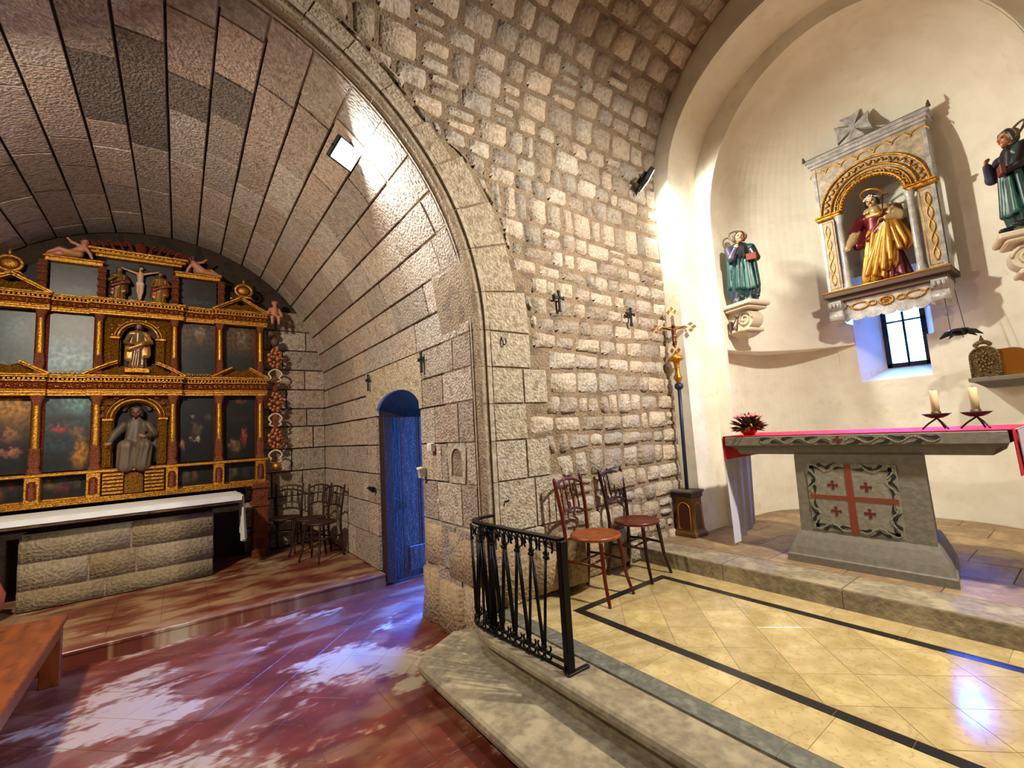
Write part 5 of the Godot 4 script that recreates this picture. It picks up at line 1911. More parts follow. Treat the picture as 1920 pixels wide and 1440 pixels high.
func christ(h: float) -> ArrayMesh:
	var sk = lin(0.74, 0.58, 0.44)
	var s = h
	var cl = lin(0.75, 0.7, 0.6)
	var l = [bone(Vector3(0, 0.50, 0) * s, Vector3(0, 0.78, 0) * s, 0.065 * s, 0.085 * s, sk), bone(Vector3(0, 0.83, 0) * s, Vector3(0, 0.87, 0.01) * s, 0.03 * s, 0.03 * s, sk),
		bone(Vector3(-0.03, 0.48, 0.01) * s, Vector3(0.03, 0.48, 0.01) * s, 0.075 * s, 0.075 * s, cl)]
	for e in [-1, 1]:
		l.append(bone(Vector3(e * 0.07, 0.80, 0) * s, Vector3(e * 0.24, 0.86, 0) * s, 0.035 * s, 0.028 * s, sk))
		l.append(bone(Vector3(e * 0.24, 0.86, 0) * s, Vector3(e * 0.40, 0.91, 0) * s, 0.028 * s, 0.02 * s, sk))
		l.append(bone(Vector3(e * 0.40, 0.91, 0) * s, Vector3(e * 0.45, 0.93, 0.01) * s, 0.022 * s, 0.018 * s, sk))
		l.append(bone(Vector3(e * 0.04, 0.45, 0.01) * s, Vector3(e * 0.045, 0.25, 0.04) * s, 0.055 * s, 0.04 * s, sk))
		l.append(bone(Vector3(e * 0.045, 0.25, 0.04) * s, Vector3(e * 0.015, 0.04, 0.01) * s, 0.038 * s, 0.024 * s, sk))
		l.append(bone(Vector3(e * 0.015, 0.03, 0.02) * s, Vector3(e * 0.015, -0.01, 0.05) * s, 0.024 * s, 0.018 * s, sk))
	l += head_bones(Vector3(0.01, 0.95, 0.03) * s, 0.065 * s, Vector3(0.4, -0.4, 1), sk, lin(0.25, 0.15, 0.08), true)
	return figure_mesh([[l, 0.016 * s, 0.02 * s]])

# ------------------------------------------------------------------ altars
# cloth hanging in folds: top edge from a to b, dropping to the listed lengths
func hanging(a: Vector3, b: Vector3, out: Vector3, drop: Callable, folds: float, depth: float, narrow := 0.0, n := 18, m := 12) -> SurfaceTool:
	var st := sb(true)
	var P = func(s: float, t: float, back: float) -> Vector3:
		var e = lerpf(s, 0.5, narrow * t)
		return a.lerp(b, e) + Vector3(0, -drop.call(s) * t, 0) + out * (depth * (0.3 + t) * (0.5 + 0.5 * sin(s * folds * TAU)) - back)
	for i in n:
		for j in m:
			var s0 = float(i) / n; var s1 = float(i + 1) / n
			var t0 = float(j) / m; var t1 = float(j + 1) / m
			quad(st, P.call(s0, t1, 0.0), P.call(s1, t1, 0.0), P.call(s1, t0, 0.0), P.call(s0, t0, 0.0))
			quad(st, P.call(s1, t1, 0.003), P.call(s0, t1, 0.003), P.call(s0, t0, 0.003), P.call(s1, t0, 0.003))
	return st

func build_side_altar() -> void:
	var a = thing("side_altar", "stone block altar with a thick slab in front of the retable", "altar", Vector3(-0.445, PH, -6.5))
	var rows = [[0.0, 0.20, [-0.795, -0.15, 0.795]], [0.20, 0.46, [-0.795, -0.28, 0.10, 0.795]], [0.46, 0.74, [-0.795, 0.05, 0.795]]]
	var fm = func(u: float, v: float, h: float) -> Vector3: return Vector3(u, v, h)
	for r in rows:
		for k in r[2].size() - 1:
			var q = [Vector2(r[2][k], r[0]), Vector2(r[2][k + 1], r[0]), Vector2(r[2][k + 1], r[1]), Vector2(r[2][k], r[1])]
			obj("stone", stone(fm, q, 0.002, 0.012, 0.012, 0.008, lin(0.62, 0.56, 0.44).lightened(rng.randf_range(-0.05, 0.06)), 0.2), M.stone, a)
	var st := sb()
	bx(st, Vector3(0, 0.37, -0.27), Vector3(1.58, 0.735, 0.53), 0.01)
	obj("core", st, M.mortar, a)
	st = sb()
	bx(st, Vector3(0, 0.775, -0.28), Vector3(1.46, 0.07, 0.46), 0.0)
	obj("bearer", st, M.mortar_dark, a)
	for e in [[-1.06, 0.20], [0.20, 1.06]]:
		st = sb()
		bx(st, Vector3((e[0] + e[1]) * 0.5, 0.85, -0.20), Vector3(e[1] - e[0] - 0.003, 0.08, 0.70), 0.01)
		obj("top_slab", st, M.slab_dark, a)
	var c = thing("altar_cloth", "long white linen cloth with a hanging end on the side altar", "cloth", Vector3(-0.445, PH + 0.893, -6.5))
	st = sb()
	bx(st, Vector3(0, 0.004, -0.19), Vector3(2.13, 0.006, 0.72), 0.002)
	obj("top", st, M.white_cloth, c)
	obj("front_hem", hanging(Vector3(-1.065, 0.006, 0.168), Vector3(1.065, 0.006, 0.168), Vector3(0, 0, 1), func(s): return 0.055, 9.0, 0.006, 0.0, 60, 3), M.white_cloth, c)
	obj("hanging_end", hanging(Vector3(1.072, 0.006, 0.17), Vector3(1.072, 0.006, -0.30), Vector3(1, 0, 0), func(s): return 0.58 - 0.16 * absf(s - 0.35), 4.0, 0.05, 0.55), M.white_cloth, c)
	st = sb(true)
	lathe(st, [Vector2(0, 0), Vector2(0.10, 0), Vector2(0.11, 0.02), Vector2(0.16, 0.14), Vector2(0.17, 0.24), Vector2(0.12, 0.36), Vector2(0.10, 0.40), Vector2(0.12, 0.42), Vector2(0.10, 0.42), Vector2(0.085, 0.38), Vector2(0, 0.37)], 20)
	var v = single("clay_jar", st, M.clay, "pinkish clay jar half hidden beside the side altar", "jar")
	v.position = Vector3(-1.44, PH + 0.002, -6.35)

func ribbon2(st: SurfaceTool, pts: Array, w: float, z0: float, z1: float, T: Transform3D) -> void:
	for i in pts.size() - 1:
		var d = (pts[i + 1] - pts[i]).normalized()
		var n = Vector2(-d.y, d.x) * w * 0.5
		var e = d * w * 0.25
		prism(st, PackedVector2Array([pts[i] - e - n, pts[i + 1] + e - n, pts[i + 1] + e + n, pts[i] - e + n]), z0, z1, T)

func leaf2(c: Vector2, dir: Vector2, l: float, w: float) -> PackedVector2Array:
	var d = dir.normalized()
	var n = Vector2(-d.y, d.x)
	return PackedVector2Array([c - d * l * 0.5, c - d * l * 0.1 - n * w * 0.35, c + d * l * 0.3 - n * w * 0.5, c + d * l * 0.5, c + d * l * 0.3 + n * w * 0.35, c])

func cross2(c: Vector2, r: float) -> PackedVector2Array:
	var p := PackedVector2Array()
	for k in 4:
		var d = Vector2(1, 0).rotated(k * PI / 2)
		var n = Vector2(-d.y, d.x)
		p.append(c + d * r * 0.16 - n * r * 0.16)
		p.append(c + d * r - n * r * 0.30)
		p.append(c + d * r + n * r * 0.30)
	return p

func build_main_altar() -> void:
	# local +z looks down the nave (world -X), local +x is world +Z
	var A = thing("main_altar", "grey stone table altar with a painted cross panel on its pedestal", "altar", Vector3(4.06, AH, -1.255), -PI / 2)
	var rc = func(x0, x1, z0, z1): return PackedVector2Array([Vector2(x0, z0), Vector2(x1, z0), Vector2(x1, z1), Vector2(x0, z1)])
	var st := sb()
	loft(st, PackedVector2Array([Vector2(-0.27, -0.56), Vector2(0.35, -0.56), Vector2(0.44, 0.0), Vector2(-0.36, 0.0)]), [[0.085, 0.0], [0.085, 0.055], [0.075, 0.065], [0.06, 0.12], [0.03, 0.20], [0.012, 0.235]])
	obj("plinth", st, M.altar_stone, A)
	st = sb()
	loft(st, PackedVector2Array([Vector2(-0.27, -0.50), Vector2(0.35, -0.50), Vector2(0.44, 0.0), Vector2(-0.36, 0.0)]), [[0.008, 0.225], [0.004, 0.5], [0.0, 0.84]])
	obj("pedestal", st, M.altar_stone, A)
	st = sb()
	loft(st, rc.call(-0.895, 0.855, -0.70, 0.06), [[-0.085, 0.838], [-0.08, 0.85], [-0.07, 0.875], [-0.04, 0.902], [-0.012, 0.913], [0.0, 0.918], [0.0, 0.988], [-0.004, 0.993]])
	obj("table_slab", st, M.altar_stone, A)
	# painted and incised panel
	var T = Transform3D(Basis(), Vector3(0, 0, 0))
	var y0 = 0.255
	var y1 = 0.77
	st = sb()
	bx(st, Vector3(0.005, (y0 + y1) * 0.5, 0.004), Vector3(0.57, y1 - y0, 0.0125), 0.002)
	var P = obj("painted_panel", st, M.altar_panel, A)
	st = sb()
	prism(st, PackedVector2Array([Vector2(-0.024, y0), Vector2(0.024, y0), Vector2(0.02, y1), Vector2(-0.02, y1)]), 0.010, 0.0135)
	prism(st, PackedVector2Array([Vector2(-0.27, 0.50), Vector2(0.28, 0.495), Vector2(0.28, 0.53), Vector2(-0.27, 0.528)]), 0.010, 0.013)
	obj("red_cross", st, M.red_paint, P)
	for c in [Vector2(-0.108, 0.608), Vector2(0.102, 0.605), Vector2(-0.106, 0.412), Vector2(0.104, 0.414)]:
		st = sb()
		prism(st, cross2(c, 0.034), 0.010, 0.0135)
		obj("small_cross", st, M.dark_red, P)
	var wave := sb()
	var leaves := sb()
	for side in 4:
		wave = sb()
		for half in 2:
			var pts = []
			for k in 9:
				var t = lerpf(0.03, 0.245, k / 8.0)
				var o = 0.232 + 0.026 * sin(k / 8.0 * TAU * 1.25 + 0.6)
				var s = 1.0 if half else -1.0
				var q = Vector2(s * t, o).rotated(-side * PI / 2)
				pts.append(Vector2(q.x * 1.04 + 0.005, (y0 + y1) * 0.5 + q.y * 0.96))
			ribbon2(wave, pts, 0.008, 0.010, 0.0142, T)
			for k in [1, 3, 5, 7]:
				var d = pts[k + 1] - pts[k - 1]
				var up = sin(k / 8.0 * TAU * 1.25 + 0.6) < 0
				var q = Vector2(0, 0.028 if up else -0.026).rotated(-side * PI / 2)
				prism(leaves, leaf2(pts[k] + q, d, 0.088, 0.034), 0.010, 0.0135, T)
			obj("border_scroll", wave, M.bracket_dull, P)
			wave = sb()
	obj("border_leaves", leaves, M.dark_green, P).set_meta("kind", "stuff")
	wave = sb()
	leaves = sb()
	for s in [-1.0, 1.0]:
		var pts = []
		for k in 29:
			pts.append(Vector2(s * (0.05 + 0.52 * k / 28.0) - 0.02, 0.953 + 0.020 * sin(k / 28.0 * TAU * 3.0)))
		wave = sb()
		ribbon2(wave, pts, 0.007, 0.058, 0.0642, T)
		obj("frieze_scroll", wave, M.bracket_dull, A)
		for k in 6:
			var up = k % 2 == 0
			prism(leaves, leaf2(Vector2(s * (0.05 + 0.52 * (k + 0.5) / 6.0) - 0.02, 0.953 + (-0.018 if up else 0.018)), Vector2(s, 0.25 if up else -0.25), 0.10, 0.036), 0.058, 0.0635, T)
	obj("frieze_leaves", leaves, M.dark_green, A).set_meta("kind", "stuff")
	st = sb()
	prism(st, cross2(Vector2(-0.02, 0.955), 0.030), 0.058, 0.0645)
	obj("frieze_cross", st, M.dark_red, A)
	# cloths
	var C = thing("red_altar_cloth", "crimson cloth laid along the top of the main altar", "cloth", Vector3(4.06, AH + 0.994, -1.255), -PI / 2)
	st = sb()
	bx(st, Vector3(-0.02, 0.006, -0.32), Vector3(1.79, 0.006, 0.75), 0.002)
	obj("top", st, M.red_cloth, C)
	obj("left_fall", hanging(Vector3(-0.915, 0.007, -0.66), Vector3(-0.915, 0.007, 0.055), Vector3(-1, 0, 0), func(s): return 0.21, 2.0, 0.012), M.red_cloth, C)
	obj("right_fall", hanging(Vector3(0.872, 0.007, 0.055), Vector3(0.872, 0.007, -0.66), Vector3(1, 0, 0), func(s): return 0.20 + 0.08 * (1.0 - s), 2.0, 0.012), M.red_cloth, C)
	var W = thing("white_altar_cloth", "long white lace cloth hanging from the end of the main altar", "cloth", Vector3(4.06, AH + 0.994, -1.255), -PI / 2)
	st = sb()
	bx(st, Vector3(-0.02, 0.001, -0.32), Vector3(1.80, 0.003, 0.52), 0.001)
	obj("top", st, M.lace, W)
	obj("left_fall", hanging(Vector3(-0.932, 0.001, -0.48), Vector3(-0.932, 0.001, 0.04), Vector3(-1, 0, 0), func(s): return 0.86 + 0.12 * s, 3.5, 0.022, 0.2, 26, 16), M.lace, W)
	obj("right_fall", hanging(Vector3(0.89, 0.001, -0.0), Vector3(0.89, 0.001, -0.52), Vector3(1, 0, 0), func(s): return 0.9, 3.5, 0.02, 0.2), M.lace, W)
	# bowl of flowers
	var B = thing("flower_bowl", "red bowl of dried leaves with two pink roses on the altar", "flowers", Vector3(4.10, AH + 1.004, -1.975))
	st = sb(true)
	lathe(st, [Vector2(0, 0), Vector2(0.042, 0), Vector2(0.046, 0.008), Vector2(0.066, 0.03), Vector2(0.074, 0.055), Vector2(0.078, 0.062), Vector2(0.07, 0.062), Vector2(0.06, 0.045), Vector2(0, 0.04)], 20)
	obj("bowl", st, mat(Color(0.72, 0.06, 0.04), 0.3), B)
	for k in 150:
		if k % 50 == 0:
			st = sb()
		var a = rng.randf() * TAU
		var e = rng.randf_range(0.1, 1.45)
		var l = rng.randf_range(0.08, 0.165)
		var d = Vector3(cos(a) * cos(e) , sin(e) * 0.75 + 0.1, sin(a) * cos(e)).normalized()
		if e < 0.4:
			d.y = rng.randf_range(-0.1, 0.25)
		var n = d.cross(Vector3.UP).normalized() * rng.randf_range(0.008, 0.017)
		var o = Vector3(0, 0.05, 0) + d * 0.02
		var m = o + d * l * 0.6 + Vector3(0, 0.012, 0)
		var tip = o + d * l + Vector3(0, -0.01, 0)
		quad(st, o, m - n, tip, m + n)
		quad(st, o, m + n, tip, m - n)
		if k % 50 == 49:
			obj("leaves", st, [mat(Color(0.27, 0.27, 0.13), 0.7), mat(Color(0.46, 0.29, 0.15), 0.7), mat(Color(0.38, 0.17, 0.12), 0.7)][k / 50], B)
	for p in [Vector3(-0.02, 0.165, -0.058), Vector3(-0.01, 0.168, 0.055)]:
		st = sb(true)
		for k in 14:
			var a = k * 2.399
			var rr = 0.006 + 0.0032 * k
			var q = Vector3(cos(a) * rr, 0.016 - 0.0014 * k, sin(a) * rr)
			ball(st, p + q, Vector3(0.016, 0.012, 0.016), 7, 5)
		obj("rose", st, mat(Color(0.90, 0.47, 0.48), 0.6), B)
	for p in [Vector3(-0.07, 0.05, 0.0), Vector3(-0.065, 0.06, 0.035), Vector3(-0.05, 0.085, 0.05)]:
		st = sb(true)
		ball(st, p, Vector3(0.011, 0.018, 0.011), 8, 6)
		obj("yellow_bud", st, mat(Color(0.75, 0.52, 0.20), 0.6), B)
	# candlesticks
	for e in [[-0.725, "left"], [-0.535, "right"]]:
		var K = thing("candlestick", "low iron candlestick with a cream candle, %s" % ("the one nearer the flower bowl" if e[1] == "left" else "the one nearer the altar's right end"), "candlestick", Vector3(4.12, AH + 1.004, e[0]), 0.25, "pair of altar candlesticks")
		st = sb(true)
		for k in 3:
			var a = k * TAU / 3 + 0.5
			tube(st, smooth_path([Vector3(cos(a) * 0.082, 0.006, sin(a) * 0.082), Vector3(cos(a) * 0.05, 0.04, sin(a) * 0.05), Vector3(cos(a) * 0.012, 0.07, sin(a) * 0.012), Vector3(0, 0.082, 0)], 3), 0.0055, 6)
		obj("tripod", st, M.black, K)
		st = sb(true)
		lathe(st, [Vector2(0, 0.078), Vector2(0.03, 0.08), Vector2(0.055, 0.092), Vector2(0.078, 0.11), Vector2(0.074, 0.11), Vector2(0.05, 0.097), Vector2(0, 0.09)], 20)
		obj("drip_pan", st, mat(Color(0.10, 0.03, 0.05), 0.5), K)
		st = sb(true)
		lathe(st, [Vector2(0.02, 0.088), Vector2(0.025, 0.09), Vector2(0.026, 0.125), Vector2(0.022, 0.125)], 14)
		obj("socket", st, mat(Color(0.28, 0.17, 0.08), 0.5, 0.4), K)
		st = sb(true)
		lathe(st, [Vector2(0, 0.09), Vector2(0.021, 0.09), Vector2(0.021, 0.26), Vector2(0.018, 0.266), Vector2(0.008, 0.263), Vector2(0, 0.262)], 14)
		obj("candle", st, M.candle, K)
		st = sb(true)
		tube(st, [Vector3(0, 0.26, 0), Vector3(0.001, 0.27, 0), Vector3(0.003, 0.277, 0)], 0.0014, 5)
		obj("wick", st, M.black, K)

# ------------------------------------------------------------------ canopy over the window
func build_canopy() -> void:
	var C = thing("statue_canopy", "grey marbled and gilded niche canopy hung on the apse wall", "canopy", Vector3(5.95, 0, -1.29), -PI / 2)
	var st := sb()
	for s in [-1, 1]:
		st = sb()
		bx(st, Vector3(s * 0.485, 3.68, -0.14), Vector3(0.035, 1.50, 0.30), 0.004)
		obj("side_wall", st, M.marbled, C)
	# spandrel plate with the arch cut out
	var plate := PackedVector2Array([Vector2(-0.50, 3.80), Vector2(0.50, 3.80), Vector2(0.50, 4.44), Vector2(-0.50, 4.44)])
	var hole := PackedVector2Array([Vector2(0.29, 3.7), Vector2(0.29, 3.82)])
	for k in range(1, 20):
		hole.append(Vector2(0.29 * cos(PI * k / 20), 3.82 + 0.30 * sin(PI * k / 20)))
	hole.append(Vector2(-0.29, 3.82))
	hole.append(Vector2(-0.29, 3.7))
	st = sb()
	for p in Geometry2D.clip_polygons(plate, hole):
		prism(st, p, -0.05, 0.0)
	obj("spandrel", st, M.marbled_warm, C)
	st = sb()
	bx(st, Vector3(0, 4.455, -0.13), Vector3(1.03, 0.03, 0.34), 0.004)
	bx(st, Vector3(0, 4.49, -0.12), Vector3(1.07, 0.04, 0.38), 0.008)
	bx(st, Vector3(0, 4.525, -0.12), Vector3(1.10, 0.03, 0.40), 0.006)
	obj("cornice", st, M.marbled, C)
	st = sb(true)
	for s in [-1, 1]:
		tube(st, [Vector3(s * 0.55, 4.535, 0.075), Vector3(s * 0.55, 4.57, 0.08), Vector3(s * 0.555, 4.60, 0.085)], [0.02, 0.014, 0.004], 6)
	tube(st, [Vector3(-0.55, 4.543, 0.082), Vector3(0.55, 4.543, 0.082)], 0.004, 5)
	obj("cornice_edge", st, M.statue_dark, C)
	# hanging cusped fringe under the cornice
	st = sb(true)
	for k in 7:
		var xc = -0.45 + 0.15 * k
		var pts = []
		for q in 9:
			var a = PI + PI * q / 8
			pts.append(Vector3(xc + 0.075 * cos(a), 4.405 - 0.05 * (1.0 - absf(cos(a))) * -1.0 - 0.0, 0.008))
		for q in pts.size():
			pts[q].y = 4.34 + 0.06 * absf(sin(PI * q / 8.0))
		tube(st, pts, 0.006, 5)
	obj("cusped_fringe", st, M.gold_line, C)
	# gilded arch bands with scroll ornament
	st = sb(true)
	for b in [[0.285, 0.014, 0.012], [0.335, 0.008, 0.016], [0.375, 0.012, 0.02], [0.47, 0.012, 0.016]]:
		var pts = []
		for k in 31:
			var a = PI * k / 30
			pts.append(Vector3(b[0] * cos(a), 3.83 + (b[0] + 0.005) * sin(a), b[2]))
		tube(st, pts, b[1], 6)
	var band = obj("arch_band", st, M.gold, C)
	st = sb(true)
	for k in 13:
		var a = PI * (k + 0.5) / 13
		for rr in [0.31, 0.423]:
			var c = Vector3(rr * cos(a), 3.83 + rr * sin(a), 0.012)
			var t = Vector3(-sin(a), cos(a), 0)
			var n = Vector3(cos(a), sin(a), 0)
			var f = 1.0 if k % 2 else -1.0
			var w = 0.018 if rr < 0.4 else 0.032
			tube(st, smooth_path([c - t * 0.045 - n * w * f * 0.5, c - t * 0.015 + n * w * f * 0.7, c + t * 0.02 - n * w * f * 0.6, c + t * 0.045 + n * w * f * 0.3], 3), 0.0065 if rr < 0.4 else 0.009, 5)
			ball(st, c + n * w * 0.3 * f, Vector3(0.012, 0.012, 0.010), 6, 4)
	obj("scroll_ornament", st, M.gold, band)
	st = sb()
	for k in 26:
		var a = PI * (k + 0.5) / 26
		bx(st, Vector3(0.272 * cos(a), 3.83 + 0.278 * sin(a), 0.0), Vector3(0.02, 0.022, 0.04), 0.006, Basis(Vector3(0, 0, 1), a))
	obj("toothed_edge", st, M.gold, band)
	for s in [-1, 1]:
		# pilaster with gilded chain
		st = sb()
		bx(st, Vector3(s * 0.43, 3.37, -0.02), Vector3(0.145, 0.86, 0.05), 0.004)
		var pl = obj("pilaster", st, M.marbled_warm, C)
		st = sb(true)
		for ph in 2:
			var pts = []
			for k in 41:
				var t = k / 40.0
				pts.append(Vector3(s * 0.43 + 0.022 * sin(t * TAU * 2.5 + ph * PI), 3.02 + 0.70 * t, 0.010 + 0.003 * cos(t * TAU * 2.5 + ph * PI)))
			tube(st, pts, 0.006, 5)
		obj("gilded_chain", st, M.gold_line, pl)
		st = sb(true)
		var fr = [Vector3(s * 0.43 - 0.055, 2.985, 0.006), Vector3(s * 0.43 + 0.055, 2.985, 0.006), Vector3(s * 0.43 + 0.055, 3.76, 0.006), Vector3(s * 0.43 - 0.055, 3.76, 0.006)]
		for k in 4:
			tube(st, [fr[k], fr[(k + 1) % 4]], 0.004, 4)
		obj("gilded_fillet", st, M.gold_line, pl)
		st = sb()
		bx(st, Vector3(s * 0.40, 3.805, 0.0), Vector3(0.23, 0.035, 0.11), 0.006)
		bx(st, Vector3(s * 0.40, 3.83, 0.005), Vector3(0.25, 0.02, 0.13), 0.004)
		obj("impost", st, M.gold, C)
		st = sb(true)
		lathe(st, [Vector2(0, 2.94), Vector2(0.048, 2.94), Vector2(0.048, 2.965), Vector2(0.036, 2.985), Vector2(0.042, 3.0), Vector2(0.030, 3.02), Vector2(0.029, 3.70), Vector2(0.036, 3.71), Vector2(0.030, 3.72), Vector2(0.044, 3.77), Vector2(0.048, 3.79)], 18, Transform3D(Basis(), Vector3(s * 0.305, 0, 0.01)))
		obj("column", st, M.marbled, C)
	# sill and apron
	st = sb()
	bx(st, Vector3(0, 2.90, -0.10), Vector3(1.06, 0.06, 0.42), 0.006)
	bx(st, Vector3(0, 2.845, -0.12), Vector3(0.98, 0.06, 0.36), 0.008)
	obj("sill", st, M.statue_dark, C)
	st = sb(true)
	tube(st, [Vector3(-0.53, 2.928, 0.112), Vector3(0.53, 2.928, 0.112)], 0.009, 5)
	obj("sill_edge", st, M.gold_line, C)
	var ap := PackedVector2Array([Vector2(-0.46, 2.83), Vector2(-0.46, 2.63)])
	for k in 7:
		var xc = -0.46 + 0.92 * (k + 0.5) / 7
		for q in 7:
			ap.append(Vector2(xc - 0.0657 * cos(PI * q / 6), 2.62 - 0.035 * sin(PI * q / 6)))
	ap.append(Vector2(0.46, 2.63))
	ap.append(Vector2(0.46, 2.83))
	st = sb()
	prism(st, ap, -0.02, 0.01)
	var apron = obj("apron", st, M.marbled, C)
	st = sb(true)
	for e in [[0.0, 0.055, 0.014], [-0.12, 0.032, 0.009], [0.12, 0.032, 0.009], [-0.23, 0.05, 0.01], [0.23, 0.05, 0.01]]:
		var ring = []
		for q in 18:
			ring.append(Vector3(e[0] + e[1] * cos(TAU * q / 18) * (1.5 if absf(e[0]) > 0.2 else 1.0), 2.735 + e[1] * sin(TAU * q / 18) * 0.75, 0.018))
		tube(st, ring, e[2], 6, true)
	for k in 4:
		var a = k * PI / 2 + PI / 4
		tube(st, [Vector3(0, 2.735, 0.018), Vector3(0.045 * cos(a), 2.735 + 0.035 * sin(a), 0.02)], 0.008, 5)
	for s in [-1, 1]:
		tube(st, smooth_path([Vector3(s * 0.30, 2.735, 0.016), Vector3(s * 0.335, 2.765, 0.018), Vector3(s * 0.36, 2.73, 0.016)], 3), 0.008, 5)
	obj("gilded_guilloche", st, M.gold, apron)
	for s in [-1, 1]:
		var prof = PackedVector2Array([Vector2(0.0, 2.82), Vector2(0.10, 2.82), Vector2(0.12, 2.79), Vector2(0.115, 2.74), Vector2(0.08, 2.72), Vector2(0.10, 2.68), Vector2(0.09, 2.62), Vector2(0.05, 2.58), Vector2(0.0, 2.57), Vector2(-0.2, 2.57), Vector2(-0.2, 2.82)])
		st = sb()
		prism(st, prof, -0.06, 0.06, Transform3D(Basis(Vector3(0, 0, 1), Vector3(0, 1, 0), Vector3(-1, 0, 0)), Vector3(s * 0.43, 0, 0.0)))
		var cs = obj("console", st, M.marbled, C)
		st = sb(true)
		for k in 3:
			tube(st, [Vector3(s * 0.43 - 0.035 + 0.035 * k, 2.80, 0.118), Vector3(s * 0.43 - 0.035 + 0.035 * k, 2.77, 0.13), Vector3(s * 0.43 - 0.035 + 0.035 * k, 2.735, 0.115)], [0.012, 0.016, 0.008], 6)
		tube(st, [Vector3(s * 0.43 - 0.062, 2.65, 0.06), Vector3(s * 0.43 + 0.062, 2.65, 0.06)], 0.05, 14)
		obj("console_scroll", st, M.marbled, cs)
	# cross on the roof
	st = sb()
	for k in 4:
		var d = Vector2(0, 1).rotated(k * PI / 2)
		var n = Vector2(-d.y, d.x)
		prism(st, PackedVector2Array([d * 0.02 - n * 0.02, d * 0.16 - n * 0.10, d * 0.145, d * 0.16 + n * 0.10, d * 0.02 + n * 0.02]), -0.025, 0.025, Transform3D(Basis(Vector3(0, 0, 1), 0.06), Vector3(-0.08, 4.74, -0.05)))
	bx(st, Vector3(-0.08, 4.74, -0.05), Vector3(0.06, 0.06, 0.06), 0.01)
	var rc = obj("roof_cross", st, M.marbled, C)
	st = sb(true)
	lathe(st, [Vector2(0.0, 4.53), Vector2(0.14, 4.53), Vector2(0.12, 4.555), Vector2(0.05, 4.58), Vector2(0.025, 4.62), Vector2(0, 4.63)], 12, Transform3D(Basis(), Vector3(-0.08, 0, -0.05)))
	obj("cross_foot", st, M.marbled, rc)

func halo(r: float, tilt: Vector3) -> SurfaceTool:
	var st := sb(true)
	var x = tilt.cross(Vector3(0, 0, 1))
	if x.length() < 0.05:
		x = Vector3(1, 0, 0)
	x = x.normalized()
	var y = tilt.normalized().cross(x)
	var ring = []
	for k in 26:
		ring.append((x * cos(TAU * k / 26) + y * sin(TAU * k / 26)) * r)
	tube(st, ring, r * 0.10, 6, true)
	return st

func wall_bracket(at: Vector3, dir: Vector3, label: String) -> void:
	var b = thing("wall_bracket", label, "bracket", at)
	b.basis = Basis.looking_at(-dir, Vector3.UP)
	# local +z points out of the wall along dir
	var st := sb()
	bx(st, Vector3(0, -0.025, 0.0), Vector3(0.34, 0.05, 0.36), 0.012)
	bx(st, Vector3(0, -0.065, -0.01), Vector3(0.30, 0.04, 0.31), 0.012)
	obj("top_slab", st, M.bracket, b)
	var pr := PackedVector2Array([Vector2(-0.30, -0.085), Vector2(0.12, -0.085)])
	for k in 11:
		var a = PI * 0.45 - PI * 0.95 * k / 10
		pr.append(Vector2(0.03 + 0.10 * cos(a), -0.19 + 0.10 * sin(a)))
	pr.append(Vector2(-0.30, -0.29))
	st = sb()
	prism(st, pr, -0.085, 0.085, Transform3D(Basis(Vector3(0, 0, 1), Vector3(0, 1, 0), Vector3(-1, 0, 0)), Vector3.ZERO))
	obj("volute", st, M.bracket, b)
	st = sb(true)
	for s in [-1, 1]:
		var sp = []
		for k in 22:
			var a = k * 0.5
			var r = 0.09 * (1.0 - k / 26.0)
			sp.append(Vector3(s * 0.09, -0.19 + r * sin(a), 0.03 + r * cos(a)))
		st = sb(true)
		tube(st, sp, 0.011, 6)
		obj("scroll", st, M.bracket, b)
	st = sb()
	bx(st, Vector3(0, -0.31, -0.03), Vector3(0.26, 0.04, 0.26), 0.01)
	loft(st, PackedVector2Array([Vector2(-0.11, -0.15), Vector2(0.11, -0.15), Vector2(0.11, 0.07), Vector2(-0.11, 0.07)]), [[-0.06, -0.385], [-0.02, -0.355], [0.0, -0.33]])
	obj("foot_slab", st, M.bracket, b)

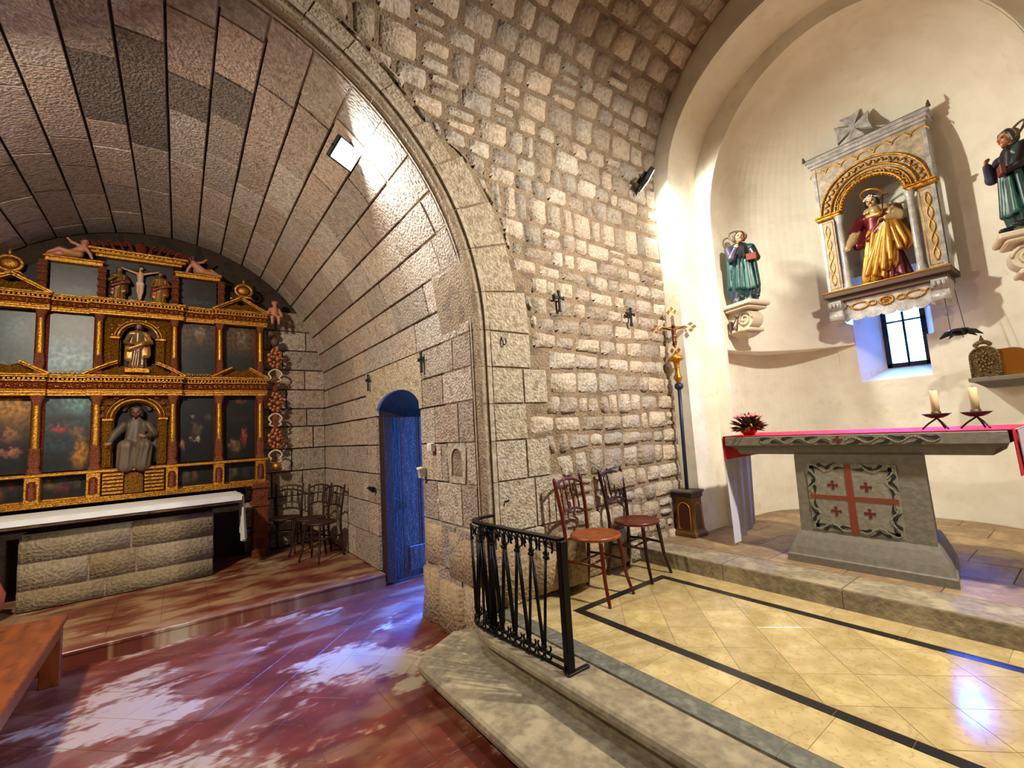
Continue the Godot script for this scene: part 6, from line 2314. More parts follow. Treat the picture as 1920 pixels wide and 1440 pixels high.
func build_saints() -> void:
	# --- main saint in the canopy
	var red = lin(0.36, 0.07, 0.10)
	var gold = lin(0.72, 0.50, 0.16)
	var cream = lin(0.72, 0.64, 0.46)
	var skin = lin(0.80, 0.66, 0.50)
	var hair = lin(0.13, 0.08, 0.06)
	var l = [
		bone(Vector3(0.06, 0.03, -0.02), Vector3(0.05, 0.30, -0.01), 0.15, 0.11, red, 0.75, 9, 0.12),
		bone(Vector3(-0.05, 0.06, 0.02), Vector3(0.0, 0.50, 0.02), 0.135, 0.12, gold, 0.72, 11, 0.16),
		bone(Vector3(0.02, 0.20, 0.04), Vector3(0.07, 0.56, 0.05), 0.12, 0.09, gold, 0.72, 10, 0.14),
		bone(Vector3(0.20, 0.36, 0.03), Vector3(0.13, 0.60, 0.06), 0.075, 0.055, gold, 0.8, 6, 0.16),
		bone(Vector3(0.0, 0.52, 0.0), Vector3(-0.01, 0.73, 0.0), 0.115, 0.105, red, 0.75, 5, 0.04),
		bone(Vector3(-0.12, 0.73, 0.0), Vector3(0.10, 0.73, 0.0), 0.06, 0.06, red),
		bone(Vector3(0.13, 0.74, -0.03), Vector3(0.20, 0.42, -0.03), 0.08, 0.08, lin(0.50, 0.34, 0.12), 0.8, 6, 0.1),
		bone(Vector3(-0.06, 0.735, 0.05), Vector3(0.04, 0.725, 0.07), 0.03, 0.03, gold),
		bone(Vector3(-0.06, 0.79, 0.01), Vector3(0.07, 0.79, 0.01), 0.05, 0.05, cream, 1.0, 7, 0.08),
		bone(Vector3(0, 0.78, 0.03), Vector3(0.0, 0.78, 0.05), 0.05, 0.05, cream),
		bone(Vector3(-0.02, 0.80, 0), Vector3(-0.02, 0.86, 0.01), 0.038, 0.036, skin),
		# arm on the viewer's left: sleeve, forearm reaching down and forward
		bone(Vector3(-0.14, 0.72, 0), Vector3(-0.20, 0.60, 0.05), 0.058, 0.055, red),
		bone(Vector3(-0.19, 0.60, 0.05), Vector3(-0.225, 0.50, 0.10), 0.045, 0.045, cream, 1.0, 6, 0.06),
		bone(Vector3(-0.225, 0.50, 0.10), Vector3(-0.25, 0.42, 0.17), 0.042, 0.028, cream),
		bone(Vector3(-0.14, 0.56, 0.05), Vector3(-0.17, 0.44, 0.08), 0.045, 0.05, red, 0.8, 5, 0.12),
		# arm on the viewer's right: bent across the breast
		bone(Vector3(0.12, 0.73, 0), Vector3(0.20, 0.64, 0.06), 0.058, 0.052, cream, 1.0, 6, 0.06),
		bone(Vector3(0.20, 0.64, 0.06), Vector3(0.10, 0.645, 0.13), 0.045, 0.028, cream),
		bone(Vector3(-0.08, 0.48, 0.06), Vector3(0.09, 0.63, 0.10), 0.035, 0.03, red),
		bone(Vector3(0.07, 0.62, 0.10), Vector3(-0.13, 0.10, 0.10), 0.016, 0.026, gold),
		bone(Vector3(0.08, 0.61, 0.11), Vector3(-0.06, 0.08, 0.125), 0.015, 0.026, gold),
		bone(Vector3(0.09, 0.60, 0.115), Vector3(0.02, 0.12, 0.135), 0.015, 0.026, gold),
		bone(Vector3(0.10, 0.60, 0.115), Vector3(0.09, 0.20, 0.13), 0.015, 0.024, gold),
		bone(Vector3(0.12, 0.60, 0.10), Vector3(0.17, 0.30, 0.10), 0.015, 0.026, gold),
		bone(Vector3(-0.02, 0.02, 0.09), Vector3(-0.02, 0.01, 0.14), 0.03, 0.024, lin(0.3, 0.12, 0.1)),
		bone(Vector3(0.10, 0.02, 0.08), Vector3(0.12, 0.01, 0.13), 0.03, 0.024, lin(0.3, 0.12, 0.1)),
		bone(Vector3(-0.14, 0.0, 0.0), Vector3(0.18, 0.0, 0.0), 0.03, 0.03, lin(0.40, 0.16, 0.12), 3.0)]
	var hands = hand_bones(Vector3(-0.25, 0.42, 0.17), Vector3(-0.1, -0.5, 0.6), Vector3(0.3, 0.6, 0.2), 0.085, skin, 0.5) + hand_bones(Vector3(0.10, 0.645, 0.13), Vector3(-0.9, -0.15, 0.25), Vector3(0, -0.6, 0.2), 0.085, skin, 0.5)
	var hd = head_bones(Vector3(-0.02, 0.905, 0.025), 0.064, Vector3(-0.15, -0.18, 1), skin, hair)
	var o = thing("saint_statue", "painted saint in gilded robe and dark red tunic inside the canopy", "statue", Vector3(6.05, 2.955, -1.29), -PI / 2)
	obj("body", figure_mesh([[l, 0.0075, 0.010], [hd, 0.0042, 0.009], [hands, 0.0042, 0.006]]), M.vgold, o)
	var h = obj("halo", halo(0.10, Vector3(0.25, 0.9, -0.45)), M.gold_line, o, "thin tilted ring halo")
	h.position = Vector3(-0.02, 0.985, -0.02)
	var st := sb(true)
	for k in 9:
		var a = PI * (k - 4) / 10.0
		ball(st, Vector3(-0.02 + sin(a) * 0.062, 0.955 - absf(sin(a)) * 0.03, 0.03 + cos(a) * 0.045), 0.012, 6, 4)
	obj("flower_wreath", st, M.white, o, "white wreath in the hair")
	st = sb(true)
	tube(st, [Vector3(0.07, 0.60, 0.15), Vector3(0.10, 0.90, 0.13)], 0.006, 6)
	tube(st, [Vector3(0.06, 0.87, 0.135), Vector3(0.15, 0.885, 0.13)], 0.006, 6)
	obj("small_cross", st, M.chair_dark, o)
	# --- two saints in green cloaks on brackets
	var green = lin(0.06, 0.24, 0.23)
	var pale = lin(0.16, 0.38, 0.33)
	var grey = lin(0.20, 0.19, 0.27)
	var dark = lin(0.07, 0.08, 0.11)
	var sk2 = lin(0.74, 0.50, 0.34)
	var hr2 = lin(0.22, 0.19, 0.16)
	var g = [
		bone(Vector3(0.0, 0.13, -0.015), Vector3(0, 0.40, -0.012), 0.158, 0.135, green, 0.62, 13, 0.10),
		bone(Vector3(0.0, 0.40, -0.012), Vector3(0, 0.585, -0.01), 0.135, 0.10, green, 0.68, 9, 0.06),
		bone(Vector3(0, 0.44, 0.03), Vector3(0, 0.60, 0.02), 0.085, 0.075, dark, 0.7, 6, 0.05),
		bone(Vector3(-0.075, 0.14, 0.075), Vector3(-0.05, 0.46, 0.075), 0.030, 0.018, green),
		bone(Vector3(-0.025, 0.13, 0.092), Vector3(-0.012, 0.46, 0.082), 0.026, 0.015, green),
		bone(Vector3(0.018, 0.12, 0.100), Vector3(0.025, 0.44, 0.088), 0.022, 0.014, pale),
		bone(Vector3(0.078, 0.13, 0.090), Vector3(0.065, 0.40, 0.085), 0.024, 0.014, pale),
		bone(Vector3(0.048, 0.11, 0.100), Vector3(0.048, 0.45, 0.092), 0.012, 0.010, grey),
		bone(Vector3(0.125, 0.15, 0.050), Vector3(0.11, 0.42, 0.060), 0.030, 0.022, green),
		bone(Vector3(-0.145, 0.16, 0.02), Vector3(-0.125, 0.56, 0.02), 0.026, 0.030, green),
		bone(Vector3(0.15, 0.16, 0.0), Vector3(0.125, 0.56, 0.0), 0.026, 0.030, green),
		bone(Vector3(-0.105, 0.605, 0.0), Vector3(0.105, 0.605, 0.0), 0.048, 0.048, green),
		bone(Vector3(-0.045, 0.63, 0.0), Vector3(0.045, 0.63, 0.0), 0.040, 0.040, dark),
		bone(Vector3(0, 0.63, 0), Vector3(0, 0.68, 0.01), 0.034, 0.032, sk2),
		bone(Vector3(-0.12, 0.60, 0.02), Vector3(-0.115, 0.47, 0.09), 0.046, 0.042, grey),
		bone(Vector3(-0.115, 0.47, 0.09), Vector3(-0.075, 0.565, 0.13), 0.040, 0.026, grey, 1.0, 5, 0.06),
		bone(Vector3(0.12, 0.60, 0.0), Vector3(0.145, 0.46, 0.06), 0.046, 0.040, dark),
		bone(Vector3(0.145, 0.46, 0.06), Vector3(0.10, 0.44, 0.12), 0.036, 0.026, dark),
		bone(Vector3(-0.07, 0.03, 0.0), Vector3(-0.06, 0.14, 0.0), 0.072, 0.08, grey, 0.8, 7, 0.14),
		bone(Vector3(0.06, 0.03, 0.0), Vector3(0.06, 0.14, 0.0), 0.072, 0.08, grey, 0.8, 7, 0.14),
		bone(Vector3(-0.05, 0.02, 0.07), Vector3(-0.05, 0.015, 0.12), 0.026, 0.022, dark),
		bone(Vector3(0.08, 0.02, 0.07), Vector3(0.10, 0.015, 0.12), 0.026, 0.022, dark),
		bone(Vector3(-0.10, -0.005, 0.0), Vector3(0.10, -0.005, 0.0), 0.03, 0.03, lin(0.30, 0.33, 0.28), 3.4)]
	var hg = hand_bones(Vector3(-0.075, 0.565, 0.13), Vector3(0.15, 0.9, 0.1), Vector3(0.6, 0.2, -0.3), 0.075, sk2, 0.9) + hand_bones(Vector3(0.10, 0.44, 0.12), Vector3(-0.8, 0.2, 0.2), Vector3(0, 0.4, -0.6), 0.075, sk2, 0.7)
	var head = head_bones(Vector3(0.0, 0.735, 0.02), 0.062, Vector3(0.05, 0.02, 1), sk2, hr2)
	var mesh = figure_mesh([[g, 0.0066, 0.009], [head, 0.0042, 0.009], [hg, 0.004, 0.006]])
	for e in [[Vector3(5.10, 2.905, -2.33), Vector3(-0.78, 0, 0.62), "green cloaked saint raising a hand, on the bracket left of the canopy", "carved white bracket under the green cloaked saint beside the arch"], [Vector3(5.16, 2.905, -0.23), Vector3(-0.55, 0, -0.83), "green cloaked saint cut by the right edge of the picture", "pale carved bracket at the right edge of the picture"]]:
		var s = thing("saint_statue", e[2], "statue", e[0])
		s.basis = Basis.looking_at(-e[1], Vector3.UP)
		obj("body", mesh, M.vgloss, s)
		var hh = obj("halo", halo(0.092, Vector3(0.05, 0.45, 0.8)), M.statue_dark, s, "dark ring halo")
		hh.position = Vector3(0, 0.765, -0.02)
		st = sb()
		bx(st, Vector3(0.075, 0.455, 0.135), Vector3(0.10, 0.075, 0.03), 0.004, Basis(Vector3.UP, -0.3))
		obj("book", st, mat(Color(0.45, 0.17, 0.09), 0.5), s, "small brown book")
		var wall_n = Vector3(-0.22, 0, 0.97 if e[0].z < CZ else -0.97)
		wall_bracket(e[0] - Vector3(0, 0.036, 0), wall_n, e[3])
	# gilt candle bracket beside the left saint
	var k = thing("wall_sconce", "small gilt branch sconce beside the left saint's bracket", "sconce", Vector3(5.02, 2.62, -2.46))
	st = sb(true)
	tube(st, smooth_path([Vector3(0, 0, 0), Vector3(-0.05, -0.05, 0.06), Vector3(-0.09, 0.0, 0.09), Vector3(-0.08, 0.07, 0.10)], 4), 0.009, 6)
	tube(st, smooth_path([Vector3(0, 0.02, 0), Vector3(-0.02, 0.08, 0.05), Vector3(-0.05, 0.10, 0.07)], 4), 0.007, 6)
	ball(st, Vector3(-0.08, 0.09, 0.10), Vector3(0.02, 0.025, 0.02), 8, 5)
	ball(st, Vector3(-0.05, 0.11, 0.07), Vector3(0.016, 0.02, 0.016), 8, 5)
	obj("branch", st, M.statue_dark, k)
	st = sb()
	bx(st, Vector3(0, 0, -0.02), Vector3(0.05, 0.14, 0.03), 0.008)
	obj("back_plate", st, M.statue_dark, k)

func build_tabernacle() -> void:
	var S = thing("stone_shelf", "grey moulded stone shelf on the apse wall carrying the tabernacle", "shelf", Vector3(5.90, 1.735, -0.52), -PI / 2)
	var st := sb()
	loft(st, PackedVector2Array([Vector2(-0.24, -0.35), Vector2(0.24, -0.35), Vector2(0.24, 0.17), Vector2(-0.24, 0.17)]), [[-0.10, 0.0], [-0.085, 0.012], [-0.05, 0.04], [-0.03, 0.052], [-0.002, 0.06], [0.0, 0.09], [-0.004, 0.095]])
	obj("slab", st, M.altar_stone, S)
	var T = thing("tabernacle", "brass tabernacle with an arched relief door and domed gilt case", "tabernacle", Vector3(5.78, 1.831, -0.642), -PI / 2)
	var arch := PackedVector2Array([Vector2(-0.10, 0.0), Vector2(0.10, 0.0)])
	for k in 15:
		arch.append(Vector2(0.10 * cos(PI * k / 14), 0.18 + 0.10 * sin(PI * k / 14)))
	st = sb()
	prism(st, arch, -0.02, 0.0)
	obj("relief_door", st, M.brass, T)
	st = sb(true)
	var rim = [Vector3(-0.092, 0.0, 0.003)]
	for k in 15:
		rim.append(Vector3(-0.092 * cos(PI * k / 14), 0.18 + 0.092 * sin(PI * k / 14), 0.003))
	rim.append(Vector3(0.092, 0.0, 0.003))
	tube(st, rim, 0.009, 6)
	for k in 24:
		var a = k * 2.399
		ball(st, Vector3(cos(a) * 0.012 * sqrt(k), 0.14 + sin(a) * 0.02 * sqrt(k), 0.002), Vector3(0.012, 0.016, 0.010), 6, 4)
	obj("relief", st, M.brass, T)
	st = sb(true)
	for k in 7:
		var a = PI * (k + 0.5) / 7
		ball(st, Vector3(0.045 * cos(a), 0.285 + 0.03 * sin(a), -0.005), Vector3(0.02, 0.02, 0.014), 7, 5)
	ball(st, Vector3(0, 0.335, -0.005), Vector3(0.016, 0.026, 0.012), 7, 5)
	ball(st, Vector3(0, 0.365, -0.005), Vector3(0.008, 0.014, 0.008), 6, 4)
	obj("crown_crest", st, M.brass, T)
	st = sb()
	var body := PackedVector2Array([Vector2(-0.09, 0.0), Vector2(0.30, 0.0), Vector2(0.30, 0.10)])
	for k in 9:
		body.append(Vector2(0.16 + 0.14 * cos(PI * 0.5 * k / 8), 0.10 + 0.14 * sin(PI * 0.5 * k / 8)))
	body.append(Vector2(-0.05, 0.235))
	body.append(Vector2(-0.09, 0.18))
	prism(st, body, -0.17, -0.03)
	obj("case", st, M.gold_plain, T)
	# hanging lamp
	var L = thing("hanging_lamp", "small black leafy lamp hanging by wires below the canopy", "lamp", Vector3(5.78, 2.27, -0.77))
	L.scale = Vector3(1.3, 1.3, 1.3)
	st = sb(true)
	lathe(st, [Vector2(0, -0.03), Vector2(0.035, -0.025), Vector2(0.055, 0.0), Vector2(0.05, 0.02), Vector2(0, 0.025)], 14)
	obj("bowl", st, M.iron, L)
	st = sb()
	for k in 9:
		var a = TAU * k / 9
		var d = Vector3(cos(a), 0, sin(a))
		var n = Vector3(-sin(a), 0, cos(a)) * 0.014
		tube(st, [d * 0.04, d * 0.075 + Vector3(0, -0.008, 0), d * 0.115 + Vector3(0, -0.035, 0)], [0.014, 0.016, 0.002], 6, false, 0.35)
	obj("leaf_points", st, M.iron_grey, L)
	st = sb(true)
	tube(st, [Vector3(0.0, 0.02, -0.045), Vector3(0.08, 0.34, -0.06)], 0.0022, 5)
	tube(st, [Vector3(0.0, 0.02, 0.03), Vector3(0.08, 0.32, 0.0)], 0.0022, 5)
	obj("wires", st, M.iron_grey, L)

func build_cross() -> void:
	var X = thing("processional_cross", "processional cross with a gilt knop on a dark blue pole", "cross", Vector3(4.235, AH + 0.462, -2.735), -0.75)
	var st := sb(true)
	tube(st, [Vector3(0, 0, 0), Vector3(0.01, 0.55, 0), Vector3(0.02, 1.06, 0)], 0.019, 12)
	obj("pole", st, M.blue_pole, X)
	st = sb(true)
	lathe(st, [Vector2(0.018, 1.03), Vector2(0.04, 1.05), Vector2(0.046, 1.07), Vector2(0.04, 1.095), Vector2(0.018, 1.11)], 16, Transform3D(Basis(), Vector3(0.02, 0, 0)))
	obj("blue_collar", st, M.blue_pole, X)
	st = sb(true)
	lathe(st, [Vector2(0.015, 1.10), Vector2(0.028, 1.13), Vector2(0.042, 1.15), Vector2(0.044, 1.175), Vector2(0.028, 1.20), Vector2(0.024, 1.24), Vector2(0.028, 1.30), Vector2(0.035, 1.335), Vector2(0.07, 1.35), Vector2(0.078, 1.365), Vector2(0.06, 1.39), Vector2(0.045, 1.405), Vector2(0.02, 1.42), Vector2(0, 1.425)], 18, Transform3D(Basis(), Vector3(0.02, 0, 0)), 0, TAU, 9, 0.03)
	obj("gilt_knop", st, M.gold, X)
	# cross with budded ends; wine red in the middle of each arm, gold rims
	var c = Vector3(0.02, 1.70, 0)
	var gold := sb()
	var red := sb()
	for k in 4:
		var d = Vector2(0, 1).rotated(k * PI / 2)
		var n = Vector2(-d.y, d.x)
		var len = 0.26 if k == 2 else 0.20
		var Tm = Transform3D(Basis(), c)
		for q in [[gold, 1.0, 0.008], [red, 0.80, 0.012]]:
			var f = q[1]
			prism(q[0], PackedVector2Array([-n * 0.022 * f, d * (len - 0.10) - n * 0.02 * f, d * (len - 0.10) + n * 0.02 * f, n * 0.022 * f]), -q[2], q[2], Tm)
			for b in [[len - 0.085, 0.0, 0.034], [len - 0.02, 0.034, 0.028], [len - 0.02, -0.034, 0.028], [len + 0.012, 0.0, 0.03]]:
				var m = d * b[0] + n * b[1]
				prism(q[0], PackedVector2Array([m - d * b[2] * f * 1.15, m + n * b[2] * f * 0.85, m + d * b[2] * f * 1.35, m - n * b[2] * f * 0.85]), -q[2], q[2], Tm)
	obj("gilt_cross", gold, M.gold_line, X)
	obj("enamel", red, mat(Color(0.25, 0.035, 0.04), 0.4), X, "wine red inlay")
	var cm = obj("corpus", christ(0.24), mat(Color(0.45, 0.28, 0.12), 0.4, 0.5), X)
	cm.position = Vector3(0.02, 1.49, 0.018)
	# pedestal box
	var B = thing("pole_stand", "red and gilt painted wooden box holding the processional cross", "stand", Vector3(4.235, AH + 0.003, -2.735))
	st = sb()
	loft(st, PackedVector2Array([Vector2(-0.10, -0.105), Vector2(0.10, -0.105), Vector2(0.10, 0.105), Vector2(-0.10, 0.105)]), [[0.012, 0.0], [0.012, 0.03], [0.0, 0.05], [-0.006, 0.07], [-0.014, 0.37], [-0.006, 0.385]])
	obj("body", st, mat(Color(0.42, 0.29, 0.11), 0.5, 0.3), B)
	st = sb()
	bx(st, Vector3(0, 0.408, 0), Vector3(0.205, 0.045, 0.215), 0.006)
	obj("maroon_band", st, mat(Color(0.16, 0.05, 0.06), 0.5), B)
	st = sb()
	bx(st, Vector3(0, 0.442, 0), Vector3(0.23, 0.025, 0.24), 0.006)
	obj("lid", st, mat(Color(0.36, 0.31, 0.26), 0.7), B)
	for e in [[Vector3(-0.0965, 0.05, 0), -PI / 2, 0.062], [Vector3(0.0, 0.05, 0.1015), 0.0, 0.058]]:
		var Tm = Transform3D(Basis(Vector3.UP, e[1]) * Basis(Vector3.RIGHT, -0.028), e[0])
		var w = e[2]
		var pa := PackedVector2Array([Vector2(-w, 0.02), Vector2(w, 0.02)])
		for k in 11:
			pa.append(Vector2(w * cos(PI * k / 10), 0.215 + w * 1.1 * sin(PI * k / 10)))
		st = sb()
		prism(st, pa, -0.012, 0.002, Tm)
		var pn = obj("arched_panel", st, mat(Color(0.30, 0.07, 0.045), 0.5) if e[1] != 0.0 else mat(Color(0.34, 0.20, 0.07), 0.5, 0.2), B)
		st = sb(true)
		var rim = []
		for p in pa:
			rim.append(Tm * Vector3(p.x * 1.06, p.y, 0.002))
		tube(st, rim, 0.005, 5, true)
		obj("gilt_rim", st, M.gold_line, pn)

# ------------------------------------------------------------------ chairs
# faces local +z, feet on y = 0
func make_chair(label: String, frame: Material, seat_m: Material, group: String) -> Node3D:
	var c = thing("bentwood_chair", label, "chair", Vector3.ZERO, 0.0, group)
	var st := sb(true)
	lathe(st, [Vector2(0, 0.438), Vector2(0.185, 0.438), Vector2(0.197, 0.444), Vector2(0.20, 0.455), Vector2(0.195, 0.466), Vector2(0.18, 0.468), Vector2(0.172, 0.464), Vector2(0, 0.462)], 32, Transform3D(Basis().scaled(Vector3(1, 1, 0.98)), Vector3(0, 0, 0.02)))
	obj("seat", st, seat_m, c)
	for s in [-1.0, 1.0]:
		st = sb(true)
		tube(st, smooth_path([Vector3(s * 0.125, 0.445, 0.145), Vector3(s * 0.138, 0.30, 0.162), Vector3(s * 0.15, 0.15, 0.178), Vector3(s * 0.172, 0.0, 0.215)], 4), [0.0165, 0.0165, 0.016, 0.016, 0.0155, 0.015, 0.0145, 0.014, 0.0135, 0.013, 0.013, 0.0125, 0.0125], 9)
		obj("front_leg", st, frame, c)
		st = sb(true)
		tube(st, smooth_path([Vector3(s * 0.165, 0.0, -0.20), Vector3(s * 0.158, 0.22, -0.168), Vector3(s * 0.155, 0.45, -0.158), Vector3(s * 0.168, 0.66, -0.175), Vector3(s * 0.178, 0.86, -0.208), Vector3(s * 0.179, 0.885, -0.213)], 4), 0.0155, 9)
		ball(st, Vector3(s * 0.179, 0.89, -0.214), Vector3(0.014, 0.012, 0.014), 8, 5)
		obj("back_post", st, frame, c)
		st = sb(true)
		tube(st, [Vector3(s * 0.142, 0.26, 0.163), Vector3(s * 0.15, 0.27, 0.0), Vector3(s * 0.158, 0.265, -0.168)], [0.009, 0.014, 0.009], 8)
		obj("side_stretcher", st, frame, c)
	st = sb(true)
	for z in [-0.05, 0.06]:
		tube(st, [Vector3(-0.148, 0.268, z), Vector3(0, 0.272, z), Vector3(0.148, 0.268, z)], [0.007, 0.010, 0.007], 8)
	obj("cross_stretcher", st, frame, c)
	st = sb(true)
	tube(st, smooth_path([Vector3(-0.176, 0.835, -0.204), Vector3(-0.09, 0.868, -0.224), Vector3(0, 0.878, -0.230), Vector3(0.09, 0.868, -0.224), Vector3(0.176, 0.835, -0.204)], 4), 0.011, 8)
	obj("top_rail", st, frame, c)
	st = sb(true)
	tube(st, smooth_path([Vector3(-0.164, 0.60, -0.169), Vector3(-0.08, 0.635, -0.188), Vector3(0, 0.642, -0.193), Vector3(0.08, 0.635, -0.188), Vector3(0.164, 0.60, -0.169)], 4), 0.011, 8)
	obj("lower_rail", st, frame, c)
	for x in [-0.105, -0.038, 0.038, 0.105]:
		var y0 = 0.64 - x * x * 2.2
		var y1 = 0.876 - x * x * 1.6
		st = sb(true)
		var pts = []
		var rad = []
		for e in [[0.0, 0.0055], [0.2, 0.008], [0.36, 0.0055], [0.44, 0.011], [0.5, 0.007], [0.56, 0.011], [0.64, 0.0055], [0.8, 0.008], [1.0, 0.0055]]:
			pts.append(Vector3(x, lerpf(y0, y1, e[0]), lerpf(-0.192 + absf(x) * 0.08, -0.229 + absf(x) * 0.08, e[0])))
			rad.append(e[1])
		tube(st, pts, rad, 8)
		obj("spindle", st, frame, c)
	return c

func build_chairs() -> void:
	var c = make_chair("reddish bentwood chair with a bright orange round seat nearer the railing", M.chair_red, M.chair_seat, "")
	c.position = Vector3(2.625, FH + 0.001, -2.555)
	c.rotation.y = deg_to_rad(10)
	c = make_chair("dark brown bentwood chair against the wall nearer the altar step", M.chair_dark, M.chair_dark_seat, "")
	c.position = Vector3(3.235, FH + 0.001, -2.635)
	c.rotation.y = deg_to_rad(9)
	var spots = [[1.50, -6.24, -62.0, "old dark bentwood chair in the chapel corner, frontmost of the stack", 0.0], [1.46, -6.68, -50.0, "old dark bentwood chair behind the front one in the chapel corner", 0.0], [1.22, -7.08, -25.0, "old dark bentwood chair at the back of the chapel corner", 0.0]]
	for e in spots:
		c = make_chair(e[3], M.chair_old, M.chair_old, "old chairs in the chapel corner")
		c.position = Vector3(e[0], PH + e[4] + 0.001, e[1])
		c.rotation.y = deg_to_rad(e[2])

# ------------------------------------------------------------------ railing
func build_railing() -> void:
	var R = thing("altar_railing", "black wrought iron railing with crossed bars and scrolls on the stone step", "railing", Vector3(1.66, FH, -2.3))
	var o = R.position
	# path in plan, measured along the rail
	var plan = smooth_path([Vector3(1.85, 0, -2.80), Vector3(1.76, 0, -2.80), Vector3(1.68, 0, -2.765), Vector3(1.645, 0, -2.69), Vector3(1.642, 0, -2.60), Vector3(1.662, 0, -2.24), Vector3(1.685, 0, -1.885)], 6)
	var lens = [0.0]
	for i in range(1, plan.size()):
		lens.append(lens[i - 1] + (plan[i] - plan[i - 1]).length())
	var total = lens[lens.size() - 1]
	var at = func(s: float, y: float, side: float) -> Vector3:
		var i = 0
		while i < plan.size() - 2 and lens[i + 1] < s:
			i += 1
		var t = clampf((s - lens[i]) / maxf(1e-5, lens[i + 1] - lens[i]), 0.0, 1.0)
		var d = (plan[i + 1] - plan[i]).normalized()
		var n = Vector3(-d.z, 0, d.x)
		var p = plan[i].lerp(plan[i + 1], t) + n * side
		return Vector3(p.x - o.x, y, p.z - o.z)
	for e in [[0.695, 0.0, 0.045, 0.014, "top_rail"], [0.035, -0.03, 0.014, 0.012, "bottom_rail"], [0.035, 0.03, 0.014, 0.012, "bottom_rail"]]:
		var st := sb()
		var n = 40
		for k in n:
			var s0 = total * k / n
			var s1 = total * (k + 1) / n
			var q = []
			for c in [[-1, -1], [1, -1], [1, 1], [-1, 1]]:
				q.append([e[1] + c[0] * e[2] * 0.5, e[0] + c[1] * e[3] * 0.5])
			for j in 4:
				var a = q[j]
				var b = q[(j + 1) % 4]
				face(st, [at.call(s0, a[1], a[0]), at.call(s1, a[1], a[0]), at.call(s1, b[1], b[0]), at.call(s0, b[1], b[0])], (at.call(s0, e[0], e[1]) + at.call(s1, e[0], e[1])) * 0.5)
		obj(e[4], st, M.iron, R)
	var lo = 0.04
	var hi = 0.60
	for side in [-0.03, 0.03]:
		var ph = 0.0 if side < 0 else 0.0625
		var k = 0
		var s = 0.10 + ph
		while s + 0.10 < total - 0.01:
			# a V: two bars meeting at the foot
			for d in [-1.0, 1.0]:
				var st := sb(true)
				tube(st, [at.call(clampf(s + d * 0.006, 0, total), 0.085, side), at.call(clampf(s + d * 0.058, 0.0, total - 0.01), hi, side)], 0.0085, 6)
				obj("bar", st, M.iron, R)
			var m := sb(true)
			tube(m, [at.call(s - 0.014, 0.105, side), at.call(s + 0.014, 0.105, side)], 0.011, 6)
			for d in [-1.0, 1.0]:
				var cv = []
				for q in 9:
					var a = lerpf(-0.5, 3.9, q / 8.0)
					cv.append(at.call(clampf(s + d * (0.036 - 0.026 * cos(a) - 0.008), 0.0, total), 0.068 - 0.024 * sin(a) * (1.0 if q < 7 else 0.8), side))
				tube(m, cv, 0.0065, 5)
			obj("foot_scroll", m, M.iron, R)
			m = sb(true)
			var sh = s + 0.0625
			if sh < total - 0.07:
				tube(m, [at.call(sh - 0.016, hi - 0.01, side), at.call(sh + 0.016, hi - 0.01, side)], 0.012, 6)
				tube(m, [at.call(sh, hi - 0.012, side), at.call(sh, hi + 0.05, side)], 0.008, 6)
				for d in [-1.0, 1.0]:
					var cv = []
					for q in 9:
						var a = lerpf(-0.4, 4.0, q / 8.0)
						cv.append(at.call(clampf(sh + d * (0.034 - 0.026 * cos(a) - 0.006), 0.0, total), hi + 0.045 + 0.03 * sin(a), side))
					tube(m, cv, 0.0065, 5)
				obj("head_scroll", m, M.iron, R)
			s += 0.125
			k += 1
	var st := sb()
	bx(st, at.call(total, 0.345, 0.0), Vector3(0.05, 0.69, 0.04), 0.004)
	obj("end_post", st, M.iron, R)
	st = sb()
	bx(st, at.call(0.42, 0.35, 0.0), Vector3(0.035, 0.68, 0.03), 0.004)
	obj("inner_post", st, M.iron, R)
	st = sb()
	bx(st, at.call(total, 0.008, -0.0) + Vector3(0.05, 0, 0.01), Vector3(0.16, 0.012, 0.03), 0.003)
	obj("foot_plate", st, M.iron_grey, R)

func build_bench() -> void:
	var B = thing("wooden_bench", "long polished orange wooden bench cut by the left edge of the picture", "bench", Vector3(-0.82, 0, -3.2))
	var st := sb()
	bx(st, Vector3(0, 0.43, 0), Vector3(0.37, 0.04, 3.18), 0.006)
	obj("seat_board", st, M.bench_wood, B)
	st = sb()
	bx(st, Vector3(0.15, 0.37, 0), Vector3(0.03, 0.08, 2.95), 0.004)
	obj("apron", st, M.bench_wood, B)
	for z in [-1.50, 0.0, 1.45]:
		st = sb()
		bx(st, Vector3(0.115, 0.205, z), Vector3(0.11, 0.41, 0.05), 0.005)
		bx(st, Vector3(-0.115, 0.205, z), Vector3(0.11, 0.41, 0.05), 0.005)
		bx(st, Vector3(0, 0.12, z), Vector3(0.14, 0.07, 0.035), 0.004)
		obj("leg_frame", st, M.bench_wood, B)

# ------------------------------------------------------------------ small fittings
func wall_cross(at: Vector3, turn: float, label: String) -> void:
	var c = thing("wall_cross", label, "cross", at, turn, "small black wall crosses")
	var st := sb()
	bx(st, Vector3(0, 0, 0.010), Vector3(0.024, 0.17, 0.018), 0.004)
	obj("upright", st, M.black, c)
	st = sb()
	bx(st, Vector3(0, 0.03, 0.010), Vector3(0.095, 0.024, 0.018), 0.004)
	obj("crossbar", st, M.black, c)
	for p in [Vector3(0, 0.087, 0.01), Vector3(0.05, 0.03, 0.01), Vector3(-0.05, 0.03, 0.01), Vector3(0, -0.087, 0.01)]:
		st = sb()
		bx(st, p, Vector3(0.034, 0.02, 0.02) if absf(p.x) < 0.01 else Vector3(0.02, 0.034, 0.02), 0.004)
		obj("arm_end", st, M.black, c)

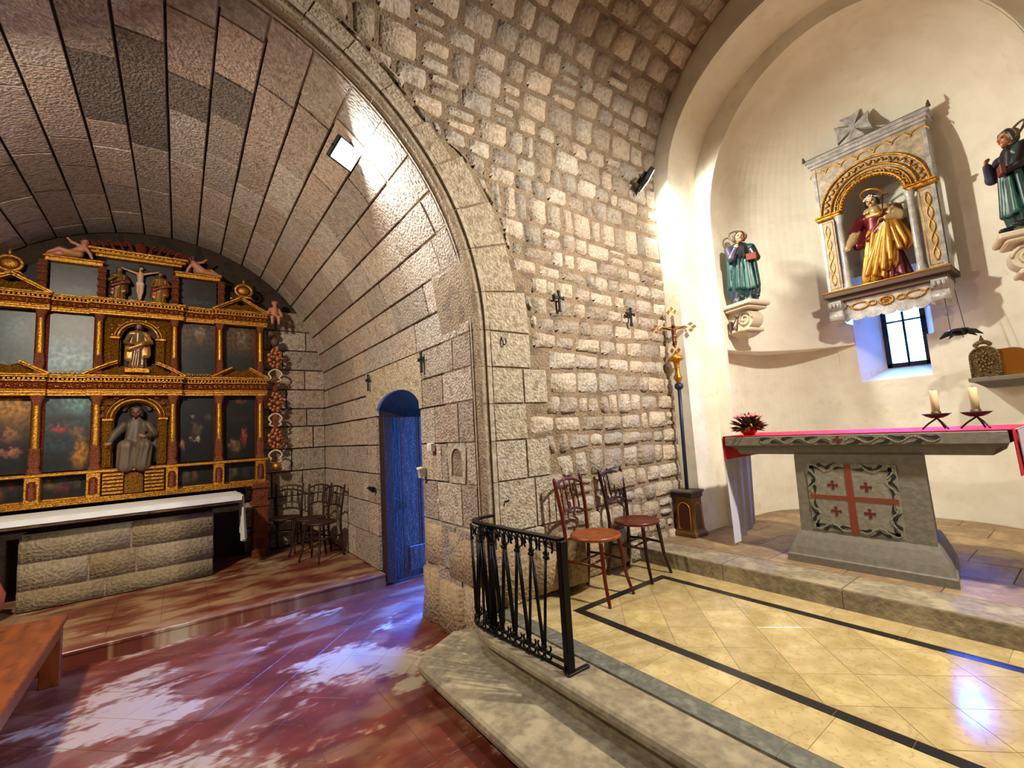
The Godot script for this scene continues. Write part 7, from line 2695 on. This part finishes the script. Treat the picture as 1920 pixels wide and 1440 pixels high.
func build_small_things() -> void:
	wall_cross(Vector3(2.69, 2.72, WZ + 0.045), 0.0, "small black cross on the nave wall, the one nearer the chapel arch")
	wall_cross(Vector3(3.672, 2.68, WZ + 0.045), 0.0, "small black cross on the nave wall, the one nearer the apse")
	wall_cross(Vector3(SX - 0.03, 2.285, -3.787), -PI / 2, "small black cross in the chapel at the near upper corner of the doorway")
	wall_cross(Vector3(SX - 0.03, 2.275, -5.255), -PI / 2, "small black cross in the chapel at the far upper corner of the doorway")
	var b = thing("switch_box", "small cream electrical box on the chapel pier", "switch", Vector3(SX - 0.018, 1.50, -3.65), -PI / 2)
	var st := sb()
	bx(st, Vector3(0, 0, 0.024), Vector3(0.075, 0.075, 0.045), 0.006)
	obj("cover", st, M.white, b)
	st = sb()
	bx(st, Vector3(0.012, 0, 0.049), Vector3(0.022, 0.05, 0.008), 0.003)
	obj("rocker", st, M.white, b)
	b = thing("light_sensor", "small white plastic fitting beside the doorway", "sensor", Vector3(SX - 0.018, 1.275, -3.84), -PI / 2)
	st = sb(true)
	lathe(st, [Vector2(0, -0.05), Vector2(0.022, -0.05), Vector2(0.024, -0.045), Vector2(0.03, 0.02), Vector2(0.036, 0.022), Vector2(0.038, 0.045), Vector2(0.0, 0.05)], 14, Transform3D(Basis(), Vector3(0, 0, 0.042)))
	obj("body", st, M.white, b)
	st = sb()
	bx(st, Vector3(0, -0.005, 0.008), Vector3(0.03, 0.06, 0.02), 0.003)
	obj("back_plate", st, M.white, b)
	st = sb(true)
	ball(st, Vector3.ZERO, Vector3(0.006, 0.024, 0.012), 10, 6)
	b = single("wall_tag", st, M.white, "tiny oval white tag on the pier stone", "tag")
	b.position = Vector3(SX - 0.03, 1.035, -3.58)
	# holy water niche: arched recess in a block of the pier
	b = thing("wall_niche", "small arched recess cut into the pier beside the switch box", "niche", Vector3(SX + 0.018, 1.205, -3.255), -PI / 2)
	var blk := PackedVector2Array([Vector2(-0.16, 0.0), Vector2(0.15, 0.0), Vector2(0.15, 0.32), Vector2(-0.16, 0.32)])
	var hole := PackedVector2Array([Vector2(0.085, 0.05), Vector2(0.085, 0.20)])
	for k in range(1, 10):
		hole.append(Vector2(0.085 * cos(PI * k / 10), 0.20 + 0.08 * sin(PI * k / 10)))
	hole.append(Vector2(-0.085, 0.20))
	hole.append(Vector2(-0.085, 0.05))
	st = sb()
	var ring = []
	var n = hole.size()
	# block face as quads between outline and hole
	for k in n:
		var a = hole[k]
		var c = hole[(k + 1) % n]
		var f = func(p: Vector2) -> Vector2:
			var d = p - Vector2(0, 0.16)
			var s = minf(0.155 / maxf(1e-5, absf(d.x)), 0.16 / maxf(1e-5, absf(d.y)))
			return Vector2(0, 0.16) + d * s
		var A = f.call(a); var Cc = f.call(c)
		face(st, [Vector3(a.x, a.y, 0.03), Vector3(c.x, c.y, 0.03), Vector3(Cc.x, Cc.y, 0.03), Vector3(A.x, A.y, 0.03)], Vector3(0, 0.16, -1))
		face(st, [Vector3(A.x, A.y, 0.03), Vector3(Cc.x, Cc.y, 0.03), Vector3(Cc.x, Cc.y, -0.02), Vector3(A.x, A.y, -0.02)], Vector3(0, 0.16, 0))
		quad(st, Vector3(a.x, a.y, -0.02), Vector3(c.x, c.y, -0.02), Vector3(c.x, c.y, 0.03), Vector3(a.x, a.y, 0.03))
	obj("block_face", st, M.trim, b)
	# irons in the nave wall
	b = thing("iron_hook", "rusty iron hook in the arch stone above eye level", "hook", Vector3(2.076, 2.318, WZ + 0.01))
	st = sb(true)
	tube(st, smooth_path([Vector3(-0.014, 0.035, 0), Vector3(-0.014, 0.0, 0.022), Vector3(-0.010, -0.026, 0.026), Vector3(0.008, -0.026, 0.028), Vector3(0.014, 0.0, 0.028), Vector3(0.014, 0.02, 0.026)], 3), 0.005, 6)
	obj("hook", st, M.iron_grey, b)
	b = thing("iron_hook", "stub of iron in the pier above the railing", "hook", Vector3(2.015, 1.068, WZ + 0.01))
	st = sb(true)
	tube(st, [Vector3(0, 0, 0), Vector3(0, 0.004, 0.03), Vector3(0.004, 0.014, 0.045)], 0.008, 6)
	obj("stub", st, M.iron_grey, b)
	b = thing("door_latch", "forged iron latch keep on the wall beside the open door", "latch", Vector3(SX - 0.02, 1.03, -5.20), -PI / 2)
	st = sb()
	bx(st, Vector3(-0.03, 0, 0.012), Vector3(0.20, 0.05, 0.014), 0.004)
	bx(st, Vector3(0.035, 0, 0.03), Vector3(0.03, 0.06, 0.03), 0.004)
	bx(st, Vector3(-0.15, 0, 0.012), Vector3(0.06, 0.022, 0.012), 0.004)
	obj("plate", st, M.iron_grey, b)
